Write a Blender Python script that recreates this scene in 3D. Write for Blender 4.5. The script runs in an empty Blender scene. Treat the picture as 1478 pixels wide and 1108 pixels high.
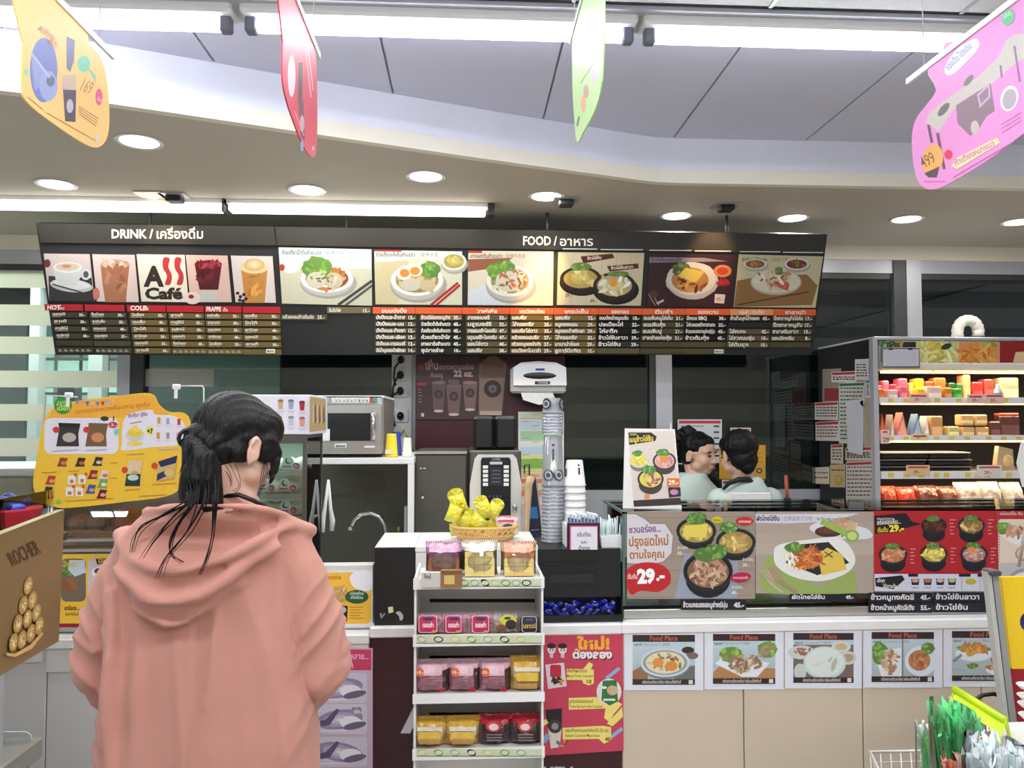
import bpy, math, random
import numpy as np
from mathutils import Vector, Matrix, noise
# ---------------------------------------------------------------- camera
SC = bpy.context.scene
COL = SC.collection
W, H, F = 1478, 1108, 1150.0
PITCH, YAW, EYE = math.radians(2.5), math.radians(3.3), 1.5
cd = bpy.data.cameras.new('camera'); cam = bpy.data.objects.new('camera', cd); COL.objects.link(cam)
cd.sensor_fit = 'HORIZONTAL'; cd.sensor_width = 36; cd.lens = F * 36 / W; cd.clip_start = 0.05
cam.location = (0, 0, EYE); cam.rotation_euler = (math.pi/2 + PITCH, 0, -YAW)
SC.camera = cam
# ---------------------------------------------------------------- world, exposure, lights
SC.view_settings.view_transform = 'Standard'; SC.view_settings.look = 'None'
SC.view_settings.gamma = 1; SC.view_settings.use_curve_mapping = False
SC.view_settings.exposure = 0.0
wd = bpy.data.worlds.new('night'); SC.world = wd; wd.use_nodes = True
wd.node_tree.nodes['Background'].inputs[0].default_value = (0.02, 0.028, 0.03, 1)
wd.node_tree.nodes['Background'].inputs[1].default_value = 0.6
def area(name, loc, sx, sy, power, col=(1, 1, 1), rot=(0, 0, 0)):
    l = bpy.data.lights.new(name, 'AREA'); l.shape = 'RECTANGLE'; l.size = sx; l.size_y = sy; l.energy = power; l.color = col
    o = bpy.data.objects.new(name, l); COL.objects.link(o); o.location = loc; o.rotation_euler = rot
    return o
def spot(name, loc, target, power, ang, col, blend=.6, r=.03):
    l = bpy.data.lights.new(name, 'SPOT'); l.energy = power; l.color = col; l.spot_size = math.radians(ang); l.spot_blend = blend; l.shadow_soft_size = r
    o = bpy.data.objects.new(name, l); COL.objects.link(o); o.location = loc
    o.rotation_euler = (Vector(target) - Vector(loc)).to_track_quat('-Z', 'Y').to_euler()
    return o
COOL = (.93, .96, 1.0)
# the shop's rows of fluorescent battens over the sales floor
area('tube_row_light', (0.1, 2.15, 2.545), 3.4, .06, 20, COOL)
area('tube_row_light', (0.2, 0.75, 2.58), 4.6, .12, 42, COOL)
area('tube_row_light', (0.2, -0.8, 2.58), 4.6, .12, 38, COOL)
# light of the fluorescent strip over the menu board and of the downlights in the soffit
area('strip_light', (-0.95, 3.5, 2.388), 2.0, .05, 6, (1, .97, .9))
DOWN = [(-1.66, 3.29), (-1.12, 2.76), (-.66, 3.31), (-.16, 3.10), (.34, 3.35), (.98, 3.64), (1.54, 3.65), (2.09, 3.64), (2.66, 3.66)]
for x_, y_ in DOWN:
    area('downlight_beam', (x_, y_, 2.44),   .1, .1, 3.4, (1, .97, .9))
spot('spot_beam', (.43, 3.36, 2.40), (.36, 3.66, 2.14), 40, 32, (1, .55, .14))
spot('spot_beam', (1.15, 3.40, 2.40), (1.14, 3.62, 2.27), 9, 56, (1, .6, .3))
spot('spot_beam', (-1.34, 3.38, 2.41), (-1.34, 3.62, 2.29), 5, 56, (1, .75, .45))

# ---------------------------------------------------------------- picture point -> point on a plane of the place
_p, _y = PITCH, YAW
FW = np.array([math.sin(_y)*math.cos(_p), math.cos(_y)*math.cos(_p), math.sin(_p)])
RT = np.array([math.cos(_y), -math.sin(_y), 0.0]); UP = np.cross(RT, FW)
CAM = np.array([0, 0, EYE])
def ray(px, py): return FW + RT*((px - W/2)/F) - UP*((py - H/2)/F)
def at(px, py, Y):
    d = ray(px, py); return CAM + d*(Y/d[1])
def atX(px, py, X):
    d = ray(px, py); return CAM + d*(X/d[0])
def atZ(px, py, Z):
    d = ray(px, py); return CAM + d*((Z-EYE)/d[2])
# ---------------------------------------------------------------- colours and materials
def lin(c):
    r = []
    for v in c[:3]:
        v = v/255.0
        r.append(v/12.92 if v <= .04045 else ((v+.055)/1.055)**2.4)
    return tuple(r) + (1.0,)
MATS = {}
def material(name, col=None, rough=.5, metal=0, spec=.5, attr=False, nscale=0, namt=0.0, bump=0, bscale=80, stretch=None,
             emit=None, estr=0, sheen=0, sss=0, trans=0, coat=0, coords='Object'):
    m = bpy.data.materials.new(name); m.use_nodes = True; MATS[name] = m
    nt = m.node_tree; b = nt.nodes['Principled BSDF']; L = nt.links
    b.inputs['Roughness'].default_value = rough; b.inputs['Metallic'].default_value = metal
    b.inputs['Specular IOR Level'].default_value = spec
    b.inputs['Sheen Weight'].default_value = sheen; b.inputs['Coat Weight'].default_value = coat
    b.inputs['Subsurface Weight'].default_value = sss; b.inputs['Subsurface Scale'].default_value = .01
    b.inputs['Transmission Weight'].default_value = trans
    src = None
    if attr:
        a = nt.nodes.new('ShaderNodeAttribute'); a.attribute_name = 'Col'; src = a.outputs['Color']
    else:
        rgb = nt.nodes.new('ShaderNodeRGB'); rgb.outputs[0].default_value = lin(col); src = rgb.outputs[0]
    if nscale or bump:
        tc = nt.nodes.new('ShaderNodeTexCoord'); mp = nt.nodes.new('ShaderNodeMapping'); L.new(tc.outputs[coords], mp.inputs[0])
        if stretch: mp.inputs['Scale'].default_value = stretch
    if nscale:
        n = nt.nodes.new('ShaderNodeTexNoise'); n.inputs['Scale'].default_value = nscale; n.inputs['Detail'].default_value = 5
        L.new(mp.outputs[0], n.inputs['Vector'])
        mr = nt.nodes.new('ShaderNodeMapRange'); mr.inputs['From Min'].default_value = .3; mr.inputs['From Max'].default_value = .7
        mr.inputs['To Min'].default_value = 1-namt; mr.inputs['To Max'].default_value = 1+namt
        L.new(n.outputs['Fac'], mr.inputs['Value'])
        mx = nt.nodes.new('ShaderNodeVectorMath'); mx.operation = 'SCALE'
        L.new(src, mx.inputs[0]); L.new(mr.outputs[0], mx.inputs['Scale']); src = mx.outputs[0]
    L.new(src, b.inputs['Base Color'])
    if bump:
        n2 = nt.nodes.new('ShaderNodeTexNoise'); n2.inputs['Scale'].default_value = bscale; n2.inputs['Detail'].default_value = 4
        L.new(mp.outputs[0], n2.inputs['Vector'])
        bp = nt.nodes.new('ShaderNodeBump'); bp.inputs['Strength'].default_value = bump; bp.inputs['Distance'].default_value = .01
        L.new(n2.outputs['Fac'], bp.inputs['Height']); L.new(bp.outputs[0], b.inputs['Normal'])
    if emit:
        b.inputs['Emission Color'].default_value = lin(emit); b.inputs['Emission Strength'].default_value = estr
    return m
def glassy(name, tint, refl, rough=.02, alpha=None, ior=1.45):
    m = bpy.data.materials.new(name); m.use_nodes = True; MATS[name] = m
    nt = m.node_tree; L = nt.links; nt.nodes.clear()
    out = nt.nodes.new('ShaderNodeOutputMaterial'); t = nt.nodes.new('ShaderNodeBsdfTransparent'); g = nt.nodes.new('ShaderNodeBsdfGlossy')
    mix = nt.nodes.new('ShaderNodeMixShader'); t.inputs[0].default_value = lin(tint); g.inputs['Roughness'].default_value = rough
    fr = nt.nodes.new('ShaderNodeFresnel'); fr.inputs[0].default_value = ior
    ad = nt.nodes.new('ShaderNodeMath'); ad.operation = 'ADD'; ad.use_clamp = True; ad.inputs[1].default_value = refl
    L.new(fr.outputs[0], ad.inputs[0]); L.new(ad.outputs[0], mix.inputs[0]); L.new(t.outputs[0], mix.inputs[1]); L.new(g.outputs[0], mix.inputs[2])
    if alpha is not None:
        d = nt.nodes.new('ShaderNodeBsdfDiffuse'); d.inputs[0].default_value = lin(alpha[0])
        if name == 'frost_film':
            tl = nt.nodes.new('ShaderNodeBsdfTranslucent'); tl.inputs[0].default_value = lin(alpha[0]); md = nt.nodes.new('ShaderNodeMixShader'); md.inputs[0].default_value = .45
            L.new(d.outputs[0], md.inputs[1]); L.new(tl.outputs[0], md.inputs[2]); d = md
        m2 = nt.nodes.new('ShaderNodeMixShader'); m2.inputs[0].default_value = alpha[1]
        L.new(mix.outputs[0], m2.inputs[1]); L.new(d.outputs[0], m2.inputs[2]); L.new(m2.outputs[0], out.inputs[0])
    else: L.new(mix.outputs[0], out.inputs[0])
    return m
material('print', attr=True, rough=.45, spec=.35, nscale=160, namt=.05)
material('paint', attr=True, rough=.5, spec=.4, nscale=40, namt=.04)
material('film', attr=True, rough=.22, spec=.7, nscale=60, namt=.1, bump=.5, bscale=45)
material('steel', (186, 185, 180), rough=.34, metal=.8, nscale=6, namt=.06, stretch=(1, 1, 30))
material('dark_steel', (98, 98, 92), rough=.4, metal=.7, nscale=6, namt=.06, stretch=(30, 1, 1))
material('silver', (232, 231, 227), rough=.36, metal=.5)
material('chrome', (215, 215, 215), rough=.12, metal=1)
material('white_laminate', (232, 231, 228), rough=.35, nscale=18, namt=.03)
material('white_plastic', (238, 238, 238), rough=.35)
material('cream_paint', (232, 226, 208), rough=.6, nscale=5, namt=.02)
material('white_paint', (226, 228, 238), rough=.6, nscale=5, namt=.02)
material('soffit_paint', (192, 184, 168), rough=.7, nscale=3, namt=.03)
material('grey_panel', (206, 207, 224), rough=.75, nscale=4, namt=.02)
material('mineral_tile', (226, 226, 226), rough=.9, nscale=260, namt=.12, bump=.25, bscale=260)
material('floor_tile', (200, 196, 188), rough=.25, nscale=3, namt=.05)
material('beige_board', (206, 190, 168), rough=.45, nscale=6, namt=.03)
material('counter_white', (214, 212, 206), rough=.4, nscale=5, namt=.03)
material('maroon', (58, 9, 21), rough=.4, nscale=5, namt=.08)
material('black', (20, 21, 24), rough=.35, nscale=30, namt=.15)
material('matt_black', (26, 28, 28), rough=.6, nscale=30, namt=.1)
material('dark_frame', (62, 66, 66), rough=.4, nscale=10, namt=.05)
material('alu', (190, 192, 198), rough=.4, metal=.35, nscale=10, namt=.03)
material('outside_wall', (170, 180, 176), rough=.8, nscale=2, namt=.1)
material('tube_light', (255, 255, 255), emit=(236, 240, 255), estr=13)
material('strip_lamp', (255, 255, 255), emit=(255, 252, 244), estr=3.2)
material('downlight_lamp', (255, 255, 255), emit=(255, 252, 244), estr=4)
material('warm_lamp', (255, 230, 190), emit=(255, 190, 110), estr=7)
material('hair', (13, 12, 13), rough=.42, spec=.3, nscale=9, namt=.3, stretch=(9, 9, 1), bump=.5, bscale=22)
material('hair_plain', (15, 13, 14), rough=.5, spec=.25, nscale=60, namt=.3, bump=.4, bscale=60)
material('skin', (222, 180, 158), rough=.5, sss=.08, nscale=8, namt=.04)
material('hoodie', (200, 143, 128), rough=.9, spec=.1, sheen=.2, nscale=9, namt=.035, bump=.16, bscale=380)
material('mint_cloth', (204, 220, 212), rough=.85, spec=.2, nscale=7, namt=.03, bump=.3, bscale=14)
material('denim', (42, 48, 66), rough=.85, nscale=60, namt=.1)
material('gold_board', (126, 108, 62), rough=.4, metal=.35, nscale=3, namt=.12)
material('basket_tan', (222, 178, 112), rough=.5)
material('lime', (190, 216, 36), rough=.4, nscale=20, namt=.03)
material('wood', (186, 158, 122), rough=.6, nscale=14, namt=.12, stretch=(6, 6, 1))
material('wire', (205, 202, 195), rough=.35, metal=.3)
material('duct', (222, 216, 205), rough=.8, nscale=20, namt=.05)
glassy('glass', (236, 244, 242), .03)
glassy('window_glass', (150, 166, 162), .05, rough=.015)
glassy('case_glass', (224, 238, 232), .05)
glassy('cup_plastic', (228, 230, 236), .10, rough=.12, alpha=((226, 228, 234), .27))
glassy('top_glass', (240, 246, 243), .0, ior=1.12)
glassy('acrylic', (246, 248, 248), .04)
glassy('wrap', (246, 246, 246), .05, rough=.12, alpha=((240, 238, 236), .05))
glassy('frost_film', (232, 232, 222), .02, rough=.4, alpha=((238, 234, 228), .85))
glassy('faint_film', (240, 244, 242), .0, rough=.02, alpha=((120, 130, 128), .03))
# ---------------------------------------------------------------- mesh builder
def vadd(a, b): return (a[0]+b[0], a[1]+b[1], a[2]+b[2])
def wloc(o):
    v = Vector((0, 0, 0))
    while o is not None: v += o.location; o = o.parent
    return v
class MB:
    def __init__(s, mat='paint', col=(200, 200, 200)):
        s.v = []; s.f = []; s.fm = []; s.fc = []; s.fs = []; s.mats = []; s.mat = mat; s.col = col
    def mi(s, m):
        m = m or s.mat
        if m not in s.mats: s.mats.append(m)
        return s.mats.index(m)
    def add(s, vs, fs, mat=None, col=None, smooth=False, M=None):
        o = len(s.v)
        if M is not None: vs = [tuple(M @ Vector(v)) for v in vs]
        s.v += [tuple(map(float, v)) for v in vs]
        k = s.mi(mat); c = lin(col or s.col)
        for f in fs:
            s.f.append(tuple(i+o for i in f)); s.fm.append(k); s.fc.append(c); s.fs.append(smooth)
        return s
    def box(s, a, b, mat=None, col=None, M=None, bev=0):
        x0, x1 = sorted((a[0], b[0])); y0, y1 = sorted((a[1], b[1])); z0, z1 = sorted((a[2], b[2]))
        if bev:
            e = min(bev, (x1-x0)*.45, (y1-y0)*.45, (z1-z0)*.45)
            vs = []; idx = {}
            for sx in (0, 1):
                for sy in (0, 1):
                    for sz in (0, 1):
                        for ax in range(3):
                            p = [x0, y0, z0]; q = [(x1, x0)[1-sx], (y1, y0)[1-sy], (z1, z0)[1-sz]]
                            sg = [(-1 if sx else 1), (-1 if sy else 1), (-1 if sz else 1)]
                            pt = [q[i] + (0 if i == ax else sg[i]*e) for i in range(3)]
                            idx[(sx, sy, sz, ax)] = len(vs); vs.append(pt)
            fs = []
            for ax in range(3):
                o = [i for i in range(3) if i != ax]
                for sd in (0, 1):
                    ring = []
                    for u, w in ((0, 0), (1, 0), (1, 1), (0, 1)):
                        k = [0, 0, 0]; k[ax] = sd; k[o[0]] = u; k[o[1]] = w
                        ring.append(idx[(k[0], k[1], k[2], ax)])
                    fs.append(ring)
                # edges parallel to ax
                for u in (0, 1):
                    for w in (0, 1):
                        k0 = [0, 0, 0]; k0[o[0]] = u; k0[o[1]] = w; k1 = list(k0); k1[ax] = 1
                        fs.append([idx[(*k0, o[0])], idx[(*k0, o[1])], idx[(*k1, o[1])], idx[(*k1, o[0])]])
            for sx in (0, 1):
                for sy in (0, 1):
                    for sz in (0, 1): fs.append([idx[(sx, sy, sz, ax)] for ax in range(3)])
            return s.add(vs, fs, mat, col, False, M)
        vs = [(x, y, z) for x in (x0, x1) for y in (y0, y1) for z in (z0, z1)]
        fs = [(0, 1, 3, 2), (4, 6, 7, 5), (0, 4, 5, 1), (2, 3, 7, 6), (0, 2, 6, 4), (1, 5, 7, 3)]
        return s.add(vs, fs, mat, col, False, M)
    def loft(s, rings, mat=None, col=None, smooth=True, cap=True, closed=False, M=None):
        n = len(rings[0]); vs = [p for r in rings for p in r]; fs = []
        R = len(rings)
        for i in range(R if closed else R-1):
            for j in range(n):
                a = i*n+j; b = i*n+(j+1) % n; c = ((i+1) % R)*n+(j+1) % n; d = ((i+1) % R)*n+j
                fs.append((a, b, c, d))
        if cap and not closed: fs += [tuple(range(n-1, -1, -1)), tuple((R-1)*n+j for j in range(n))]
        return s.add(vs, fs, mat, col, smooth, M)
    def lathe(s, prof, c=(0, 0, 0), n=20, mat=None, col=None, smooth=True, cap=True, M=None):
        rings = [[(c[0]+r*math.cos(2*math.pi*k/n), c[1]+r*math.sin(2*math.pi*k/n), c[2]+z) for k in range(n)] for r, z in prof]
        return s.loft(rings, mat, col, smooth, cap, False, M)
    def cyl(s, a, b, r, r2=None, n=14, mat=None, col=None, smooth=True):
        return s.tube([a, b], [r, r if r2 is None else r2], n, mat, col, smooth)
    def tube(s, pts, r, n=8, mat=None, col=None, smooth=True, closed=False, flat=1.0):
        pts = [Vector(p) for p in pts]; N = len(pts)
        rs = r if isinstance(r, (list, tuple)) else [r]*N
        rings = []; up = None
        for i, p in enumerate(pts):
            t = (pts[(i+1) % N]-pts[i-1]) if closed else (pts[min(i+1, N-1)]-pts[max(i-1, 0)])
            t = t.normalized() if t.length > 1e-9 else Vector((0, 0, 1))
            if up is None:
                up = Vector((0, 0, 1)) if abs(t.z) < .9 else Vector((0, 1, 0))
            u = (up - t*up.dot(t)); u = u.normalized() if u.length > 1e-6 else t.orthogonal().normalized()
            up = u; w = t.cross(u)
            rings.append([tuple(p + (u*math.cos(2*math.pi*k/n)*flat + w*math.sin(2*math.pi*k/n))*rs[i]) for k in range(n)])
        return s.loft(rings, mat, col, smooth, True, closed)
    def ball(s, c, r, n=14, m=9, mat=None, col=None, M=None):
        rx, ry, rz = (r, r, r) if isinstance(r, (int, float)) else r
        rings = []
        for i in range(m+1):
            ph = -math.pi/2 + math.pi*min(max(i, .04), m-.04)/m
            rings.append([(rx*math.cos(ph)*math.cos(2*math.pi*k/n), ry*math.cos(ph)*math.sin(2*math.pi*k/n), rz*math.sin(ph)) for k in range(n)])
        T = Matrix.Translation(Vector(c)) @ (M.to_4x4() if M is not None else Matrix.Identity(4))
        return s.loft(rings, mat, col, True, True, False, T)
    def prism(s, poly, ex, ey, ez, o, t, mat=None, col=None):
        o = Vector(o); ex = Vector(ex); ey = Vector(ey); ez = Vector(ez); n = len(poly)
        vs = [o+ex*p[0]+ey*p[1] for p in poly] + [o+ex*p[0]+ey*p[1]+ez*t for p in poly]
        fs = [tuple(range(n)), tuple(range(2*n-1, n-1, -1))] + [(j, (j+1) % n, n+(j+1) % n, n+j) for j in range(n)]
        return s.add(vs, fs, mat, col)
    def mesh(s, name, off=Vector((0, 0, 0))):
        me = bpy.data.meshes.new(name)
        me.from_pydata([tuple(Vector(v)-off) for v in s.v], [], s.f)
        for m in s.mats: me.materials.append(MATS[m])
        me.polygons.foreach_set('material_index', s.fm); me.polygons.foreach_set('use_smooth', s.fs)
        a = me.color_attributes.new('Col', 'FLOAT_COLOR', 'CORNER')
        cnt = [len(f) for f in s.f]
        arr = np.repeat(np.array(s.fc, dtype=np.float32).reshape(-1, 4), cnt, axis=0)
        a.data.foreach_set('color', arr.ravel())
        me.update(); return me
    def part(s, name, parent, label=None, kind=None):
        o = bpy.data.objects.new(name, s.mesh(name, wloc(parent))); COL.objects.link(o); o.parent = parent
        if label: o['label'] = label
        if kind: o['kind'] = kind
        return o
    def thing(s, name, label, cat, group=None, kind=None):
        vs = np.array(s.v); lo = vs.min(0); hi = vs.max(0)
        off = Vector(((lo[0]+hi[0])/2, (lo[1]+hi[1])/2, lo[2]))
        o = bpy.data.objects.new(name, s.mesh(name, off)); COL.objects.link(o); o.location = off
        o['label'] = label; o['category'] = cat
        if group: o['group'] = group
        if kind: o['kind'] = kind
        return o
    def struct(s, name, parent=None):
        if parent is not None: return s.part(name, parent)
        o = bpy.data.objects.new(name, s.mesh(name)); COL.objects.link(o); o['kind'] = 'structure'
        return o
def thing(name, label, cat, loc, group=None, rot=None):
    o = bpy.data.objects.new(name, None); COL.objects.link(o); o.location = Vector(loc); o.empty_display_size = .1
    o['label'] = label; o['category'] = cat
    if group: o['group'] = group
    return o
def proj(v):
    d = np.array(v, float)-CAM; z = d @ FW
    return (W/2+F*(d @ RT)/z, H/2-F*(d @ UP)/z)
def dup(root, loc=None, rot=None, label=None, parent=None, scale=None):
    r = root.copy(); COL.objects.link(r)
    if loc is not None: r.location = loc
    if rot is not None: r.rotation_euler = rot
    if scale is not None: r.scale = scale
    if label: r['label'] = label
    if parent is not None: r.parent = parent
    for ch in list(root.children): dup(ch, parent=r)
    return r
def pbox(mb, x0, y0, x1, y1, Y, d, mat=None, col=None, bev=0):
    """a box whose front face at depth Y fills the rectangle of the picture, d deep"""
    a = at(x0, (y0+y1)/2, Y)[0]; b = at(x1, (y0+y1)/2, Y)[0]
    t = at((x0+x1)/2, y0, Y)[2]; u = at((x0+x1)/2, y1, Y)[2]
    mb.box((a, Y, u), (b, Y+d, t), mat, col, bev=bev); return mb
# ---------------------------------------------------------------- lettering and flat print
_T = {}
def text2d(s, bold=0.0):
    k = (s, bold)
    if k not in _T:
        c = bpy.data.curves.new('t', 'FONT'); c.body = s; c.resolution_u = 2; c.offset = bold
        o = bpy.data.objects.new('t', c); m = o.to_mesh()
        n = len(m.vertices); v = np.zeros(n*3); m.vertices.foreach_get('co', v); v = v.reshape(-1, 3)[:, :2]
        f = [tuple(p.vertices) for p in m.polygons]
        o.to_mesh_clear(); bpy.data.objects.remove(o); bpy.data.curves.remove(c)
        _T[k] = (v, f)
    return _T[k]
RND = random.Random(7)
class Print:
    """flat print on one real plane (point o, axes ex right, ey up, normal en towards the viewer); shapes are given by where they show in the photograph"""
    def __init__(s, o, ex, ey, lift=0.0006, mat='print'):
        s.o = np.array(o, float); s.ex = np.array(ex, float); s.ey = np.array(ey, float)
        s.ex /= np.linalg.norm(s.ex); s.ey /= np.linalg.norm(s.ey)
        s.en = np.cross(s.ex, s.ey); s.z = lift; s.mb = MB(mat); s.gain = 1.0
    def w(s, pts, z=0):
        p = np.asarray(pts, float).reshape(-1, 2)
        d = FW + np.outer((p[:, 0]-W/2)/F, RT) - np.outer((p[:, 1]-H/2)/F, UP)
        o = s.o + s.en*z
        t = ((o-CAM) @ s.en)/(d @ s.en)
        return CAM + d*t[:, None]
    def poly(s, pts, col, dz=2.5e-5, mat=None):
        s.z += dz; P = s.w(pts, s.z); s.mb.add(P, [tuple(range(len(P)))], mat, [v*s.gain for v in col]); return s
    def rect(s, x0, y0, x1, y1, col, dz=2.5e-5): return s.poly([(x0, y0), (x1, y0), (x1, y1), (x0, y1)], col, dz)
    def quad(s, pts, col): return s.poly(pts, col)
    def line(s, x0, y0, x1, y1, w, col, dz=2.5e-5):
        dx, dy = x1-x0, y1-y0; l = math.hypot(dx, dy) or 1; nx, ny = -dy/l*w/2, dx/l*w/2
        return s.poly([(x0+nx, y0+ny), (x1+nx, y1+ny), (x1-nx, y1-ny), (x0-nx, y0-ny)], col, dz)
    def ell(s, cx, cy, rx, ry, col, rot=0, n=22, dz=2.5e-5, a0=0, a1=360, wob=0):
        c, q = math.cos(math.radians(rot)), math.sin(math.radians(rot)); pts = []
        full = a1-a0 >= 360
        for k in range(n if full else n+1):
            a = math.radians(a0+(a1-a0)*k/n); r = 1+wob*RND.uniform(-1, 1)
            x, y = rx*r*math.cos(a), ry*r*math.sin(a); pts.append((cx+x*c-y*q, cy+x*q+y*c))
        return s.poly(pts, col, dz)
    def grad(s, cx, cy, rx, ry, c0, c1, k=4, rot=0):
        for i in range(k):
            t = i/(k-1) if k > 1 else 0; f = 1-.85*t
            s.ell(cx, cy, rx*f, ry*f, [c0[j]+(c1[j]-c0[j])*t for j in range(3)], rot)
        return s
    def vgrad(s, x0, y0, x1, y1, c0, c1, k=6):
        for i in range(k):
            t = i/(k-1); ya = y0+(y1-y0)*i/k; yb = y0+(y1-y0)*(i+1)/k
            s.rect(x0, ya, x1, yb, [c0[j]+(c1[j]-c0[j])*t for j in range(3)], 0 if i else 2.5e-5)
        return s
    def rrect(s, x0, y0, x1, y1, r, col, n=5):
        pts = []
        for cx, cy, a in ((x1-r, y0+r, -90), (x1-r, y1-r, 0), (x0+r, y1-r, 90), (x0+r, y0+r, 180)):
            for k in range(n+1):
                t = math.radians(a+90*k/n); pts.append((cx+r*math.cos(t), cy+r*math.sin(t)))
        return s.poly(pts, col)
    def scat(s, cx, cy, rx, ry, n, size, cols, asp=1.6, dz=8e-6, thin=None):
        for _ in range(n):
            a = RND.uniform(0, 6.283); q = math.sqrt(RND.random()); r0 = size*RND.uniform(.6, 1.3)
            c = RND.choice(cols); k = RND.uniform(.88, 1.1); c = [min(255, v*k) for v in c]
            s.ell(cx+rx*q*math.cos(a), cy+ry*q*math.sin(a), r0*(asp if thin is None else thin[0]), r0*(1/asp if thin is None else thin[1]), c, RND.uniform(0, 180), 7, dz, wob=.2)
        return s
    def leaf(s, cx, cy, rx, ry, base=(92, 140, 50)):
        base = [v*.8+m_ for v, m_ in zip(base, (30, 32, 30))]
        s.ell(cx, cy, rx, ry, [v*.85 for v in base], n=16, wob=.14)
        s.scat(cx, cy, rx*.85, ry*.85, 16, min(rx, ry)*.3, [base, [v*1.15 for v in base], [v*.9 for v in base], (140, 176, 92)], 1.2)
        return s
    def text(s, t, x, y, h, col, w=None, bold=.02, rot=0, shear=0, anchor='l', dz=2.5e-5):
        v, f = text2d(t, bold)
        if not len(v): return s
        x0, x1 = v[:, 0].min(), v[:, 0].max(); k = (w/(x1-x0)) if w else h
        X = (v[:, 0]-x0)*k; Y = -v[:, 1]*h; X = X - Y*shear
        wd_ = (x1-x0)*k
        if anchor == 'c': X = X-wd_/2
        if anchor == 'r': X = X-wd_
        c, q = math.cos(math.radians(rot)), math.sin(math.radians(rot))
        P = np.stack([x+X*c-Y*q, y+X*q+Y*c], 1)
        s.z += dz; s.mb.add(s.w(P, s.z), f, None, col); return s
    def slab(s, pts, col, t=.0015, mat=None):
        """the sheet itself, with thickness, behind the print"""
        P = s.w(pts, s.z); n = len(P); B = P - s.en*t
        fs = [tuple(range(n)), tuple(range(2*n-1, n-1, -1))] + [(j, n+j, n+(j+1) % n, (j+1) % n) for j in range(n)]
        s.mb.add(list(P)+list(B), fs, mat, [v*s.gain for v in col]); return s
    def rslab(s, x0, y0, x1, y1, col, t=.0015, mat=None): return s.slab([(x0, y0), (x1, y0), (x1, y1), (x0, y1)], col, t, mat)
def front(Y): return dict(o=(0, Y, 0), ex=(1, 0, 0), ey=(0, 0, 1))
def smooth_outline(pts, sub=5):
    out = []; n = len(pts)
    for i in range(n):
        p0, p1, p2, p3 = [np.array(pts[(i+k-1) % n], float) for k in range(4)]
        for j in range(sub):
            t = j/sub
            out.append(tuple(.5*((2*p1)+(-p0+p2)*t+(2*p0-5*p1+4*p2-p3)*t*t+(-p0+3*p1-3*p2+p3)*t**3)))
    return out
# ================================================================ the room
ZU, ZS, YB = 2.63, 2.45, 4.25
MB('floor_tile').box((-3.4, -3, -.05), (4.4, YB+.1, 0)).struct('floor')
MB('white_paint').box((-3.45, -3, 0), (-3.4, YB, ZU)).struct('wall_left')
MB('white_paint').box((4.4, -3, 0), (4.45, YB, ZU)).struct('wall_right')
MB('cream_paint').box((-3.45, -3.05, 0), (4.45, -3, ZU)).struct('wall_front')
ceil = MB('white_paint').box((-3.45, -3.05, ZU+.02), (4.45, YB+.1, ZU+.06)).struct('ceiling')
# ceiling tiles between the grid bars, each one a piece
gx = [-3.4 + .50*k + .02 for k in range(17)]
tile_me = {}
def tile(x0, x1, y0, y1, mat):
    key = (round(x1-x0, 3), round(y1-y0, 3), mat)
    if key not in tile_me: tile_me[key] = MB(mat).box((0, 0, 0), (x1-x0, y1-y0, .018)).mesh('ceiling_tile')
    o = bpy.data.objects.new('ceiling_tile', tile_me[key]); COL.objects.link(o); o.parent = ceil; o.location = (x0, y0, ZU)
xs = [atZ(q[0], q[1], ZU)[0] for q in ((550, 57), (810, 66), (1066, 72), (1315, 78))]
gx = [xs[0] + (xs[3]-xs[0])/3*k for k in range(-6, 9)]
for a, b in zip(gx[:-1], gx[1:]):
    for y0, y1 in ((-3, -2.1), (-2.1, -1.2), (-1.2, -.3), (-.3, .6), (.6, 1.4), (1.4, 2.10)):
        tile(a+.006, b-.006, y0+.006, y1-.006, 'mineral_tile')
    tile(a+.004, b-.004, 2.25, 3.14, 'grey_panel')
g = MB('alu')
for a in gx: g.box((a-.005, -3, ZU-.003), (a+.005, 2.1, ZU+.01))
for y in (-2.1, -1.2, -.3, .6, 1.4): g.box((-3.4, y-.012, ZU-.003), (4.4, y+.012, ZU+.01))
g.part('ceiling_grid', ceil)
# lowered soffit over the counter with an angled front
edge = [(-3.4, 1.75), (-1.9, 2.19), (-1.349, 2.345), (-1.075, 2.425), (-.493, 2.655), (.067, 2.872), (.70, 3.10), (.767, 3.118), (.86, 3.125), (2.3, 3.12), (4.4, 3.12)]
def band(y_off, z0, z1, mat, name, par=None, thick=.03):
    m = MB(mat); n = len(edge)
    fr = [(x, y-y_off) for x, y in edge]; bk = [(x, y-y_off+thick) for x, y in edge]
    rings = [[(f[0], f[1], z0), (b[0], b[1], z0), (b[0], b[1], z1), (f[0], f[1], z1)] for f, b in zip(fr, bk)]
    m.loft(rings, smooth=False)
    return m.struct(name, par)
sof = MB('soffit_paint')
n = len(edge)
sof.add([(x, y, ZS) for x, y in edge]+[(4.4, YB, ZS), (-3.4, YB, ZS)]+[(x, y, ZS+.02) for x, y in edge]+[(4.4, YB, ZS+.02), (-3.4, YB, ZS+.02)],
        [tuple(range(n+2)), tuple(range(2*(n+2)-1, n+1, -1))]+[(j, (j+1) % (n+2), n+2+(j+1) % (n+2), n+2+j) for j in range(n+2)])
sofo = sof.struct('trim_1')
band(0, ZS+.05, ZU+.02, 'white_paint', 'fascia_board', sofo)
band(.006, ZS-.004, ZS+.05, 'cream_paint', 'fascia_lip', sofo, .036)
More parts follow.
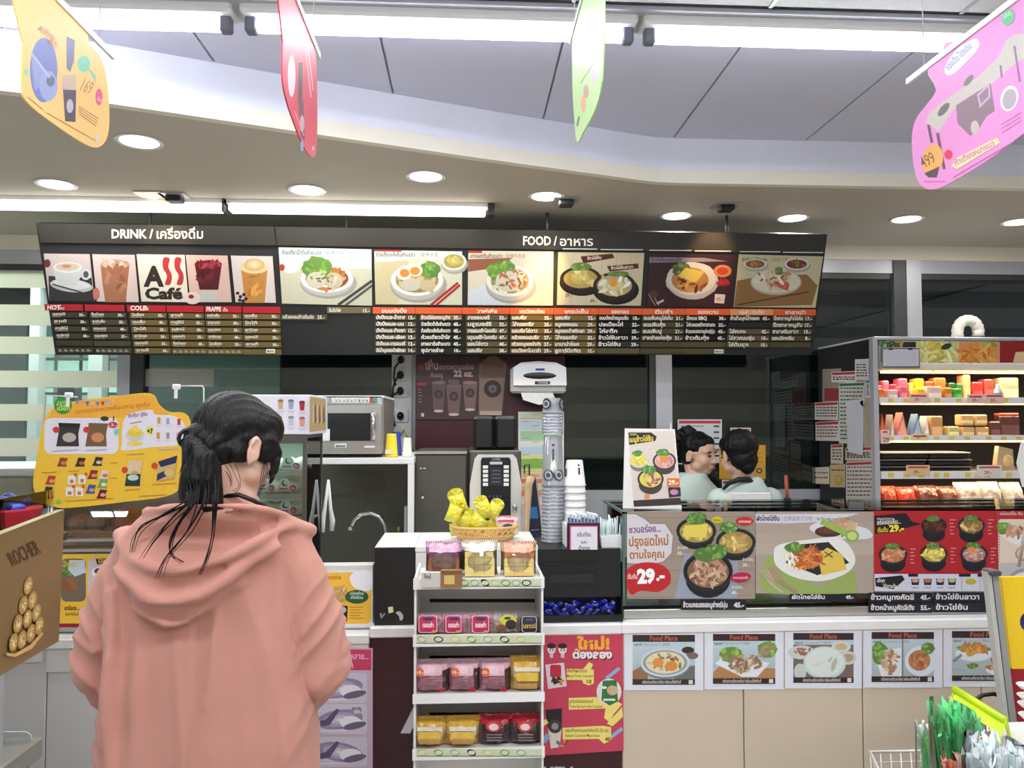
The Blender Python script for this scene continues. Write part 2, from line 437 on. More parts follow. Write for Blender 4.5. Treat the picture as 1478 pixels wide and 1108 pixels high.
# back window wall: header, posts, low wall, panes
def zb(py, Y=YB): return at(900, py, Y)[2]
def xb(px, Y=YB): return at(px, 600, Y)[0]
bw = MB('cream_paint').box((-3.4, YB-.03, zb(372)), (4.4, YB+.08, ZS)).struct('wall_back')
MB('alu').box((-3.4, YB-.02, zb(391)), (4.4, YB+.08, zb(372))).part('window_head', bw)
MB('alu').box((-3.4, YB-.02, 0), (4.4, YB+.06, zb(707))).part('low_wall', bw, 'low pale grey wall below the dark panes')
MB('dark_frame').box((-3.4, YB-.01, zb(399)), (4.4, YB+.05, zb(391))).part('frame_rail', bw)
posts = [(172, 190, 'alu'), (190, 209, 'dark_frame'), (945, 968, 'alu'), (936, 945, 'dark_frame'), (1308, 1329, 'alu'), (1290, 1308, 'dark_frame'), (592, 600, 'alu'), (566, 594, 'white_laminate'), (-300, -270, 'alu')]
for a, b, m in posts:
    MB(m).box((xb(a), YB-(.035 if m != 'dark_frame' else .03), zb(707)), (xb(b), YB+.05, zb(372))).part('window_post', bw)
panes = [(-3.4, xb(172)), (xb(209), xb(566)), (xb(600), xb(936)), (xb(968), xb(1290)), (xb(1329), 4.4)]
stripes = [(389, 416), (440, 470), (486, 511), (535, 559), (583, 607), (632, 658), (681, 706)]
for i, (a, b) in enumerate(panes):
    w = MB('case_glass' if i == 0 else 'window_glass').box((a, YB, zb(707)), (b, YB+.008, zb(391))).struct('window_%d' % (i+1))
    for s0, s1 in stripes:
        film = 'frost_film' if i == 0 else 'faint_film'
        zo = at(100 if i == 0 else 900, s1, YB)[2], at(100 if i == 0 else 900, s0, YB)[2]
        MB(film).box((a, YB-.002, zo[0]), (b, YB-.0008, zo[1])).part('frosted_stripe', w)
        if i == 1 and s0 == 535:
            MB('frost_film').box((a, YB-.003, zo[0]), (a+.35, YB-.0021, zo[1])).part('frosted_stripe', w)
# the neighbouring lit shopfront and the street beyond the glass
ex = MB('outside_wall').box((-6.5, 7.6, 0), (-1.75, 7.7, 4)).struct('outside_wall')
MB('outside_wall').box((-7, YB+.1, -.06), (7, 9.5, -.01)).struct('outside_ground')
op = MB('alu')
for a, b in ((42, 56), (128, 148)): op.box((at(a, 500, 7)[0], 7.0, 0), (at(b, 500, 7)[0], 7.12, 3.2))
op.part('outside_post', ex)
dk = MB('dark_frame')
dk.box((at(-60, 500, 7.3)[0], 7.3, .2), (at(38, 500, 7.3)[0], 7.35, 3.1))
for y in (518, 568): dk.box((at(50, y, 7.2)[0], 7.2, at(100, y, 7.2)[2]-.012), (at(210, y, 7.2)[0], 7.23, at(100, y, 7.2)[2]+.012))
for x in (62, 116, 155): dk.box((at(x, 560, 7.25)[0]-.01, 7.24, .5), (at(x, 560, 7.25)[0]+.01, 7.26, 3.2))
dk.box((at(83, 560, 6.6)[0], 6.6, 1.3), (at(108, 560, 6.6)[0], 6.7, 1.75))
dk.part('outside_frame', ex)
ln = MB('tube_light').box((at(139, 540, 7.1)[0], 7.08, at(139, 537, 7.1)[2]), (at(148, 540, 7.1)[0], 7.1, at(139, 513, 7.1)[2])).part('outside_lamp', ex)
pn = MB('paint', (190, 226, 222))
for a, b, y0, y1 in ((52, 78, 470, 545), (52, 78, 560, 630), (112, 170, 558, 566), (84, 130, 520, 536)):
    pn.box((at(a, 500, 7.5)[0], 7.5, at(100, y1, 7.5)[2]), (at(b, 500, 7.5)[0], 7.52, at(100, y0, 7.5)[2]))
pn.part('outside_pane', ex)
area('outside_fill_light', (-3.9, 6.6, 3.1), 3.0, .8, 640, (1, .97, .9), (-.75, 0, 0))  # added fill beyond the glass, brightens the frosted stripes from behind
# wall panel behind the coffee machine, dark red
pbox(MB('maroon'), 599, 513, 816, 900, 3.98, .05).part('red_panel', bw)
# fluorescent battens over the sales floor
def batten(xa, xb_, lab, Y=2.18):
    z = 2.575
    t = thing('fluorescent_batten', lab, 'ceiling light', ((xa+xb_)/2, Y, z-.02), 'fluorescent battens in a row')
    MB('white_plastic').box((xa-.04, Y-.045, z+.02), (xb_+.04, Y+.045, ZU+.004), bev=.008).part('housing', t)
    MB('tube_light').cyl((xa, Y, z), (xb_, Y, z), .017, n=16).part('tube', t)
    for x, sg in ((xa, -1), (xb_, 1)):
        MB('paint', (120, 124, 138)).box((x, Y-.017, z-.02), (x+sg*.032, Y+.017, z+.025), bev=.005).part('end_cap', t)
rowx = [at(q, 45, 2.18)[0] for q in (318, 372, 897, 945, 1382)]
batten(rowx[0]-1.0, rowx[0], 'fluorescent batten at the left end of the ceiling row, partly behind the yellow hanging card')
batten(rowx[1], rowx[2], 'long glowing fluorescent batten between the red and the green hanging cards')
batten(rowx[3], rowx[4], 'fluorescent batten at right, its end behind the pink hanging card')
rail = MB('alu').box((-1.6, 2.11, ZU-.012), (2.2, 2.245, ZU+.0)); rail.part('light_rail', ceil)
for y in (.75, -.8):
    for x in (-1.2, .1, 1.4): MB('tube_light').box((x-.55, y-.03, 2.6), (x+.55, y+.03, 2.63)).part('far_lamp', ceil)
# fluorescent strips above the menu board
def strip(x0, x1, Y, lab, end=False):
    t = thing('strip_light', lab, 'ceiling light', ((x0+x1)/2, Y, 2.41))
    MB('white_plastic').box((x0, Y-.03, 2.43), (x1, Y+.03, ZS-.001)).part('housing', t)
    MB('strip_lamp').box((x0+.01, Y-.036, 2.396), (x1-.01, Y+.02, 2.431), bev=.006).part('tube', t)
    if end: MB('dark_frame').box((x1, Y-.03, 2.398), (x1+.03, Y+.03, ZS-.001)).part('end_cap', t)
    else: MB('dark_frame').box((x1-.008, Y-.038, 2.393), (x1, Y+.03, ZS-.002)).part('end_cap', t)
sx = [at(q, 298, 3.5)[0] for q in (-60, 328, 704)]
strip(sx[0]-.4, sx[1]-.004, 3.50, 'fluorescent strip light at left above the drink menu, running out of the frame')
strip(sx[1]+.004, sx[2], 3.50, 'fluorescent strip light above the first food pictures of the menu board', True)
# downlights
dl_lab = ['round downlight at far left, above the coffee cup picture', 'large round downlight beside the tip of the yellow hanging card',
          'round downlight above the left end of the noodle pictures', 'round downlight between the two hanging cards, nearest the angled fascia',
          'round downlight just above the word FOOD', 'round downlight above the cheese rice picture', 'round downlight over the right end of the menu board',
          'round downlight above the right window post', 'round downlight cut by the right edge of the frame']
for (x, y), lb in zip(DOWN, dl_lab):
    t = thing('downlight', lb, 'ceiling light', (x, y, ZS-.006), 'round downlights in the soffit')
    MB('white_plastic').lathe([(.062, -.001), (.078, -.005), (.080, .0), (.062, .002)], (x, y, ZS-.001), 28, cap=False).part('trim_ring', t)
    MB('downlight_lamp').lathe([(.0005, -.004), (.062, -.004), (.062, .002)], (x, y, ZS-.001), 28).part('lamp', t)
# square recessed spots
for (x, y), lb, on in (((-1.335, 3.42), 'lit square recessed spotlight above the word DRINK', 1), ((.43, 3.40), 'dark square spotlight recess above the word FOOD', 0),
                       ((1.15, 3.44), 'dark square spotlight recess above the cheese rice picture', 0), ((-.465, 3.565), 'small dark square recess above the first noodle picture', 0),
                       ((-1.24, 3.43), 'dark square recess beside the lit spotlight over the drink menu', 0)):
    t = thing('recessed_spotlight', lb, 'ceiling light', (x, y, ZS-.03))
    MB('alu').box((x-.055, y-.055, ZS-.006), (x+.055, y+.055, ZS-.001)).part('trim_frame', t)
    if on: MB('warm_lamp').lathe([(.0005, -.012), (.03, -.010), (.034, -.006)], (x, y, ZS-.001), 16).part('lamp', t)
    else: MB('matt_black').box((x-.032, y-.032, ZS-.03), (x+.032, y+.032, ZS-.006), bev=.005).part('lamp', t)
# ================================================================ menu board
bt, bb = np.array((0, 3.592, 2.362)), np.array((0, 3.776, 1.806))
bey = (bt-bb)/np.linalg.norm(bt-bb)
BO = dict(o=bb, ex=(1, 0, 0), ey=bey)
board = thing('menu_board', 'long black hanging menu board with drink and food pictures over price strips', 'menu board', (-.1, 3.79, 1.80))
bs = Print(**BO, lift=-.004)
bs.slab([(52, 322), (1194, 338), (1172, 512), (80, 512)], (24, 26, 26), .05, 'matt_black'); bs.mb.part('board_panel', board)
hd = Print(**BO, lift=.006); hd.slab([(53, 322), (395, 327), (399, 354), (59, 350)], (50, 48, 44), .008)
hd.slab([(397, 327), (1193, 338), (1189, 366), (400, 354)], (50, 48, 44), .008)
hd.mb.part('header_strip', board)
tx = Print(**BO, lift=.0066)
tx.text('DRINK /', 161, 343.5, 18, (226, 220, 206), w=60, bold=.025)
tx.text('เครื่องดื่ม', 226, 344, 19, (226, 220, 206), w=67, bold=.015)
tx.text('FOOD /', 755, 353.5, 18, (232, 214, 190), w=49, bold=.025)
tx.text('อาหาร', 808, 354.5, 18, (226, 220, 206), w=48, bold=.015)
tx.mb.part('lettering', board)
def pic(name, label, pts, bg):
    p = Print(**BO, lift=.003); p.gain = .885; p.slab(pts, bg, .006); return p
def bowl(p, cx, cy, rx, ry, rim, fill, cols, sh=True, inner=.82, n=26, size=None, thin=None):
    if sh: p.ell(cx+rx*.06, cy+ry*.3, rx*1.08, ry*1.02, [v*.55 for v in rim] if sum(rim) < 300 else (170, 166, 156))
    p.grad(cx, cy+ry*.16, rx, ry, [v*.8 for v in rim], rim, 2)
    p.ell(cx, cy, rx, ry*.92, rim); p.grad(cx, cy, rx*inner, ry*inner*.9, [v*.8 for v in fill], fill, 3)
    p.scat(cx, cy, rx*inner*.85, ry*inner*.8, n, size or rx*.13, cols, thin=thin)
# coffee cup
p = pic('', '', [(63, 366), (129, 367), (136, 435), (71, 434)], (214, 200, 196))
p.poly([(70, 398), (132, 401), (136, 435), (71, 434)], (54, 56, 56)).ell(68, 380, 5, 6, (110, 50, 52))
p.ell(103, 412, 31, 9.5, (196, 200, 204), 6).ell(103, 410, 27, 7, (226, 228, 230), 6)
p.poly([(77, 386), (118, 387), (116, 400), (110, 412), (88, 412), (80, 402)], (214, 218, 222)).ell(97.5, 386, 21, 8, (236, 236, 236)).ell(98, 385, 17, 5.5, (222, 200, 180)).ell(96, 384, 7, 2.5, (190, 150, 124))
p.ell(124, 396, 7, 8, (220, 224, 228)).ell(124, 396, 4, 5, (90, 92, 94)).line(76, 410, 118, 422, 2, (60, 60, 60))
p.mb.part('picture', board, 'picture of a white coffee cup on a saucer')
# iced tea
p = pic('', '', [(133, 367), (194, 368), (200, 436), (140, 435)], (226, 206, 202))
p.poly([(145, 381), (187, 381), (183, 420), (182, 436), (152, 436), (148, 410)], (176, 116, 88)).ell(166, 381, 21, 7, (206, 170, 148)).scat(166, 380, 17, 4, 14, 4, [(226, 196, 176), (190, 140, 112)])
p.scat(166, 404, 15, 20, 14, 5, [(190, 132, 102), (168, 106, 78)]).ell(139, 424, 5, 9, (208, 120, 110))
p.mb.part('picture', board, 'picture of a glass of brown iced tea')
# cafe sign
p = pic('', '', [(197, 367), (266, 368), (272, 436), (204, 435)], (232, 228, 212))
p.text('A', 207, 412, 39, (46, 34, 32), w=30, bold=.05)
for dx in (0, 17): p.poly(smooth_outline([(236+dx, 372), (245+dx, 373), (243+dx, 385), (248+dx, 397), (246+dx, 410), (238+dx, 410), (241+dx, 398), (235+dx, 386)], 4), (186, 56, 66))
p.text('Café', 209, 431, 22, (46, 34, 32), w=55, bold=.05)
p.mb.part('picture', board, 'cream panel with A, two red waves and Café')
# berry drink
p = pic('', '', [(268, 368), (328, 369), (334, 436), (275, 436)], (226, 190, 180))
p.poly([(281, 382), (320, 382), (315, 418), (288, 418)], (86, 26, 34)).poly([(288, 420), (315, 420), (311, 436), (292, 436)], (206, 204, 202)).ell(300.5, 381, 20, 5.5, (150, 40, 52)).scat(300, 381, 16, 4, 16, 4, [(176, 60, 70), (120, 24, 40)])
p.scat(300, 398, 14, 13, 10, 5, [(110, 34, 40), (70, 20, 26)]).ell(278, 430, 12, 9, (236, 216, 214)).ell(276, 428, 4, 3, (150, 40, 50))
p.mb.part('picture', board, 'picture of a dark red layered drink')
# caramel drink
p = pic('', '', [(333, 369), (393, 370), (398, 437), (340, 436)], (222, 210, 206))
p.poly([(348, 390), (386, 390), (382, 437), (354, 437)], (200, 140, 66)).ell(367, 386, 20, 9, (232, 210, 160)).grad(367, 382, 15, 9, (214, 184, 120), (246, 232, 190), 4).scat(368, 414, 13, 18, 12, 5, [(214, 156, 80), (188, 124, 52)])
for q in ((343, 423), (347, 428), (352, 425), (355, 431), (346, 433), (351, 434)): p.ell(q[0], q[1], 2.6, 2.4, (60, 36, 30))
p.mb.part('picture', board, 'picture of a caramel drink with cream swirl and coffee beans')
# noodle pictures
WH = (226, 228, 222)
def strip_of(pts, name):
    pass
p = pic('', '', [(402, 357), (536, 360), (537, 441), (407, 438)], (214, 222, 208))
p.poly([(404, 385), (536, 388), (537, 441), (407, 438)], (206, 206, 182)).poly([(402, 357), (536, 360), (536, 388), (404, 380)], (216, 226, 222)).ell(419, 385, 14, 9, (230, 234, 232)).ell(407, 386, 4, 5, (190, 60, 50))
p.text('ก๋วยเตี๋ยวน้ำต้มยำมะนาว', 407, 367, 8, (60, 50, 50), w=56).text('| 酸辣汤面', 466, 367, 7, (110, 110, 110), w=30, bold=0)
bowl(p, 472, 402, 38, 22, (236, 238, 236), (196, 96, 44), [(214, 200, 150), (206, 130, 70), (196, 180, 130)], n=26)
p.leaf(458, 384, 20, 15, (120, 176, 60)).leaf(445, 387, 9, 11, (110, 170, 50)).ell(457, 404, 15, 12, (206, 204, 180)).ell(482, 405, 13, 12, (200, 188, 158)).scat(470, 404, 22, 9, 20, 2.4, [(120, 120, 80), (226, 220, 196)])
p.line(537, 405, 488, 440, 4, (64, 70, 70)).line(537, 412, 498, 441, 3, (74, 80, 80))
p.mb.part('picture', board, 'picture of a white bowl of noodles with lettuce and black chopsticks')
p = pic('', '', [(540, 361), (667, 363), (667, 440), (542, 439)], (216, 218, 192))
p.poly([(540, 361), (667, 363), (667, 376), (600, 372), (541, 380)], (228, 232, 226)).poly([(541, 378), (590, 376), (575, 438), (542, 439)], (210, 198, 158)).line(540, 361.5, 580, 362, 2.4, (180, 60, 40))
p.text('ก๋วยเตี๋ยวแห้งต้มยำมะนาว', 543, 370, 8, (60, 50, 50), w=56).text('| 酸辣拌面', 604, 370, 7, (110, 110, 110), w=28, bold=0)
bowl(p, 655, 377, 18, 14, (232, 232, 222), (220, 204, 110), [(226, 210, 120)], n=10)
bowl(p, 602, 404, 38, 25, (238, 238, 234), (206, 180, 110), [(216, 200, 150), (196, 150, 80)], n=26)
p.leaf(620, 390, 15, 12, (104, 166, 56)).ell(583, 394, 11, 10, (240, 236, 224)).ell(600, 390, 10, 9, (240, 236, 224)).ell(584, 394, 7, 6, (232, 144, 62)).ell(599, 391, 7, 6, (232, 150, 66)).ell(593, 411, 15, 9, (208, 204, 180)).ell(617, 412, 12, 8, (206, 190, 150))
p.line(661, 408, 622, 440, 3.5, (190, 40, 40)).line(664, 411, 630, 440, 3, (176, 36, 38))
p.mb.part('picture', board, 'picture of noodles with egg halves and red chopsticks')
p = pic('', '', [(676, 362), (799, 363), (798, 441), (675, 440)], (222, 212, 190))
p.poly([(676, 374), (740, 372), (720, 386), (676, 392)], (150, 92, 66)).poly([(676, 420), (705, 408), (730, 440), (675, 440)], (214, 220, 226)).line(676, 363.5, 696, 363.5, 3, (190, 50, 40))
p.text('เกาเหลาต้มยำมะนาว', 679, 372, 8, (60, 50, 50), w=46).text('| 酸辣牛肉汤', 728, 372, 7, (120, 110, 100), w=30, bold=0)
bowl(p, 736, 405, 34, 25, (234, 234, 226), (206, 180, 130), [(222, 214, 190), (200, 110, 60)], n=30)
p.leaf(718, 392, 15, 14, (108, 162, 50)).leaf(732, 384, 11, 8, (120, 170, 60)).ell(735, 406, 20, 15, (216, 208, 184)).scat(738, 406, 20, 14, 26, 3, [(130, 110, 80), (228, 222, 200), (200, 120, 70)])
p.mb.part('picture', board, 'picture of a white soup bowl with meat and lettuce, lit by a warm spot')
p = pic('', '', [(806, 364), (930, 365), (925, 441), (804, 440)], (212, 200, 166))
for k in range(6): p.line(806+k*21, 365, 804+k*21, 440, .8, (190, 176, 140))
p.poly([(838, 370), (884, 366), (887, 372), (842, 380)], (92, 38, 34)).poly([(876, 384), (921, 380), (922, 387), (880, 392)], (92, 38, 34))
p.text('ข้าวไข่ข้น', 848, 375, 6, (236, 220, 200), w=20, rot=-5).text('ข้าวไข่ข้นลาวา', 882, 389, 6, (236, 220, 200), w=32, rot=-4)
bowl(p, 838, 402, 30, 19, (48, 34, 30), (222, 196, 110), [(232, 214, 140), (210, 176, 90)], n=18)
p.leaf(839, 385, 16, 6, (112, 150, 60)); bowl(p, 887, 412, 31, 21, (48, 38, 34), (226, 214, 160), [(236, 232, 210), (226, 204, 130)], n=18)
p.leaf(893, 395, 16, 4, (112, 150, 60)).ell(885, 408, 6, 6, (232, 160, 60))
p.text('29.-', 816, 428, 6, (90, 70, 60)).text('39.-', 852, 436, 6, (90, 70, 60)); p.mb.part('picture', board, 'picture of two black bowls of omelette rice')
p = pic('', '', [(938, 365), (1061, 368), (1053, 444), (933, 442)], (58, 30, 36))
p.poly([(938, 371), (1016, 372), (1050, 377), (937, 379)], (150, 138, 150)).text('ข้าวไข่ข้นเบคอนชีส', 940, 377, 7, (50, 30, 40), w=44)
p.ell(999, 405, 38, 27, (196, 186, 176), wob=.03).ell(998, 402, 36, 24, (222, 214, 202)).ell(996, 404, 27, 18, (190, 128, 66)).scat(996, 408, 22, 12, 26, 4, [(130, 80, 46), (206, 150, 84), (90, 50, 34)])
p.leaf(984, 389, 14, 10, (86, 110, 50)).poly([(978, 398), (990, 386), (1017, 392), (1004, 408)], (224, 196, 90)).ell(1043, 391, 13, 9, (210, 130, 80)).ell(1043, 391, 8, 5.5, (190, 70, 40)).scat(1044, 407, 9, 5, 12, 3, [(170, 40, 40)]).poly([(1032, 424), (1047, 425), (1045, 438), (1031, 437)], (236, 222, 206)).text('45.-', 1034, 434, 7, (200, 100, 50))
p.line(936, 424, 946, 441, 1.2, (170, 150, 130)).line(941, 422, 951, 441, 1.2, (170, 150, 130)).ell(944, 424, 6, 5, (80, 60, 50)).line(948, 438, 958, 433, 3, (210, 200, 190))
p.mb.part('picture', board, 'dark picture of rice topped with melted cheese')
p = pic('', '', [(1067, 367), (1188, 370), (1177, 444), (1059, 443)], (210, 202, 166))
p.poly([(1059, 443), (1064, 405), (1100, 398), (1165, 396), (1180, 412), (1172, 440)], (150, 112, 64)).text('ยำเส้นบุกไส้กรอก', 1071, 377, 7, (80, 60, 50), w=36).text('| 蒟蒻沙拉', 1112, 377, 6, (120, 110, 90), w=26, bold=0)
bowl(p, 1090, 381, 17, 8, (230, 226, 212), (176, 120, 60), [(190, 130, 70)], n=4); bowl(p, 1150, 381, 18, 9, (232, 228, 216), (150, 60, 44), [(170, 50, 40), (90, 140, 50)], n=8)
p.ell(1120, 407, 37, 19, (190, 184, 158)).ell(1120, 406, 35, 17, (226, 220, 196)).scat(1119, 405, 28, 13, 50, 4, [(206, 160, 130), (236, 230, 210), (196, 90, 74), (214, 206, 170)]).leaf(1124, 391, 6, 6, (90, 140, 50)).line(1064, 440, 1168, 421, 1.6, (96, 50, 34))
p.mb.part('picture', board, 'picture of a salad plate with sausage and chopsticks')
# rail above the right pictures
r = Print(**BO, lift=.008)
for a, b, c in ((812, 862, 359), (867, 928, 360), (937, 998, 361), (1003, 1055, 362), (1068, 1126, 363), (1130, 1188, 364)): r.line(a, c, b, c+.4, 1.6, (200, 198, 190))
r.mb.part('light_rail', board)
# heading strips
hs = Print(**BO, lift=.004); RED = (176, 34, 46); ORG = (218, 92, 50)
for a, b in ((64, 119), (122, 179), (183, 238), (240, 293), (295, 348), (350, 404)):
    y = 439+(a-64)*.012; q = Print(**BO, lift=.004); q.slab([(a, y), (b, y+.5), (b+1, y+9.5), (a+1, y+9)], RED, .004); q.mb.part('heading_strip', board)
for a, b, c in ((538, 600, ORG), (600, 667, ORG), (667, 736, ORG), (736, 800, ORG), (800, 864, ORG), (864, 927, ORG), (927, 990, ORG), (990, 1054, ORG), (1054, 1117, (226, 146, 88)), (1117, 1178, ORG)):
    y = 443.5+(a-538)*.0045; q = Print(**BO, lift=.004); q.slab([(a, y), (b-.6, y+.3), (b-.6, y+9), (a, y+9)], c, .004); q.mb.part('heading_strip', board)
tx = Print(**BO, lift=.0047); Lt = (232, 226, 214)
tx.text('HOT', 68, 446.5, 9, Lt, shear=.1, bold=.04).text('ร้อน', 83, 446.5, 6, Lt).text('COLD', 188, 447.5, 9, Lt, bold=.04).text('เย็น', 206, 447.5, 6, Lt).text('FRAPPE', 298, 449, 9, Lt, w=21, bold=.04).text('ปั่น', 322, 449, 6, Lt)
for a, s_ in ((569, 'ขนมปังปิ้ง'), (703, 'วาฟเฟิล'), (768, 'แซนวิชอบร้อน'), (832, 'เครปเย็น'), (895, 'ของทอด'), (958, 'ติ่มซำ'), (1022, 'ของหวาน'), (1085, 'กลุ่มยำ / ต้มเตี๋ยว'), (1148, 'ซาลาเปา')):
    tx.text(s_, a, 451+(a-538)*.0035, 7.5, (240, 222, 200), anchor='c', w=min(36, 4.2*len(s_)), bold=.03)
tx.mb.part('lettering', board)
# price strips: one small slat each
OLV, OLV2, BLK = (84, 76, 50), (112, 94, 52), (18, 18, 22)
rows = []
dk_ = ['เอสเพรสโซ่', 'ลาเต้', 'คาปูชิโน่', 'อเมริกาโน่', 'มอคค่า', 'ช็อกโกแลต', 'ชาดำเย็น', 'ชามะนาว', 'นมสด', 'ชาเขียวนม', 'โอเลี้ยง', 'นมเย็น', 'โกโก้', 'ชาไทย']
en_ = ['ESPRESSO', 'LATTE', 'CAPPUCCINO', 'AMERICANO', 'MOCHA', 'CHOCOLATE', 'BLACK TEA', 'LEMON TEA', 'MILK', 'GREEN TEA']
cols6 = [(73, 126), (129, 182), (187, 240), (243, 294), (296, 348), (350, 404)]
tb = Print(**BO, lift=.0047)
slats = []
for ci, (a, b) in enumerate(cols6):
    for r_ in range(6):
        y = 450.5+r_*10.2+(a-73)*.009; sh = r_*1.6 if ci < 2 else r_*1.1
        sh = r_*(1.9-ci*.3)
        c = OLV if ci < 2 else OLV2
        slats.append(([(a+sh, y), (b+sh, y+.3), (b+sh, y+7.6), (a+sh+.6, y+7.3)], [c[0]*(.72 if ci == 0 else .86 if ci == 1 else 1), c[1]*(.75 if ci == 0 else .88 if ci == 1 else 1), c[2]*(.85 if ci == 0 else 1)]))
        if r_ < 4 or (ci >= 2 and r_ < 5) or (ci == 2):
            k = (ci*5+r_) % 14
            tb.text(dk_[k], a+sh+3, y+4.2, 5, Lt, bold=.03, w=18).text(en_[(ci*3+r_) % 10], a+sh+3.4, y+7, 2.9, (176, 168, 140), bold=.02).text(('25.-', '30.-', '35.-', '40.-')[(ci+r_) % 4], b+sh-12, y+5.4, 5.4, Lt, bold=.04)
        elif r_ == 5 and ci != 5:
            for k in range(6): tb.text('%d.-' % (25+5*((k+ci) % 4)), a+sh+2+k*8.2, y+5.6, 4.6, (190, 186, 166), bold=.03, w=6)
slats.append(([(472, 443), (535, 443.4), (535, 452), (472, 452)], (104, 96, 66))); tb.text('อิ่มเติมท้อง', 475, 450, 7.5, Lt, w=17).text('15.-', 524, 450.5, 7, Lt)
slats.append(([(405, 453.5), (472, 454), (472, 462), (405, 461.5)], (70, 68, 48))); tb.text('กล้วยหอมข้าวต้มมัด', 408, 459.6, 7, Lt, w=45).text('25.-', 458, 460, 7, Lt)
menu = [((541, 601), OLV, [('ปังปิ้งเนย-น้ำตาล', 12), ('ปังปิ้งเนย-นม', 12), ('ปังปิ้งเนย-สังขยา', 12), ('ปังปิ้งเนย-เผือก', 12), ('ปังปิ้งเนย-สตรอเบอรี่', 12), ('ปังไส้หมูหยองน้ำพริกเผา', 14)]),
 ((606, 667), (34, 38, 34), [('ข้าวหมี่ฮ่องกงหมูย่าง', 35), ('ก๋วยเตี๋ยวน้ำต้มยำมะนาว', 45), ('ก๋วยเตี๋ยวแห้งต้มยำมะนาว', 45), ('ก๋วยเตี๋ยวน้ำใส', 45), ('เกาเหลาต้มยำมะนาว', 45), ('ซุปสาหร่าย', 10)]),
 ((673, 733), OLV, [('สตรอเบอรี่', 32), ('บลูเบอร์รี่', 32), ('สตรอเบอรี่+ไอศครีม', 47), ('บลูเบอร์รี่+ไอศครีม', 47), ('แฮมไข่ดาว', 40), ('แฮมชีส', 38)]),
 ((737, 798), OLV2, [('แฮมชีส', 25), ('ไส้กรอกชีส', 25), ('แฮมชีสไข่ดาว', 35), ('ครัวซองแฮมชีส', 27), ('ครัวซองหมูหยองน้ำสลัด', 27), ('แซนวิชคาโบนาร่า', 29)]),
 ((800, 861), OLV2, [('แฮมชีส', 32), ('หมูหยองแฮม', 29), ('หมูหยองน้ำพริกเผา', 29), ('ไส้กรอกชีส', 32), ('บานาน่าช็อค', 29), ('ชูการ์บีสกิต', 15)]),
 ((863, 925), BLK, [('ขนมปังหน้าหมูนมข้น', 18), ('ปอเปี๊ยะไก่', 22), ('ไก่สติ๊ก', 25), ('ข้าวไข่ข้นลาวา', 39), ('ข้าวไข่ข้น', 29), (None, 0)]),
 ((927, 988), OLV, [('ขนมจีบหมูไข่เค็ม', 21), ('ขนมจีบกุ้ง', 21), ('ขนมจีบปู', 21), ('สาหร่ายห่อกุ้ง', 21), (None, 0), (None, 0)]),
 ((989, 1050), (22, 16, 20), [('ปีกบน BBQ', 38), ('ไก่ทอดคลีคาราเกะ', 32), ('ข้าวเบคอนซอสหมูย่างญี่ปุ่น', 45), ('ข้าวต้มกุ้ง', 45), (None, 0), (None, 0)]),
 ((1052, 1113), OLV, [('ยำเส้นบุกไส้กรอก', 45), (None, 0), ('ไข่กะทะ', 42), ('ไข่ลวกนมอุ่น', 18), ('ไข่ต้มสุก', 10)]),
 ((1115, 1174), OLV, [('บิ๊กซาลาหมูสับไข่เค็ม', 17), ('บิ๊กซาลาหมูสับ', 17), ('ซาลาครีมลาวา', 15), ('แซนปิกครีม', 8), (None, 0)])]
for ci, ((a, b), c, items) in enumerate(menu):
    for r_, (s_, pr) in enumerate(items):
        y = 454.2+r_*9.5+(a-541)*.0028; sh = -r_*max(0, (a-700)/480.0)*1.1
        cc = c
        if s_ is None: cc = OLV if ci != 8 else (30, 32, 30)
        if ci == 1 and r_ == 0: cc = (120, 96, 62)
        if ci == 5 and r_ == 4: cc = (40, 44, 42)
        if ci == 8 and r_ == 0: cc = (34, 30, 30)
        k = .9+.1*((ci*7+r_*3) % 3)
        slats.append(([(a+sh, y), (b+sh, y+.1), (b+sh-.3, y+7.6), (a+sh-.3, y+7.5)], [v*k for v in cc]))
        if s_:
            tb.text(s_, a+sh+2, y+6, 7.2, Lt, w=min(42, 2.6*len(s_)+6), bold=.035).text('%d.-' % pr, b+sh-2, y+6.2, 6.8, Lt, anchor='r', bold=.04)
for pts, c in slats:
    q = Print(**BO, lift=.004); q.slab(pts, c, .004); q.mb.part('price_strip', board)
for x, y in ((384, 503.5), (1031, 504)): tb.rect(x, y, x+13, y+6, (228, 224, 212)).text('MENU', x+1.6, y+4.6, 4, (60, 50, 40), w=10)
tb.mb.part('lettering', board)
for px in (215, 500, 790, 1050):
    a = at(px, 315, 3.62); MB('dark_frame').cyl((a[0], 3.63, 2.34), (a[0], 3.63, ZS), .008).part('hanger', board)
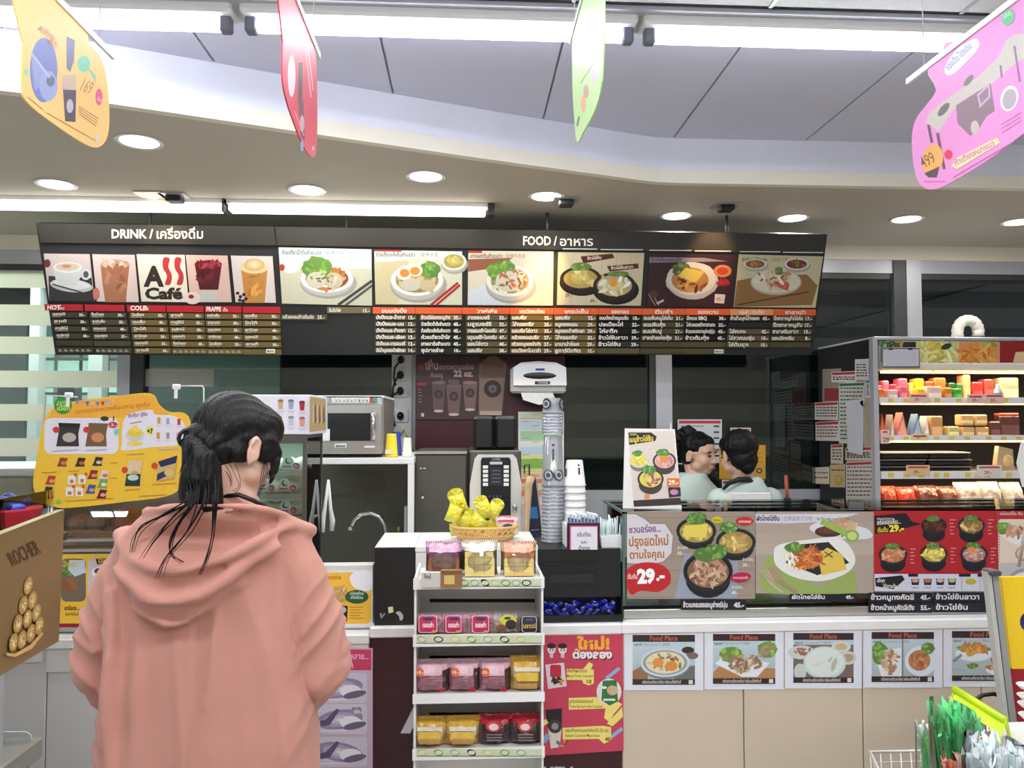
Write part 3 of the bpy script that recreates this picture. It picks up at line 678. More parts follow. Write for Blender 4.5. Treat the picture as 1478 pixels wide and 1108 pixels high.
# ================================================================ people (built early, while the scene is small)
def remeshed(mb, name, parent, voxel, smooth=4, mat=None, label=None, disp=None):
    me = mb.mesh('tmp', Vector((0, 0, 0))); o = bpy.data.objects.new('tmp', me); COL.objects.link(o)
    r = o.modifiers.new('r', 'REMESH'); r.mode = 'VOXEL'; r.voxel_size = voxel; r.use_smooth_shade = True
    if smooth: s_ = o.modifiers.new('s', 'SMOOTH'); s_.factor = .5; s_.iterations = smooth
    dg = bpy.context.evaluated_depsgraph_get(); m2 = bpy.data.meshes.new_from_object(o.evaluated_get(dg))
    bpy.data.objects.remove(o); bpy.data.meshes.remove(me)
    n = len(m2.vertices); co = np.zeros(n*3); m2.vertices.foreach_get('co', co); co = co.reshape(-1, 3)
    if disp is not None:
        no = np.zeros(n*3); m2.vertices.foreach_get('normal', no); no = no.reshape(-1, 3); co = disp(co, no)
    co = co - np.array(wloc(parent)); m2.vertices.foreach_set('co', co.ravel())
    m2.materials.clear(); m2.materials.append(MATS[mat]); m2.name = name
    m2.polygons.foreach_set('use_smooth', [True]*len(m2.polygons)); m2.polygons.foreach_set('material_index', [0]*len(m2.polygons)); m2.update()
    q = bpy.data.objects.new(name, m2); COL.objects.link(q); q.parent = parent
    if label: q['label'] = label
    return q
def Rz(a): return Matrix.Rotation(math.radians(a), 4, 'Z')
def head_frame(c, yaw, pitch, roll=0):
    """yaw 0 looks away from the camera (+Y), positive turns towards +X; pitch > 0 looks down"""
    return Matrix.Translation(Vector(c)) @ Rz(-yaw) @ Matrix.Rotation(math.radians(-pitch), 4, 'X') @ Matrix.Rotation(math.radians(roll), 4, 'Y')
def add_head(mb, M, s=1.0):
    def e(c, r, rot=None):
        mb.ball((0, 0, 0), [v*s for v in r], 18, 12, M=None); n = 18*13
        T = M @ Matrix.Translation(Vector(c)*s) @ (rot or Matrix.Identity(4))
        for i in range(len(mb.v)-n, len(mb.v)): mb.v[i] = tuple(T @ Vector(mb.v[i]))
    e((0, -.012, .022), (.074, .093, .086)); e((0, .030, -.030), (.061, .060, .072)); e((0, .052, -.082), (.030, .028, .024))
    for k in (-1, 1):
        e((.034*k, .058, -.034), (.026, .024, .028)); e((.077*k, -.004, -.020), (.006, .015, .027), Matrix.Rotation(math.radians(-18*k), 4, 'Z')); e((.030*k, .068, .020), (.024, .012, .010)); e((.045*k, .02, -.062), (.022, .034, .024))
    e((0, .088, -.060), (.022, .010, .006)); e((0, .086, -.069), (.018, .009, .006)); e((0, .102, -.030), (.012, .012, .010)); e((.011, .096, -.034), (.008, .009, .006)); e((-.011, .096, -.034), (.008, .009, .006))
    for k in (-1, 1):
        p = [M @ (Vector((.082*k+.004*k*math.cos(t), -.009-.015*math.cos(t)*1.0, -.018+.029*math.sin(t)))*s) for t in [q*math.pi/8 for q in range(-4, 9)]]
        mb.tube(p, [.005*s]+[.0048*s]*11+[.003*s], 8)
    p = [M @ (Vector(v)*s) for v in ((0, .082, .012), (0, .093, -.008), (0, .102, -.028))]; mb.tube(p, [.008*s, .008*s, .009*s], 10)
def add_hand(mb, w, d, up, side=1, curl=.5, s=1.0):
    """palm with five bent fingers; w wrist point, d direction of the hand, up back of the hand"""
    w = Vector(w); d = Vector(d).normalized(); up = Vector(up); up = (up-d*up.dot(d)).normalized(); sd = d.cross(up)*side
    for k in range(5):
        o = (k-2)*.009*s; mb.tube([w+sd*o*.7, w+d*.045*s+sd*o*1.5, w+d*.085*s+sd*o*2.0], [.014*s, .0145*s, .012*s], 8)
    for k, L_ in enumerate((.062, .072, .076, .068)):
        a = w+d*.082*s+sd*(k-1.5)*.0205*s; pts = [a-d*.02*s, a]; ang = 0
        for j, f in enumerate((.45, .32, .23)):
            ang += curl*(.7, .8, .6)[j]; pts.append(pts[-1]+(d*math.cos(ang)-up*math.sin(ang))*L_*f*s)
        mb.tube(pts, [.009*s, .009*s, .0085*s, .008*s, .007*s], 8)
    b = w+d*.03*s+sd*.026*s; t1 = b+(d*.6+sd*.8-up*.2).normalized()*.035*s; t2 = t1+(d*.85+sd*.3-up*.4).normalized()*.028*s
    mb.tube([w+d*.015*s, b, t1, t2], [.014*s, .0125*s, .010*s, .008*s], 8)
def limb(mb, pts, rs): mb.tube(pts, rs, 14); [mb.ball(p, r*.98, 12, 8) for p, r in zip(pts, rs)]
def noise_disp(amp, sc, st=(1, 1, 1)):
    def f(co, no):
        d = np.array([noise.noise(Vector((c[0]*sc*st[0], c[1]*sc*st[1], c[2]*sc*st[2]))) for c in co]); return co+no*(d*amp)[:, None]
    return f
def ell_ring(c, rx, ry, n=28, p=2.4):
    r = []
    for k in range(n):
        t = 2*math.pi*k/n; cs, sn = math.cos(t), math.sin(t)
        r.append((c[0]+rx*math.copysign(abs(cs)**(2/p), cs), c[1]+ry*math.copysign(abs(sn)**(2/p), sn), c[2]))
    return r
# ---------------------------------------------------------------- customer in the pink hoodie
KY = 1.78; S = 1/646.0
def K(px, py, Y=KY): return Vector(at(px, py, Y))
foot = K(302, 1100); cust = thing('person', 'woman with black ponytail in a salmon pink hoodie seen from behind at the counter', 'person', (foot.x, KY+.02, 0))
HM = head_frame(K(342, 640, 1.80), 40, 17)
hipL, hipR = Vector((foot.x-.095, KY+.02, .86)), Vector((foot.x+.095, KY+.02, .86))
mb = MB('skin'); add_head(mb, HM, 1.0)
nk0 = HM @ Vector((0, -.035, -.05)); nk1 = K(338, 728, 1.79)
limb(mb, [nk0, (nk0+nk1)/2, nk1, nk1+Vector((-.01, .01, -.05))], [.05, .049, .055, .075])
mb.loft([ell_ring((foot.x, KY+.01, z), rx, ry) for z, rx, ry in ((.80, .15, .10), (.92, .155, .10), (1.02, .12, .085), (1.12, .135, .09), (1.22, .15, .085), (1.27, .12, .06), (1.30, .06, .05))])
shL, shR = K(200, 800), K(412, 795); elL, elR = K(150, 962, 1.80), K(464, 958, 1.80); wrL, wrR = K(235, 985, 2.0), K(385, 990, 2.0)
for sh, el, wr, sd in ((shL, elL, wrL, 1), (shR, elR, wrR, -1)):
    limb(mb, [sh, (sh+el)/2, el, (el+wr)/2, wr], [.045, .04, .034, .032, .025]); add_hand(mb, wr, Vector((.5*sd, .75, .15)), Vector((-.4*sd, 0, 1)), sd, .45)
for h, sg in ((hipL, -1), (hipR, 1)):
    kn = Vector((h.x+.01*sg, h.y+.01, .47)); an = Vector((h.x+.015*sg, h.y-.01, .08)); limb(mb, [h, kn, an], [.085, .055, .038]); limb(mb, [an+Vector((0, -.02, -.03)), an+Vector((0, .08, -.045)), an+Vector((0, .15, -.052))], [.034, .032, .024])
remeshed(mb, 'body', cust, .0055, 3, 'skin')
# jeans and shoes
mb = MB('denim')
for h, sg in ((hipL, -1), (hipR, 1)):
    kn = Vector((h.x+.01*sg, h.y+.01, .47)); an = Vector((h.x+.015*sg, h.y-.01, .10)); limb(mb, [h+Vector((0, 0, .03)), kn, an], [.10, .068, .055])
mb.ball((foot.x, KY+.02, .86), (.17, .125, .11)); remeshed(mb, 'jeans', cust, .009, 4, 'denim')
for h, sg in ((hipL, -1), (hipR, 1)):
    an = Vector((h.x+.015*sg, h.y-.01, .05)); mb = MB('white_plastic'); limb(mb, [an+Vector((0, -.03, -.008)), an+Vector((0, .08, -.008)), an+Vector((0, .16, -.012))], [.041, .041, .034]); mb.v = [(v[0], v[1], max(v[2], .001)) for v in mb.v]
    remeshed(mb, 'shoe', cust, .007, 3, 'white_plastic')
# hoodie
mb = MB('hoodie')
secs = [(733, 335, 52, .062, 1.775), (748, 320, 92, .078, 1.78), (765, 308, 122, .092, 1.785), (790, 304, 130, .106, 1.785), (850, 302, 128, .118, 1.785), (900, 301, 130, .12, 1.785), (960, 301, 136, .124, 1.785), (1040, 302, 147, .13, 1.785), (1120, 303, 150, .135, 1.785), (1195, 303, 150, .135, 1.785), (1205, 303, 140, .125, 1.785)]
mb.loft([ell_ring(tuple(K(cx, y, Yc)), hw*S, d) for y, cx, hw, d, Yc in secs][::-1])
limb(mb, [K(215, 796, 1.785), K(176, 842, 1.785), K(157, 900, 1.785), K(149, 962, 1.80), K(185, 1002, 1.87), K(225, 1000, 1.96)], [.064, .060, .058, .061, .050, .040])
limb(mb, [K(402, 786, 1.785), K(432, 838, 1.785), K(452, 895, 1.785), K(463, 958, 1.80), K(432, 1008, 1.87), K(398, 1000, 1.96)], [.066, .063, .062, .065, .052, .040])
def ridge(pts, r, Y): mb.tube([K(p[0], p[1], p[2] if len(p) > 2 else Y) for p in pts], [r*.5]+[r]*(len(pts)-2)+[r*.5], 8)
# hood bag lying on the back
hb0 = len(mb.v)
mb.loft([ell_ring(tuple(K(cx, y, Yc)), hw*S, d, p=2.0) for y, cx, hw, d, Yc in ((727, 308, 66, .078, 1.722), (745, 303, 88, .086, 1.722), (770, 288, 96, .062, 1.725), (800, 272, 92, .06, 1.70), (830, 264, 80, .058, 1.685), (860, 258, 62, .05, 1.675), (882, 254, 42, .036, 1.675), (896, 251, 18, .018, 1.68))][::-1])
rim1 = [(196, 768, 1.80), (178, 778, 1.74), (180, 794, 1.70), (203, 812, 1.65), (252, 824, 1.62), (316, 806, 1.635), (375, 778, 1.67), (408, 762, 1.715), (426, 760, 1.755), (436, 768, 1.81)]
mb.tube([K(*p) for p in smooth_outline(rim1, 4)[:-4]], .0135, 10)
mb.tube([K(*p) for p in smooth_outline([(182, 812, 1.69), (196, 846, 1.645), (232, 868, 1.625), (280, 862, 1.625), (322, 836, 1.64), (362, 806, 1.67), (400, 782, 1.70)], 4)[:-4]], .014, 10)
mb.tube([K(*p) for p in smooth_outline([(200, 868, 1.67), (222, 890, 1.65), (250, 900, 1.645), (284, 886, 1.65), (316, 858, 1.665), (345, 832, 1.68)], 4)[:-4]], .011, 10)
mb.tube([K(*p) for p in smooth_outline([(222, 742, 1.72), (250, 733, 1.645), (290, 729, 1.625), (340, 730, 1.64), (392, 737, 1.69), (418, 750, 1.75), (424, 762, 1.80)], 4)[:-4]], .012, 8)
# creases of the sleeves and the back
for pts, r in ((((436, 968, 1.755), (462, 990, 1.755), (486, 988, 1.78)), .012), (((446, 890, 1.74), (476, 905, 1.752)), .012), (((114, 960, 1.765), (140, 938, 1.74), (172, 920, 1.74)), .013), (((122, 994, 1.78), (150, 972, 1.755), (182, 952, 1.75)), .012),
              (((163, 850, 1.712), (161, 950, 1.69), (160, 1150, 1.68)), .022), (((206, 900, 1.69), (200, 1000, 1.682), (198, 1150, 1.68)), .022), (((285, 920, 1.69), (305, 1010, 1.682), (318, 1150, 1.68)), .024)):
    mb.tube([K(*p) for p in pts], [r*.8]+[r]*(len(pts)-2)+[r*.7], 10)
for Y_, xs_ in ((1.655, (200, 250, 310, 370, 410)),): mb.tube([K(x, 1172+(x-300)*-.02, Y_+abs(x-303)*.0001) for x in xs_], .008, 8)
def hdisp(co, no):
    out = co.copy()
    for i, c in enumerate(co):
        v = Vector(c); a = noise.noise(Vector((c[0]*8, c[1]*8, c[2]*2.6)))*.014 + noise.noise(Vector((c[0]*16+5, c[1]*16, c[2]*9)))*.005
        # drawn folds: long soft ones down the back, tight slanting ones in the sleeves
        dx = c[0]-foot.x; arm = min(1, max(0, (abs(dx)-.17)/.05)); low = min(1, max(0, (1.22-c[2])/.15)); sg = 1 if dx > 0 else -1
        f1 = 1-abs(noise.noise(Vector((c[0]*9+c[2]*1.3*sg, c[1]*3, c[2]*1.7+3)))*2.2); f2 = 1-abs(noise.noise(Vector((c[0]*5, c[1]*6+7, (c[2]-abs(dx)*1.1)*15)))*2.2)
        a += low*(1-arm)*max(0, f1)**2*.013 + low*arm*max(0, f2)**2*.012
        out[i] = c+no[i]*(a-.003)
    return out
remeshed(mb, 'hoodie', cust, .0058, 4, 'hoodie', 'salmon pink hooded sweatshirt with the hood lying on the back', hdisp)
# hair
def hair_disp(ax_sc, amp):
    def f(co, no):
        inv = HM.inverted(); out = co.copy()
        for i, c in enumerate(co):
            l = inv @ Vector(c); th = math.atan2(l.x, l.z+.15); a = noise.noise(Vector((th*ax_sc, l.y*6, l.z*2)))*amp
            out[i] = c+no[i]*a
        return out
    return f
mb = MB('hair')
def he(c, r, rot=None):
    mb.ball((0, 0, 0), r, 20, 14); n = 20*15
    T = HM @ Matrix.Translation(Vector(c)) @ (rot or Matrix.Identity(4))
    for i in range(len(mb.v)-n, len(mb.v)): mb.v[i] = tuple(T @ Vector(mb.v[i]))
he((0, -.016, .024), (.078, .095, .089)); he((0, -.055, -.022), (.063, .055, .058)); he((0, .02, .045), (.074, .074, .058)); he((0, -.095, -.012), (.030, .030, .030))
for k in (-1, 1): he((.064*k, .030, .006), (.016, .032, .040)); he((.058*k, -.034, -.022), (.02, .026, .028)); he((.064*k, .066, -.028), (.008, .009, .048))
tie = HM @ Vector((0, -.112, -.020))
remeshed(mb, 'hair', cust, .0045, 3, 'hair', None, hair_disp(26, .0045))
mb = MB('hair'); pts = [tie, K(292, 662, 1.69), K(289, 688, 1.69), K(291, 714, 1.695), K(292, 740, 1.705), K(290, 756, 1.71)]
mb.tube(pts, [.020, .032, .040, .043, .038, .02], 18)
for k in range(9):
    a = (k-4)/4.0; mb.tube([tie+Vector((a*.008, -.008, 0)), K(291+a*22, 668, 1.672+abs(a)*.02), K(290+a*27, 706, 1.66+abs(a)*.03), K(291+a*27, 742, 1.672+abs(a)*.03)], [.008, .009, .009, .007], 6)
remeshed(mb, 'ponytail', cust, .0045, 2, 'hair', None, lambda co, no: co+no*(np.array([noise.noise(Vector((c[0]*120, c[1]*60, c[2]*7))) for c in co])*.0035)[:, None])
mb = MB('black'); mb.tube([tie+Vector((.020*math.cos(t), .010*math.cos(t), .020*math.sin(t))) for t in [k*math.pi/6 for k in range(12)]], .0045, 6, closed=True); mb.part('hair_tie', cust)
st_ = MB('hair_plain'); RS = random.Random(3)
def smooth_open(pts, sub=4):
    P = [np.array(p, float) for p in pts]; P = [2*P[0]-P[1]]+P+[2*P[-1]-P[-2]]; out = []
    for i in range(1, len(P)-2):
        for j in range(sub):
            t = j/sub; a, b, c, d = P[i-1:i+3]; out.append(.5*((2*b)+(-a+c)*t+(2*a-5*b+4*c-d)*t*t+(-a+3*b-3*c+d)*t**3))
    return out+[P[-2]]
base = [[(274, 724, 1.645), (240, 741, 1.645), (206, 760, 1.66), (194, 778, 1.668), (190, 796, 1.66)], [(280, 724, 1.64), (258, 758, 1.64), (247, 786, 1.63), (250, 802, 1.602), (266, 812, 1.60)], [(292, 724, 1.638), (272, 766, 1.635), (240, 806, 1.605), (230, 834, 1.615)], [(312, 722, 1.64), (306, 771, 1.645), (298, 806, 1.61), (286, 830, 1.62)], [(278, 724, 1.642), (250, 750, 1.645), (222, 780, 1.645), (205, 806, 1.62)]]
for b in base:
    for k in range(5):
        d = RS.uniform(-9, 9); e = RS.uniform(-6, 6); b2 = [(b[0][0], 698+RS.uniform(-12, 12), 1.668), (b[0][0], b[0][1]-2, 1.612)]+[(q[0], q[1], min(q[2], 1.622) if q[1] < 772 and q[0] > 225 else q[2]) for q in b[1:]]; pp = smooth_open([(p[0]+d*(1-j/len(b))+e*j/len(b)+RS.uniform(-1.5, 1.5), p[1]+RS.uniform(-2, 2), p[2]-.004) for j, p in enumerate(b2)], 4); st_.tube([K(*p) for p in pp], [.0015*(1-j/len(pp))+.0003 for j in range(len(pp))], 5)
for k in range(4): st_.tube([HM @ Vector((.066+k*.003, .035, -.03)), K(378+k*3, 680, 1.76), K(375+k*2, 700, 1.755), K(371+k, 716, 1.75)], [.0010, .0009, .0007, .0004], 5)
for k in range(5): st_.tube([K(*p) for p in smooth_open([(304+k*8, 668-k*2, 1.722), (318+k*7, 676+k*3, 1.725), (322+k*6+(k % 2)*5, 692+k*3, 1.732), (318+k*5, 704+k*2, 1.738)], 3)], .0006, 5)
for k in range(6): st_.tube([tie+Vector((-.01, 0, .004*k)), K(276-k*2, 640+k*5, 1.66), K(268-k*2, 655+k*6, 1.665)], [.0018, .0014, .0005], 5)
st_.part('loose_hair', cust, kind='stuff')
mb = MB('black'); mb.tube([K(*p) for p in ((322, 716, 1.737), (345, 714, 1.728), (366, 722, 1.735), (384, 732, 1.76))], .005, 8); mb.part('neck_band', cust)
# ---------------------------------------------------------------- two staff members behind the glass case
def staff(lab, hc, yaw, pitch, cx, shpx, Yb, neck, bun, hair_c, panel=False, roll=0):
    s_ = .94; px0 = 1/307.0
    def Q(px, py, Y=Yb): return Vector(at(px, py, Y))
    c0 = Q(cx, 740); t = thing('person', lab, 'person', (c0.x, Yb, 0), 'shop staff in mint shirts')
    M = head_frame(Q(*hc), yaw, pitch, roll); mb = MB('skin'); add_head(mb, M, s_)
    n0 = M @ Vector((0, -.035, -.055)); n1 = Q(*neck); limb(mb, [n0, (n0+n1)/2, n1, n1+Vector((0, 0, -.05))], [.046, .045, .05, .065])
    zs = n1.z
    mb.loft([ell_ring((c0.x, Yb+.02, z), rx, ry) for z, rx, ry in ((.72, .13, .09), (.82, .14, .1), (.92, .11, .08), (1.0, .12, .085), (zs-.10, .13, .08), (zs-.05, .10, .05), (zs-.03, .05, .045))])
    L_, R_ = Q(*shpx[0]), Q(*shpx[1])
    for sh, sd in ((L_, -1), (R_, 1)):
        el = sh+Vector((.03*sd, .0, -.24)); wr = el+Vector((-.03*sd, -.07 if abs(yaw) > 90 else .07, -.17)); limb(mb, [sh, (sh+el)/2, el, wr], [.042, .038, .032, .024]); add_hand(mb, wr, (0, -.4 if abs(yaw) > 90 else .4, -1), (sd, 0, 0), sd, .5, .9)
    for sg in (-1, 1):
        h = Vector((c0.x+.08*sg, Yb+.02, .72)); kn = Vector((h.x, h.y+.03, .40)); an = Vector((h.x, h.y, .07)); limb(mb, [h, kn, an], [.075, .05, .036]); fd = 1
        limb(mb, [an+Vector((0, -.02, -.03)), an+Vector((0, .12, -.042))], [.032, .024])
    remeshed(mb, 'body', t, .006, 3, 'skin')
    mb = MB('mint_cloth')
    mb.loft([ell_ring((c0.x, Yb+(.02 if z < zs-.1 else .0), z), rx, ry) for z, rx, ry in ((.70, .165, .12), (.85, .16, .12), (1.0, .15, .11), (zs-.13, .175, .105), (zs-.07, .155, .085), (zs-.028, .105, .085), (zs-.0, .076, .080), (zs+.026, .060, .068))])
    for sh, sd in ((L_, -1), (R_, 1)):
        el = sh+Vector((.03*sd, 0, -.20)); limb(mb, [Vector((c0.x+.05*sd, Yb+.01, zs-.06)), sh, (sh+el)/2, el], [.055, .060, .056, .054])
        mb.tube([sh+Vector((-.02*sd, -.05, .01)), sh+Vector((.01*sd, -.062, -.06)), sh+Vector((.0, -.06, -.14))], .010, 8)
        mb.tube([sh+Vector((-.04*sd, -.045, -.03)), sh+Vector((-.02*sd, -.062, -.10))], .008, 8)
    remeshed(mb, 'shirt', t, .0065, 4, 'mint_cloth', None, noise_disp(.007, 11))
    mb = MB('denim')
    for sg in (-1, 1):
        h = Vector((c0.x+.08*sg, Yb+.02, .74)); kn = Vector((h.x, h.y+.03, .40)); an = Vector((h.x, h.y, .09)); limb(mb, [h, kn, an], [.09, .063, .05])
    remeshed(mb, 'trousers', t, .01, 3, 'denim')
    for sg in (-1, 1):
        mb = MB('black'); x = c0.x+.08*sg; limb(mb, [(x, Yb, .038), (x, Yb+.14, .032)], [.038, .031]); mb.v = [(v[0], v[1], max(v[2], .001)) for v in mb.v]; mb.part('shoe', t)
    mb = MB('hair_plain')
    for c, r in hair_c:
        mb.ball((0, 0, 0), r, 18, 12); n = 18*13; T = M @ Matrix.Translation(Vector(c))
        for i in range(len(mb.v)-n, len(mb.v)): mb.v[i] = tuple(T @ Vector(mb.v[i]))
    remeshed(mb, 'hair', t, .005, 2, 'hair_plain', None, noise_disp(.004, 55, (1, 1, .5)))
    if bun:
        mb = MB('hair_plain'); 
        for c, r in bun:
            mb.ball((0, 0, 0), r, 16, 10); n = 16*11; T = M @ Matrix.Translation(Vector(c))
            for i in range(len(mb.v)-n, len(mb.v)): mb.v[i] = tuple(T @ Vector(mb.v[i]))
        remeshed(mb, 'hair_bun', t, .005, 1, 'hair_plain', None, noise_disp(.012, 45))
    return t, M, Q
s1, M1, Q1 = staff('staff woman with a high black bun and mint shirt, face turned to the right', (1010, 654, 3.92), 142, 8, 1000, ((979, 722), (1020, 724)), 3.92, (1004, 690, 3.93),
    [((0, -.085, .085), (.048, .045, .042)), ((.02, -.12, .06), (.035, .035, .035)), ((-.03, -.10, .05), (.04, .03, .04)), ((0, -.11, .015), (.045, .03, .05))],
    [((0, -.026, .030), (.078, .088, .078)), ((0, -.045, -.02), (.070, .055, .055)), ((0, -.008, .054), (.073, .074, .046))])
def face(t, M, s_=.94):
    def fe(name, c, r, mat='paint', col=(40, 28, 26), rot=0, lab=None):
        mb = MB(mat, col); mb.ball((0, 0, 0), [v*s_ for v in r], 12, 8)
        T = M @ Matrix.Translation(Vector(c)*s_) @ Matrix.Rotation(math.radians(rot), 4, 'Y'); mb.v = [tuple(T @ Vector(v)) for v in mb.v]; mb.part(name, t, lab)
    for k in (-1, 1):
        fe('eye', (.030*k, .0825, .0005), (.0135, .006, .0045), rot=6*k); fe('eyebrow', (.032*k, .0825, .021), (.018, .005, .0028), col=(50, 36, 32), rot=8*k)
    fe('lips', (0, .0935, -.0635), (.017, .007, .0060), col=(176, 92, 88))
face(s1, M1)
s2, M2, Q2 = staff('staff member seen from behind with pinned black hair, black collar and mint shirt', (1065, 655, 3.60), -14, 14, 1077, ((1040, 722), (1112, 720)), 3.60, (1073, 697, 3.60),
    [((0, -.088, -.005), (.030, .022, .055)), ((.0, -.075, -.05), (.030, .022, .035))],
    [((0, -.022, .028), (.080, .096, .084)), ((0, -.045, -.03), (.064, .055, .06)), ((0, .01, .05), (.072, .075, .05)), ((0, -.06, -.07), (.036, .03, .035))])
face(s2, M2)
mb = MB('paint', (28, 34, 42)); mb.tube([Q2(1044, 706, 3.555), Q2(1052, 697, 3.535), Q2(1066, 692, 3.522), Q2(1080, 692, 3.522), Q2(1090, 698, 3.555)], [.008, .014, .016, .016, .008], 8, flat=.8); mb.part('collar', s2, 'black collar band')
mb = MB('white_plastic'); a_, b_ = Q2(1053, 711, 3.475), Q2(1114, 760, 3.475); mb.box((a_.x, 3.475, b_.z), (b_.x, 3.49, a_.z), bev=.004); mb.part('back_panel', s2, 'white rectangular panel on the back of the shirt')
for t in (cust, s1, s2):
    pass
# ================================================================ counters
def X(px, Y, py=800): return float(at(px, py, Y)[0])
def Z(py, Y, px=740): return float(at(px, py, Y)[2])
YF = 2.40
def seg(name, label, x0, x1, yb0, base_mat, panels, ztop=.885, z1=.853, gmat='counter_white'):
    t = thing(name, label, 'counter', ((x0+x1)/2, 2.7, 0))
    MB('white_laminate').box((x0, YF, z1), (x1, 3.05, ztop), bev=.004).part('worktop', t)
    MB(base_mat).box((x0, YF+.02, .08), (x1, 3.0, z1)).part('base', t)
    MB('matt_black').box((x0, YF+.06, 0), (x1, 2.95, .08)).part('plinth', t)
    for a, b in zip(panels[:-1], panels[1:]):
        MB(base_mat).box((a+.0015, YF+.008, .09), (b-.0015, YF+.02, z1-.002), bev=.002).part('front_panel', t)
    return t
xr = [X(q, YF, 950) for q in (898, 1074, 1246, 1418)]
cr = seg('service_counter', 'right-hand service counter with beige front panels and white top, under the glass case', xr[0], 2.6, 0, 'beige_board', xr+[xr[-1]+.37, xr[-1]+.72, 2.6])
cm = seg('service_counter', 'middle service counter with dark maroon front, behind the snack rack', X(534, YF), xr[0], 0, 'maroon', [X(534, YF), xr[0]])
cl_ = seg('service_counter', 'left-hand white service counter in front of the woman in pink', -2.6, X(534, YF)-.001, 0, 'counter_white', [-2.6, X(70, YF), X(534, YF)-.001], ztop=.865, z1=.835)
MB('counter_white').box((X(70, YF)+.0, YF+.003, .77), (X(534, YF)-.003, YF+.0075, .834)).part('front_rail', cl_)
MB('counter_white').box((-2.6, YF+.001, .80), (X(64, YF), YF+.0075, .83)).part('front_rail', cl_)
# white letter A on the maroon front, mostly behind the rack
a = Print(**front(YF+.0075)); a.slab([(601, 1012), (618, 1012), (640, 1058), (626, 1058), (609, 1022), (592, 1058), (578, 1058)], (214, 214, 222), .003)
a.mb.part('letter', cm)
a = Print(**front(YF+.0075)); a.text('KITCHEN', 735, 1122, 22, (196, 190, 194), w=92, bold=.04); a.mb.part('lettering', cm)
# back counter along the wall that carries machines and sink
bc = thing('back_counter', 'steel back counter behind the service counters carrying sink and machines', 'counter', (-.5, 3.35, 0))
MB('dark_steel').box((-2.9, 3.08, 0), (.62, 3.7, .84)).part('base', bc)
MB('steel').box((-2.9, 3.06, .84), (.62, 3.72, .865)).part('worktop', bc)
t = thing('prep_table', 'narrow steel prep table beside the chiller side', 'table', (1.66, 3.5, 0))
MB('steel').box((1.46, 3.3, .845), (1.88, 3.72, .865)).part('table_top', t)
for x_, y_ in ((1.48, 3.32), (1.84, 3.32), (1.48, 3.68), (1.84, 3.68)): MB('steel').box((x_, y_, 0), (x_+.025, y_+.025, .845)).part('leg', t)
# ---------------------------------------------------------------- papers below the worktop
def plate(p, cx, cy, rx, ry, rot=0): p.ell(cx, cy+1, rx, ry, (190, 196, 204), rot); p.ell(cx, cy, rx*.97, ry*.94, (226, 232, 238), rot)
def fp(x0, x1, ybase, lab, draw):
    Yp = YF+.006
    p = Print(**front(Yp)); dy = -(x0-900)*.012
    p.rslab(x0, 912+dy, x1, 996+dy*.9, (224, 226, 236), .0012)
    ix0, ix1 = x0+(12 if x1-x0 > 100 else 12), x1-12 if x1 < 1460 else x1
    y0, y1 = 916+dy, 988+dy
    p.rect(ix0, y0, ix1, y0+10, (62, 44, 42)); p.text('Food Place', (ix0+ix1)/2, y0+8.2, 10, (190, 92, 78), w=(ix1-ix0)*.45, anchor='c', bold=.03)
    p.vgrad(ix0, y0+10, ix1, y1-8, (188, 206, 214), (172, 184, 186), 5)
    p.text('เมนูแนะนำ', ix0+2, y0+15.5, 5, (60, 70, 80), w=12).text('Thai style dish  $  泰国菜', ix0+16, y0+15.5, 4.4, (120, 132, 142), w=38, bold=0)
    draw(p, ix0, y0+10, ix1, y1-8)
    p.rect(ix0, y1-8, ix1, y1, (58, 46, 44)); p.text('อร่อยจานเดียวสดใหม่ พร้อมเสิร์ฟทันที', ix0+14, y1-2, 6, (214, 206, 196), w=(ix1-ix0)*.62).rect(ix1-9, y1-7, ix1-3, y1-1, (220, 214, 200))
    p.mb.thing('menu_paper', lab, 'menu sheet', 'food sheets taped under the worktop')
def d1(p, a, b, c, d):
    p.poly([(a, d-12), (a+22, d-24), (a+22, d), (a, d)], (150, 110, 80)).poly([(c-30, d-14), (c, d-20), (c, d), (c-30, d)], (110, 112, 112))
    p.ell(c-10, b+12, 9, 5, (60, 50, 46)).ell(c-4, b+20, 9, 5, (120, 106, 96))
    p.ell((a+c)/2+2, (b+d)/2+6, 36, 21, (120, 126, 132)).ell((a+c)/2+2, (b+d)/2+3, 36, 21, (206, 212, 216)).ell((a+c)/2+2, (b+d)/2+3, 32, 18, (150, 156, 160)).ell((a+c)/2+2, (b+d)/2+3, 28, 16, (226, 214, 178))
    p.scat((a+c)/2+2, (b+d)/2+3, 24, 12, 22, 3, [(150, 110, 80), (206, 190, 150), (110, 130, 70)]).ell((a+c)/2-8, (b+d)/2+3, 8, 7, (226, 146, 70)).ell((a+c)/2+11, (b+d)/2+8, 9, 7, (226, 140, 66))
def d2(p, a, b, c, d):
    p.poly([(a, d-8), (a+12, d-20), (c, d-14), (c, d), (a, d)], (180, 130, 84)).poly([(a+3, b+33), (a+20, b+18), (c-8, b+32), (c-26, d-2), (a+42, d-2)], (226, 230, 236))
    p.leaf(a+27, b+20, 17, 11, (126, 166, 60)).leaf(c-12, b+12, 14, 12, (130, 170, 60)).scat(c-14, b+14, 8, 6, 14, 3, [(176, 140, 120)]).scat((a+c)/2, (b+d)/2+6, 24, 12, 50, 4, [(206, 190, 160), (150, 116, 92), (186, 160, 130)])
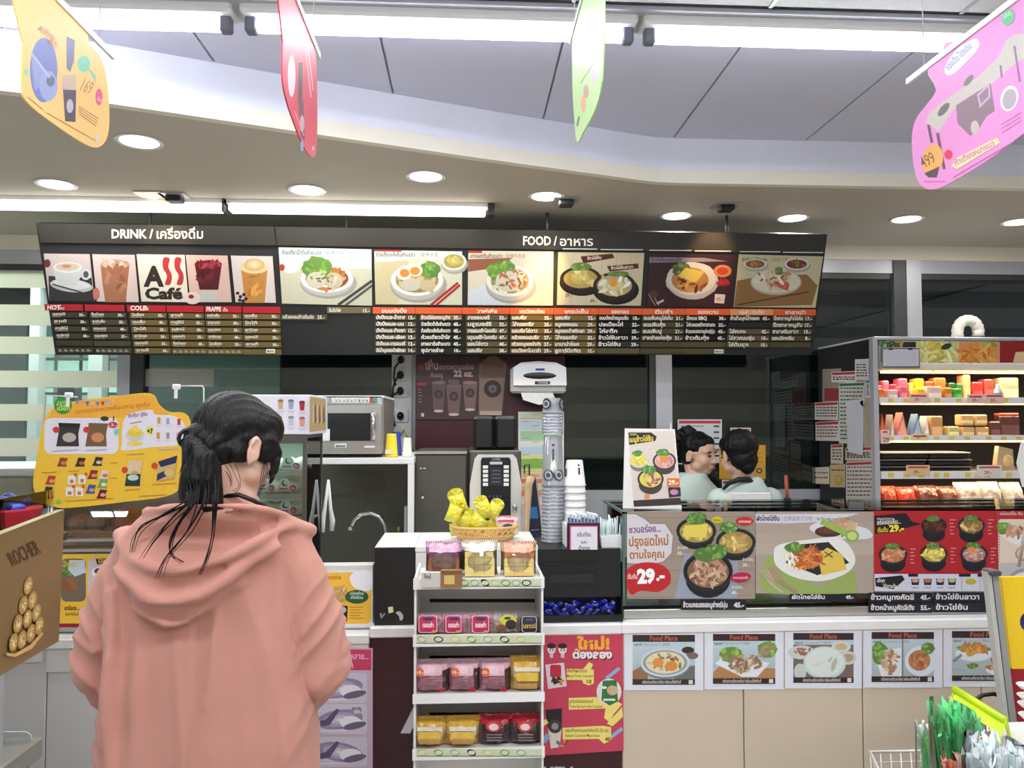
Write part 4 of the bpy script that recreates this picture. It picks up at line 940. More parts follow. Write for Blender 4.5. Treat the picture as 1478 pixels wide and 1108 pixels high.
def d3(p, a, b, c, d):
    p.rect(a, b+7, c, d, (120, 106, 98)); p.ell(a+12, b+18, 20, 10, (206, 206, 200)).scat(a+12, b+18, 12, 6, 12, 3, [(160, 110, 90)]).ell(a+10, d-8, 9, 12, (196, 206, 200))
    p.ell(c-18, b+10, 14, 8, (214, 214, 206)).ell(c-18, b+10, 9, 5, (200, 180, 140)).ell(c-8, b+26, 12, 10, (206, 206, 200)).ell(c-8, b+26, 8, 6, (176, 160, 130))
    p.ell((a+c)/2+2, (b+d)/2+6, 31, 24, (200, 212, 206)).ell((a+c)/2+2, (b+d)/2+5, 28, 21, (216, 226, 220)).scat((a+c)/2+2, (b+d)/2+5, 18, 12, 8, 5, [(206, 206, 196)])
def d4(p, a, b, c, d):
    m = (a+c)/2; p.poly([(a+4, b+20), (m-2, b+12), (m-2, d), (a+14, d)], (226, 230, 232)).leaf(a+12, b+20, 11, 17, (116, 160, 60)).scat(a+26, (b+d)/2+6, 11, 16, 40, 3.6, [(206, 180, 150), (170, 130, 104)])
    p.ell(m+26, (b+d)/2+5, 23, 22, (216, 226, 236)).ell(m+24, (b+d)/2+4, 16, 15, (190, 130, 90)).scat(m+24, (b+d)/2+4, 12, 11, 22, 3, [(206, 146, 100), (170, 104, 70)]).leaf(c-9, b+14, 10, 8, (110, 150, 60)).line(m, b, m, d, 1, (80, 86, 88))
def d5(p, a, b, c, d):
    plate(p, a+32, b+23, 28, 11); p.leaf(a+32, b+16, 25, 6, (120, 160, 60)).scat(a+33, b+16, 18, 7, 26, 4.6, [(214, 156, 80), (196, 130, 64)]).ell(c-8, b+12, 9, 6, (226, 228, 230)).ell(c-8, b+10, 7, 3, (90, 50, 50))
    plate(p, c-22, d-9, 26, 10); p.scat(c-22, d-15, 18, 10, 30, 5, [(206, 140, 90), (186, 112, 70), (220, 160, 110)]).leaf(a+30, d-14, 8, 4, (120, 150, 70)).poly([(c-22, d-8), (c, d-8), (c, d-2), (c-26, d-2)], (206, 90, 84)).line(a+2, b+34, a+14, b+24, 4, (130, 146, 150))
for i, (x0, x1, lb, d) in enumerate(((901, 1015, 'food sheet with two egg yolks in a round pan, first under the glass case', d1), (1017, 1131, 'food sheet with lettuce and pork on a square plate', d2),
        (1133, 1244, 'food sheet with a bowl of pale soup in the middle of the row', d3), (1246, 1360, 'food sheet split into two photographs of salad plates', d4), (1362, 1470, 'food sheet with fried food, rightmost of the row', d5))):
    fp(x0, x1, 0, lb, d)
# ---------------------------------------------------------------- glass case on the right counter
CY, CB = 2.45, 2.80
cx0, cx1 = X(899, CY), 2.35
zt = Z(737, CY, 1100)
gc = thing('glass_display_case', 'low glass food case with photo posters on its front pane', 'display case', ((cx0+cx1)/2, 2.62, .885))
MB('steel').box((cx0, CY+.0005, .886), (cx1, CB, .914), bev=.002).part('base_strip', gc)
MB('case_glass').box((cx0, CY, .926), (cx1, CY+.006, zt-.007)).part('front_pane', gc)
MB('case_glass').box((cx0, CY+.007, .926), (cx0+.006, CB, zt-.007)).part('side_pane', gc)
MB('top_glass').box((cx0, CY, zt-.006), (cx1, CB, zt)).part('top_pane', gc)
MB('paint', (86, 110, 100)).box((cx0-.001, CY-.002, zt-.007), (cx0+.007, CB, zt+.001)).box((cx0-.001, CY-.002, .926), (cx0+.006, CY+.006, zt)).part('pane_edge', gc)
MB('dark_frame').box((cx0+.01, CB-.012, .926), (cx1, CB, zt-.2)).part('back_panel', gc)
MB('dark_frame').box((cx0+.01, CY+.02, .927), (cx1-.02, CB-.02, .935)).part('floor_tray', gc)
for a, b in ((1120, 1150), (1240, 1262)):
    MB('steel').box((X(a, CY+.1), CY+.1, .936), (X(b, CY+.1), CY+.25, .99), bev=.01).part('food_tray', gc)
def cpost(x0, y0, x1, y1, bg): 
    p = Print(**front(CY-.001)); p.rslab(x0, y0, x1, y1, bg, .0012); return p
# poster 1
WD = (158, 142, 128)
p = cpost(905, 738, 1090, 864, WD)
for k in range(7): p.line(905, 748+k*19, 1090, 745+k*19, 1, (140, 124, 112))
p.poly([(988, 798), (1066, 798), (1064, 863), (974, 863)], (150, 158, 172))
p.poly([(905, 741), (918, 740), (934, 748), (940, 754), (962, 754), (974, 772), (972, 800), (960, 812), (940, 816), (905, 814)], (150, 136, 122)); p.poly([(905, 742), (917, 742), (932, 750), (938, 756), (960, 756), (971, 773), (969, 798), (957, 810), (938, 814), (905, 812)], (212, 206, 212))
p.text('ชวนอร่อย...', 908, 769, 13, (110, 40, 110), w=46, rot=-3, bold=.02).text('ปรุงสดใหม่', 908, 788, 18, (176, 110, 40), w=57, rot=-2, bold=.03).text('ตามใจคุณ', 909, 806, 15, (176, 110, 40), w=50, rot=-2, bold=.03)
p.poly(smooth_outline([(905, 822), (925, 812), (950, 813), (966, 824), (967, 842), (950, 854), (925, 852), (912, 858), (905, 846)], 3), (190, 40, 44))
p.text('เริ่มต้น', 906, 835, 9, (236, 220, 220), w=14).text('29', 920, 841, 27, (250, 250, 250), w=26, bold=.06, rot=-3).text('.-', 947, 837, 22, (250, 250, 250), bold=.05)
def dbowl(p, cx, cy, rx, ry, fill, cols, n=30, size=None, leaf=True, thin=None):
    p.ell(cx, cy+ry*.38, rx*.9, ry*.95, (30, 32, 38)); p.ell(cx, cy, rx, ry, (46, 46, 52)); p.ell(cx, cy, rx*.93, ry*.9, (24, 24, 28)); p.grad(cx, cy+ry*.04, rx*.84, ry*.8, [v*.75 for v in fill], fill, 3)
    p.scat(cx, cy+ry*.04, rx*.7, ry*.64, n, size or rx*.12, cols, thin=thin)
    if leaf: p.leaf(cx-rx*.05, cy-ry*.82, rx*.5, ry*.36, (92, 138, 50))
dbowl(p, 1005, 766, 29, 20, (214, 190, 100), [(226, 206, 130), (200, 170, 80)], 24)
p.poly([(988, 758), (1022, 756), (1019, 776), (985, 774)], (226, 206, 90)).leaf(1006, 745, 14, 6)
dbowl(p, 1062, 782, 29, 20, (206, 176, 100), [(222, 196, 120), (196, 160, 90)], 30, leaf=False); p.leaf(1052, 761, 13, 8)
dbowl(p, 1022, 824, 36, 29, (170, 130, 104), [(196, 160, 134), (140, 96, 74), (180, 140, 112), (206, 176, 150)], 90, 4); p.leaf(1032, 796, 19, 11)
p.ell(1035, 750, 8, 5, (206, 196, 40)).text('ใหม่สด', 1029, 752, 5, (90, 80, 20), w=12)
p.ell(1075, 752, 13, 6, (196, 40, 40)).text('อร่อยแน่', 1066, 754, 5, (240, 220, 220), w=18).ell(1069, 833, 15, 7, (176, 30, 70), -6).text('ราดซอสสูตรเด็ด', 1058, 835, 4.5, (240, 200, 210), w=22)
for a, b, s_ in ((978, 800, '35.-'), (1072, 817, '29.-'), (1056, 857, '45.-')): p.text('ข้าวไข่ข้น', a, b-8, 5, (226, 220, 214), w=15).text(s_, a, b, 6, (236, 230, 224), bold=.03)
p.mb.thing('food_poster', 'rice bowl poster with the big 29 on a red bubble, leftmost on the glass case', 'poster')
# poster 2
p = cpost(1091, 738, 1261, 856, (170, 156, 144)); p.vgrad(1091, 738, 1261, 800, (168, 150, 138), (180, 166, 152), 4)
p.poly([(1091, 742), (1240, 741), (1200, 752), (1140, 755), (1091, 754)], (206, 206, 216))
p.text('ผัดไทยไข่ข้น', 1092, 751, 9, (50, 40, 90), w=33, bold=.04).text('| 招牌蛋泰式炒粉 |', 1128, 751, 8, (120, 116, 150), w=48, bold=0).text('Pad Thai with creamy omelette', 1179, 750.5, 6, (60, 50, 60), w=46, bold=.01)
p.poly(smooth_outline([(1168, 762), (1185, 752), (1215, 756), (1250, 762), (1258, 776), (1220, 778), (1185, 772)], 3), (214, 214, 222)).scat(1218, 760, 22, 8, 26, 5, [(206, 180, 140), (190, 150, 120)])
p.ell(1196, 767, 20, 8, (70, 50, 44)).ell(1196, 765, 16, 5, (110, 60, 50)).line(1185, 752, 1232, 774, 9, (150, 180, 84)).ell(1230, 773, 10, 9, (140, 172, 70)).ell(1230, 773, 7, 6, (190, 210, 130))
p.poly(smooth_outline([(1100, 826), (1118, 800), (1180, 846), (1228, 820), (1236, 850), (1228, 856), (1110, 856)], 3), (150, 170, 96))
p.poly(smooth_outline([(1117, 800), (1124, 786), (1170, 778), (1212, 776), (1234, 802), (1226, 824), (1190, 838), (1150, 834), (1122, 818)], 4), (226, 226, 220)).poly([(1134, 812), (1145, 786), (1196, 782), (1226, 812), (1180, 830)], (40, 46, 44))
p.poly([(1194, 790), (1216, 800), (1222, 822), (1186, 830), (1180, 800)], (222, 190, 84)).ell(1163, 806, 25, 15, (196, 110, 60)).scat(1163, 804, 22, 13, 90, 5, [(206, 124, 66), (176, 84, 44), (220, 150, 90)], thin=(1.9, .22)).leaf(1146, 790, 14, 8).scat(1141, 806, 8, 8, 14, 4, [(236, 232, 214)], thin=(1.6, .25))
p.line(1190, 796, 1202, 804, 1.5, (60, 80, 50)).line(1202, 796, 1190, 804, 1.5, (60, 80, 50)).ell(1117, 828, 12, 9, (170, 146, 116), 40).line(1124, 838, 1150, 854, 5, (160, 140, 110))
for k in range(3): p.line(1098+k*4, 822-k, 1112+k*3, 842, 1.4, (196, 180, 156))
p.line(1110, 840, 1130, 855, 4, (190, 174, 150)); p.mb.thing('food_poster', 'noodle poster with omelette wrapped noodles on a white plate and green napkin', 'poster')
# poster 3 red
p = cpost(1261, 737, 1440, 853, (176, 36, 44))
p.poly([(1262, 744), (1308, 740), (1316, 752), (1330, 756), (1300, 764), (1296, 768), (1263, 770)], (28, 26, 28))
p.text('ครบรสทุกจาน', 1266, 750, 5, (206, 200, 196), w=24).text('อร่อยสุดคุ้ม...', 1266, 757, 9, (236, 230, 226), w=34, rot=-3).text('เริ่มต้น', 1267, 768, 9, (226, 206, 60), w=15, rot=-3).text('29.-', 1284, 767, 13, (236, 220, 60), w=21, bold=.05, rot=-3)
sm = [(1348, 758, 19, 12, (90, 50, 40), [(110, 60, 46), (70, 36, 30)]), (1402, 758, 20, 13, (196, 160, 90), [(150, 110, 60), (214, 190, 120)]), (1289, 800, 21, 14, (214, 150, 110), [(226, 170, 130), (196, 120, 84)]),
      (1348, 799, 20, 14, (222, 200, 90), [(230, 212, 110)]), (1406, 799, 20, 14, (206, 160, 150), [(222, 180, 170), (190, 130, 120)])]
for cx, cy, rx, ry, fl, cs in sm:
    p.ell(cx, cy+13, rx*.86, ry*.9, (26, 26, 32)); dbowl(p, cx, cy, rx, ry, fl, cs, 26, 3)
    for k in range(5): p.line(cx+rx+4, cy-8+k*5, cx+rx+4+(8, 5, 7, 4, 6)[k], cy-8+k*5, 1.4, (214, 150, 150))
p.ell(1403, 793, 5, 4, (226, 140, 60)).rect(1262, 828, 1440, 853, (206, 206, 222))
p.poly([(1263, 834), (1302, 830), (1306, 836), (1290, 850), (1264, 846)], (30, 28, 30)).text('เลือก', 1266, 840, 7, (236, 232, 228), w=11).text('ได้ตามใจ', 1274, 848, 7, (236, 232, 228), w=20)
for k, x in enumerate((1321, 1339, 1357, 1374)): p.poly([(x-6, 835), (x+6, 835), (x+5, 844), (x-5, 844)], (40, 40, 48)).ell(x, 837.5, 5, 3, ((206, 150, 150), (190, 110, 80), (200, 170, 170), (190, 180, 120))[k]).line(x-5, 848, x+5, 848, 1.2, (130, 130, 140))
p.ell(1401, 839, 8, 4.5, (190, 170, 60)).ell(1429, 838, 7, 5, (50, 50, 50)).ell(1429, 837, 5, 3, (206, 176, 70)).line(1388, 830, 1388, 852, .8, (150, 150, 160)).line(1415, 830, 1415, 852, .8, (150, 150, 160))
for x, w_ in ((1311, 14), (1384, 17), (1411, 17)): p.rect(x, 828, x+w_, 832, (30, 28, 30))
p.mb.thing('food_poster', 'red poster with five rice bowls and a yellow 29 price', 'poster')
# poster 4 at the frame's edge
p = cpost(1441, 737, 1530, 838, (176, 40, 44)); p.rect(1443, 749, 1530, 812, (226, 206, 190))
for k in range(16): p.poly([(1441, 750+k*4), (1444.5, 752+k*4), (1441, 754+k*4)], (226, 206, 190))
p.text('อร่อยเด็ด กับ เมนูพิเศษ', 1443, 743, 6, (226, 190, 190), w=60).poly([(1444, 772), (1470, 762), (1520, 778), (1500, 792), (1460, 784)], (232, 230, 228)).leaf(1450, 762, 12, 9, (100, 150, 40)).scat(1472, 769, 20, 9, 30, 4, [(206, 160, 130), (170, 120, 90)])
p.ell(1482, 799, 17, 12, (180, 150, 130)).ell(1482, 798, 14, 9, (226, 196, 170)).rect(1441, 812, 1530, 838, (190, 186, 186)).ell(1480, 840, 26, 20, (150, 150, 156)).ell(1480, 842, 22, 17, (220, 222, 226)); p.rect(1441, 838, 1530, 866, (60, 64, 66))
p.mb.thing('food_poster', 'red edged poster at the right end of the glass case, cut by the frame', 'poster')
# price strips
def ps(x0, y0, x1, y1, s_, pr, lab):
    p = Print(**front(CY-.0022)); p.rslab(x0, y0, x1, y1, (30, 30, 40), .0015)
    p.text(s_, x0+3, y1-4, (y1-y0)*.7, (226, 222, 224), w=(x1-x0)*.68 if len(s_) > 13 else (x1-x0)*.5, bold=.03).text(pr, x1-3, y1-4, (y1-y0)*.66, (226, 222, 224), anchor='r', bold=.04)
    p.mb.thing('price_strip', lab, 'price label', 'black price strips on the glass case')
ps(983, 865.5, 1077, 880, 'ข้าวเบคอนซอสหมูย่างญี่ปุ่น', '45.-', 'black price strip reading 45, below the leftmost rice bowl poster')
ps(1140, 857, 1235, 868, 'ผัดไทยไข่ข้น', '49.-', 'black price strip reading 49, below the noodle poster')
ps(1254, 855, 1346, 869, 'ข้าวหมูทงคัตสึ', '45.-', 'upper left black price strip reading 45, below the red poster')
ps(1254, 870, 1346, 884, 'ข้าวหน้าหมูคัตสึดัง', '55.-', 'lower left black price strip reading 55, below the red poster')
ps(1347.5, 854.5, 1440, 868.5, 'ข้าวไข่ข้นลาวา', '39.-', 'upper right black price strip reading 39, below the red poster')
ps(1347.5, 869.5, 1440, 883.5, 'ข้าวไข่ข้น', '29.-', 'lower right black price strip reading 29, below the red poster')
# ---------------------------------------------------------------- standing sign on the case
sy = 2.55
st = thing('tabletop_sign', 'white tent sign with rice bowl photographs standing on the left end of the glass case', 'sign', (X(938, sy, 735), sy+.04, zt+.003))
zb_ = zt+.004; pth = Print(o=(0, sy, zb_), ex=(1, 0, 0), ey=(0, .22, 1))
pth.slab([(902, 618), (974, 619), (984, 735), (899, 733)], (224, 220, 214), .003); pth.mb.part('back_card', st)
p = Print(o=(0, sy, zb_), ex=(1, 0, 0), ey=(0, .22, 1)); bg = (212, 200, 188)
p.poly([(906, 622), (972, 622), (982, 718), (914, 722)], bg).poly([(907, 624), (940, 624), (948, 630), (946, 636), (908, 642)], (26, 26, 26)).text('ครบรส...', 909, 628, 4.5, (220, 200, 60), w=12).text('เมนูข้าวไข่ข้น', 909, 638, 10, (232, 210, 50), w=34, rot=-4, bold=.03)
for cx, cy, r_, f_, cs in ((922, 664, 14, (226, 210, 80), [(230, 220, 100)]), (959, 665, 17, (214, 160, 150), [(226, 180, 170), (190, 140, 130)]), (939, 691, 19, (222, 200, 90), [(226, 212, 110), (206, 150, 160), (150, 80, 100)])):
    p.ell(cx, cy+r_*.45, r_*.9, r_*.7, (120, 120, 124) if cx == 922 else (70, 56, 50)); p.ell(cx, cy, r_, r_*.78, (200, 200, 204) if cx == 922 else (60, 48, 44)); p.ell(cx, cy, r_*.84, r_*.64, f_); p.scat(cx, cy, r_*.6, r_*.45, 16, 2.6, cs); p.leaf(cx-2, cy-r_*.7, r_*.55, r_*.32, (80, 150, 50))
p.ell(958, 662, 6, 5, (226, 140, 50)).rect(963, 690, 981, 702, (214, 110, 50)).text('29.-', 965, 699, 9, (240, 230, 200), w=14, bold=.04).poly([(964, 703), (982, 703), (983, 716), (966, 718)], (40, 36, 38)).ell(973, 710, 6, 4, (206, 130, 170)).ell(934, 716, 4, 4, (226, 140, 80))
p.poly([(914, 722), (982, 718), (984, 728), (915, 731)], (52, 38, 34)); p.mb.part('printed_face', st)
MB('white_plastic').prism([(0, 0), (.12, 0), (.055, .27)], (0, 1, 0), (0, 0, 1), (1, 0, 0), (X(976, sy), sy+.004, zb_), .002).part('side_fold', st)
# ---------------------------------------------------------------- low white hutch with black end on the middle counter
hx0, hx1, hz = X(541, 2.42), X(776, 2.42), Z(790, 2.42, 570)
hu = thing('counter_box', 'long white topped box on the middle counter, its left end black, behind the snack rack', 'counter box', ((hx0+hx1)/2, 2.55, .886))
MB('white_laminate').box((X(600, 2.42), 2.42, .887), (hx1, 2.72, hz-.012)).part('body', hu)
MB('black').box((hx0, 2.42, .887), (X(599, 2.42), 2.72, hz-.001)).part('end_panel', hu, 'black end panel with torn sticker marks')
MB('white_laminate').box((hx0, 2.421, hz), (X(599, 2.42), 2.72, hz+.002)).box((X(599.5, 2.42), 2.415, hz-.012), (hx1, 2.72, hz+.002)).part('top', hu)
p = Print(**front(2.4195)); p.poly([(560, 876), (567, 875), (568, 883), (561, 885)], (226, 224, 170)).poly(smooth_outline([(571, 884), (577, 882), (582, 888), (581, 894), (577, 895), (576, 889)], 2), (190, 192, 190)).poly([(548, 885), (551, 884), (551, 889), (555, 884), (556, 886), (550, 893)], (160, 162, 160)).mb.part('sticker', hu)
# ================================================================ things on the middle counter and behind it
# ---- snack rack in front of the counter
RY = 2.16
rk = thing('snack_rack', 'white metal snack rack with four shelves in front of the maroon counter', 'display rack', (X(690, RY), 2.25, 0))
rx0, rx1 = X(597, RY, 950), X(785, RY, 950)
for x in (rx0, rx1-.006): MB('white_laminate').box((x, RY+.01, .02), (x+.006, 2.385, Z(838, RY)+.01)).part('side_panel', rk)
lips = [(833, 849, 'upper'), (914, 931, ''), (999, 1013, ''), (1078, 1094, '')]
shelf_z = []
for i, (y0, y1, _) in enumerate(lips):
    z0, z1 = Z(y1, RY), Z(y0, RY); shelf_z.append(z1-.012)
    sh = MB('white_laminate').box((rx0+.006, RY+.004, z1-.016), (rx1-.006, 2.38, z1-.012)).part('shelf', rk)
    MB('white_plastic').box((rx0-.002, RY, z0), (rx1+.002, RY+.003, z1)).part('price_rail', sh)
    if i != 2:
        p = Print(**front(RY), lift=.0008); xa, xb_ = (662, 781) if i == 0 else (601, 782)
        p.rslab(xa, y0+2.5, xb_, y1-2.5, (206, 214, 180), .0006)
        for k in range(7):
            x = xa+8+k*(xb_-xa-14)/7; 
            p.ell(x, (y0+y1)/2, 7, 4.5, [(120, 160, 70), (160, 170, 150), (60, 60, 50), (196, 200, 120)][(k+i) % 4], RND.uniform(0, 40)).ell(x, (y0+y1)/2, 5, 3, (214, 222, 190))
        p.line(xa, y1-3, xb_, y1-3, 1, (90, 100, 60)); p.mb.part('shelf_label', sh)
    if i < 3:
        ya = y1+ (12 if i == 0 else 12); 
        bpnl = MB('white_laminate').box((rx0+.006, 2.372, Z(lips[i+1][0], RY)-.01), (rx1-.006, 2.38, z1-.016)).part('back_panel', rk)
        q = Print(**front(2.3715)); q.rect(620, ya+3, 775, ya+8, (28, 26, 28)); q.mb.part('slot', bpnl)
MB('white_laminate').box((rx0+.006, 2.372, .02), (rx1-.006, 2.38, shelf_z[3]-.004)).part('back_panel', rk)
MB('white_laminate').box((rx0, RY+.02, 0), (rx1, 2.38, .05)).part('foot', rk)
for s_, z_ in zip(range(3), shelf_z[1:]): pass
# packs
def pillow(mb, w, h, d, cols, crimp=.012, flare=1.0, seed=0):
    """a film bag standing on its base at the origin, seams at top and bottom"""
    R = random.Random(seed); n, m = 10, 9; fr = []; bk = []
    for i in range(m+1):
        v = i/m; row = []; rowb = []
        for j in range(n+1):
            u = j/n; bul = (max(0, math.sin(math.pi*min(1, max(0, (v-.0)/.97)))**.5)) * (max(0, math.sin(math.pi*u))**.45)
            sx = 1 + .06*flare*abs(2*v-1)**3; x = (u-.5)*w*sx; z = v*h
            k = R.uniform(-.05, .05)*d
            row.append((x, -d*.5*bul+k, z + R.uniform(-.002, .002))); rowb.append((x, d*.5*bul-k, z))
        fr.append(row); bk.append(rowb)
    for grid, sg in ((fr, 1), (bk, -1)):
        for i in range(m):
            v = (i+.5)/m; c = cols(v, None)
            for j in range(n):
                u = (j+.5)/n; c = cols(v, u if sg == 1 else -1)
                q = [grid[i][j], grid[i][j+1], grid[i+1][j+1], grid[i+1][j]]
                mb.add(q if sg == 1 else q[::-1], [(0, 1, 2, 3)], 'film', c, True)
    zig = 16
    for k in range(zig):
        x0 = (-.5+k/zig)*w*1.06; x1 = x0+w*1.06/zig
        mb.add([(x0, 0, h-.001), (x1, 0, h-.001), (x1, .002, h+crimp*.45), ((x0+x1)/2, -.002, h+crimp*.65)], [(0, 1, 2, 3)], 'film', cols(1, .5))
    return mb
def pack(name, label, group, x0, x1, y0, y1, Y, zb_, cols, prt=None, d=.05, seed=0, cat='snack pack', tilt=0):
    a, b = X(x0, Y, (y0+y1)/2), X(x1, Y, (y0+y1)/2); h = Z(y0, Y)-zb_-.008
    t = thing(name, label, cat, ((a+b)/2, Y+d/2, zb_+.0008), group)
    mb = MB('film'); pillow(mb, b-a, h, d, cols, seed=seed)
    mb.v = [vadd(v, tuple(t.location)) for v in mb.v]
    mb.part('wrapper', t)
    if prt:
        q = Print(o=(0, Y-.001, 0), ex=(1, 0, 0), ey=(0, 0, 1), mat='film'); q.z = .0015; prt(q, x0, y0, x1, y1); q.mb.part('printed_label', t)
    return t
sz = shelf_z
# second shelf
def pinklab(q, a, b, c, d): q.rrect(a+6, b+2, c-7, d-4, 4, (236, 214, 222)).rrect(a+7, b+3, c-8, d-5, 4, (206, 44, 88)).text('เจอเก่า', (a+c)/2, b+19, 9, (250, 226, 236), w=16, anchor='c', bold=.04).ell((a+c)/2, b+7, 8, 2.4, (50, 56, 110)).ell(c-12, d-6, 3, 2, (214, 170, 60))
def pcol(v, u): return (206, 150, 166) if v > .85 or v < .1 else ((196, 160, 170) if (u or 0) < .12 or (u or 0) > .9 else (176, 84, 110))
z2 = sz[1]
for i, (a, c) in enumerate(((598, 638), (637, 673), (675, 713))):
    pack('cupcake_pack', ('leftmost pink cupcake pack on the second shelf', 'pink cupcake pack, second from the left on the second shelf', 'pink cupcake pack in the middle of the second shelf')[i], 'cupcake packs on the second shelf', a, c, 886, 917, RY+.03, z2, pcol, pinklab, seed=i)
def ylab(q, a, b, c, d): q.ell((a+c)/2+4, b+8, 12, 8, (222, 210, 60)).ell((a+c)/2+8, b+14, 8, 7, (36, 34, 30)).ell((a+c)/2-6, b+19, 8, 5, (130, 80, 60)).ell((a+c)/2+3, b+5, 5, 2, (40, 50, 100))
pack('cupcake_pack', 'clear cupcake pack with a yellow label on the second shelf', 'cupcake packs on the second shelf', 711, 748, 887, 917, RY+.03, z2, lambda v, u: (178, 160, 140) if v < .8 else (196, 186, 176), ylab, seed=4)
def klab(q, a, b, c, d): q.rrect(a+5, b+2, c-6, d-4, 5, (214, 206, 196)).rrect(a+6, b+3, c-7, d-5, 4, (44, 38, 50)).text('บราวนี่', (a+c)/2, b+19, 8, (214, 180, 80), w=18, anchor='c', bold=.04).ell((a+c)/2, b+7, 7, 2.4, (60, 70, 120))
pack('cupcake_pack', 'dark wrapped brownie pack at the right end of the second shelf', 'cupcake packs on the second shelf', 748, 781, 887, 917, RY+.03, z2, lambda v, u: (140, 130, 136) if v > .85 or (u or 0) < .1 or (u or 0) > .9 else (60, 50, 58), klab, seed=5)
# third shelf
def breadlab(q, a, b, c, d):
    w_ = c-a; q.rrect(a+w_*.2, b+6, c-w_*.22, b+22, 4, (236, 190, 206)).rect(a+w_*.26, b+8, c-w_*.4, b+18, (244, 210, 222)).ell(a+9, b+17, 6, 6.5, (222, 106, 60)).text('10.-', a+5, b+19, 6, (250, 226, 210), w=9)
    for k in range(4): q.line(a+w_*.24, b+27+k*4, c-w_*.2, b+27+k*4, 1.2, (150, 100, 112))
    q.ell(c-11, d-5, 5, 3, (190, 50, 60))
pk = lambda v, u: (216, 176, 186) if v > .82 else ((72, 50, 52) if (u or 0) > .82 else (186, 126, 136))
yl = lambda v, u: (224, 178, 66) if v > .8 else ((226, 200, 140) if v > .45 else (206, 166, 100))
z3 = sz[2]
for i, (a, c) in enumerate(((597, 649), (648, 693), (692, 738))):
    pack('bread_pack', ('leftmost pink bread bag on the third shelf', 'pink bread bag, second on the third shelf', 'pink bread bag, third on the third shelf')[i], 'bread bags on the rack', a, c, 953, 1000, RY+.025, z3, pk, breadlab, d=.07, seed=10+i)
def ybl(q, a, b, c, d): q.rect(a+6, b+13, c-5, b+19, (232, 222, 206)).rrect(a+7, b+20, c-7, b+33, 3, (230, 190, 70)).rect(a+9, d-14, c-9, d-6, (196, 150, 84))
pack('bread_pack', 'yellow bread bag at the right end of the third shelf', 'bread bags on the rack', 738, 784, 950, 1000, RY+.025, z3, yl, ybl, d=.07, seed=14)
z4 = sz[3]
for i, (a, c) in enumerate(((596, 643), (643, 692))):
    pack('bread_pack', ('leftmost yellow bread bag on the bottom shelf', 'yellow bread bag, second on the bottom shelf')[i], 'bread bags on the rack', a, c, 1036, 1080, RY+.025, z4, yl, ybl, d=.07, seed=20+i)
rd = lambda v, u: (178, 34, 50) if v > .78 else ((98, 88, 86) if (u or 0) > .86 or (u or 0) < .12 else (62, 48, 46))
def rlab(q, a, b, c, d):
    q.ell((a+c)/2-2, b+14, 11, 8, (196, 50, 66)).ell((a+c)/2-2, b+15, 7, 5, (236, 206, 206))
    for k in range(3): q.line((a+c)/2-12, b+26+k*4, (a+c)/2+10, b+26+k*4, 1.4, (150, 136, 130))
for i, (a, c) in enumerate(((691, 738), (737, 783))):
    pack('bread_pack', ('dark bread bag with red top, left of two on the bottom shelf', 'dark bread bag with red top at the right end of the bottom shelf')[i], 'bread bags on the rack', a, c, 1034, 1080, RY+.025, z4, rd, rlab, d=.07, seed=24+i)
# top shelf: bread slices in clear bags
def toast(a, c, y0, lab, top, body, mark, seed):
    Y = RY+.06; xa, xb_ = X(a, Y), X(c, Y); z0 = sz[0]+.001; z1 = Z(y0+16, Y)
    t = thing('bread_bag', lab, 'bread bag', ((xa+xb_)/2, Y+.05, z0), 'clear bags of sliced bread on the rack')
    pr = [(0, 0), (1, 0), (1, .72), (.93, .9), (.78, 1), (.22, 1), (.07, .9), (0, .72)]
    w_ = xb_-xa-.016; h = z1-z0-.004
    for k in range(3):
        MB('paint', [v*(1-.06*k) for v in body]).prism([(xa+.008+p_[0]*w_, z0+.002+p_[1]*h*(.96+.02*k)) for p_ in pr], (1, 0, 0), (0, 0, 1), (0, 1, 0), (0, Y+.004+k*.028, 0), .024).part('bread_slice', t)
    if mark:
        q = Print(**front(Y+.0035)); m_ = (a+c)/2; q.z = .0003
        mark(q, a, y0+16, c, 832); q.mb.part('topping', t)
    mb = MB('wrap'); pillow_w = MB('wrap')
    pillow(pillow_w, xb_-xa, Z(y0, Y)-z0-.012, .11, lambda v, u: top, seed=seed)
    pillow_w.v = [vadd(v, ((xa+xb_)/2, Y+.045, z0)) for v in pillow_w.v]
    nn = len(pillow_w.f); keep = []
    mi_f = pillow_w.mats.index('film'); 
    # clear film on the body, printed crimp at the top
    mw = pillow_w.mi('wrap')
    for i in range(nn):
        zc = sum(pillow_w.v[j][2] for j in pillow_w.f[i])/len(pillow_w.f[i])
        if zc < z0+(Z(y0, Y)-z0)*.66: pillow_w.fm[i] = mw
    pillow_w.part('bag', t)
toast(614, 667, 780, 'bag of bread with purple trim and brown filling on the top shelf', (196, 150, 176), (150, 96, 60), lambda q, a, b, c, d: q.rect(a+5, b+1, c-5, b+8, (130, 60, 100)).ell((a+c)/2, b+22, 18, 10, (120, 70, 44)).ell((a+c)/2, b+22, 12, 6, (150, 96, 60)), 31)
def sq(q, a, b, c, d):
    q.rect(a+4, b+1, c-6, d-6, (228, 206, 130))
    for k in (1, 2): q.line(a+4+(c-a-10)*k/3, b+2, a+4+(c-a-10)*k/3, d-6, .8, (190, 160, 80)); q.line(a+4, b+(d-b-8)*k/3, c-6, b+(d-b-8)*k/3, .8, (190, 160, 80))
toast(667, 718, 779, 'bag of pale yellow buttered bread in the middle of the top shelf', (226, 220, 206), (226, 204, 130), sq, 32)
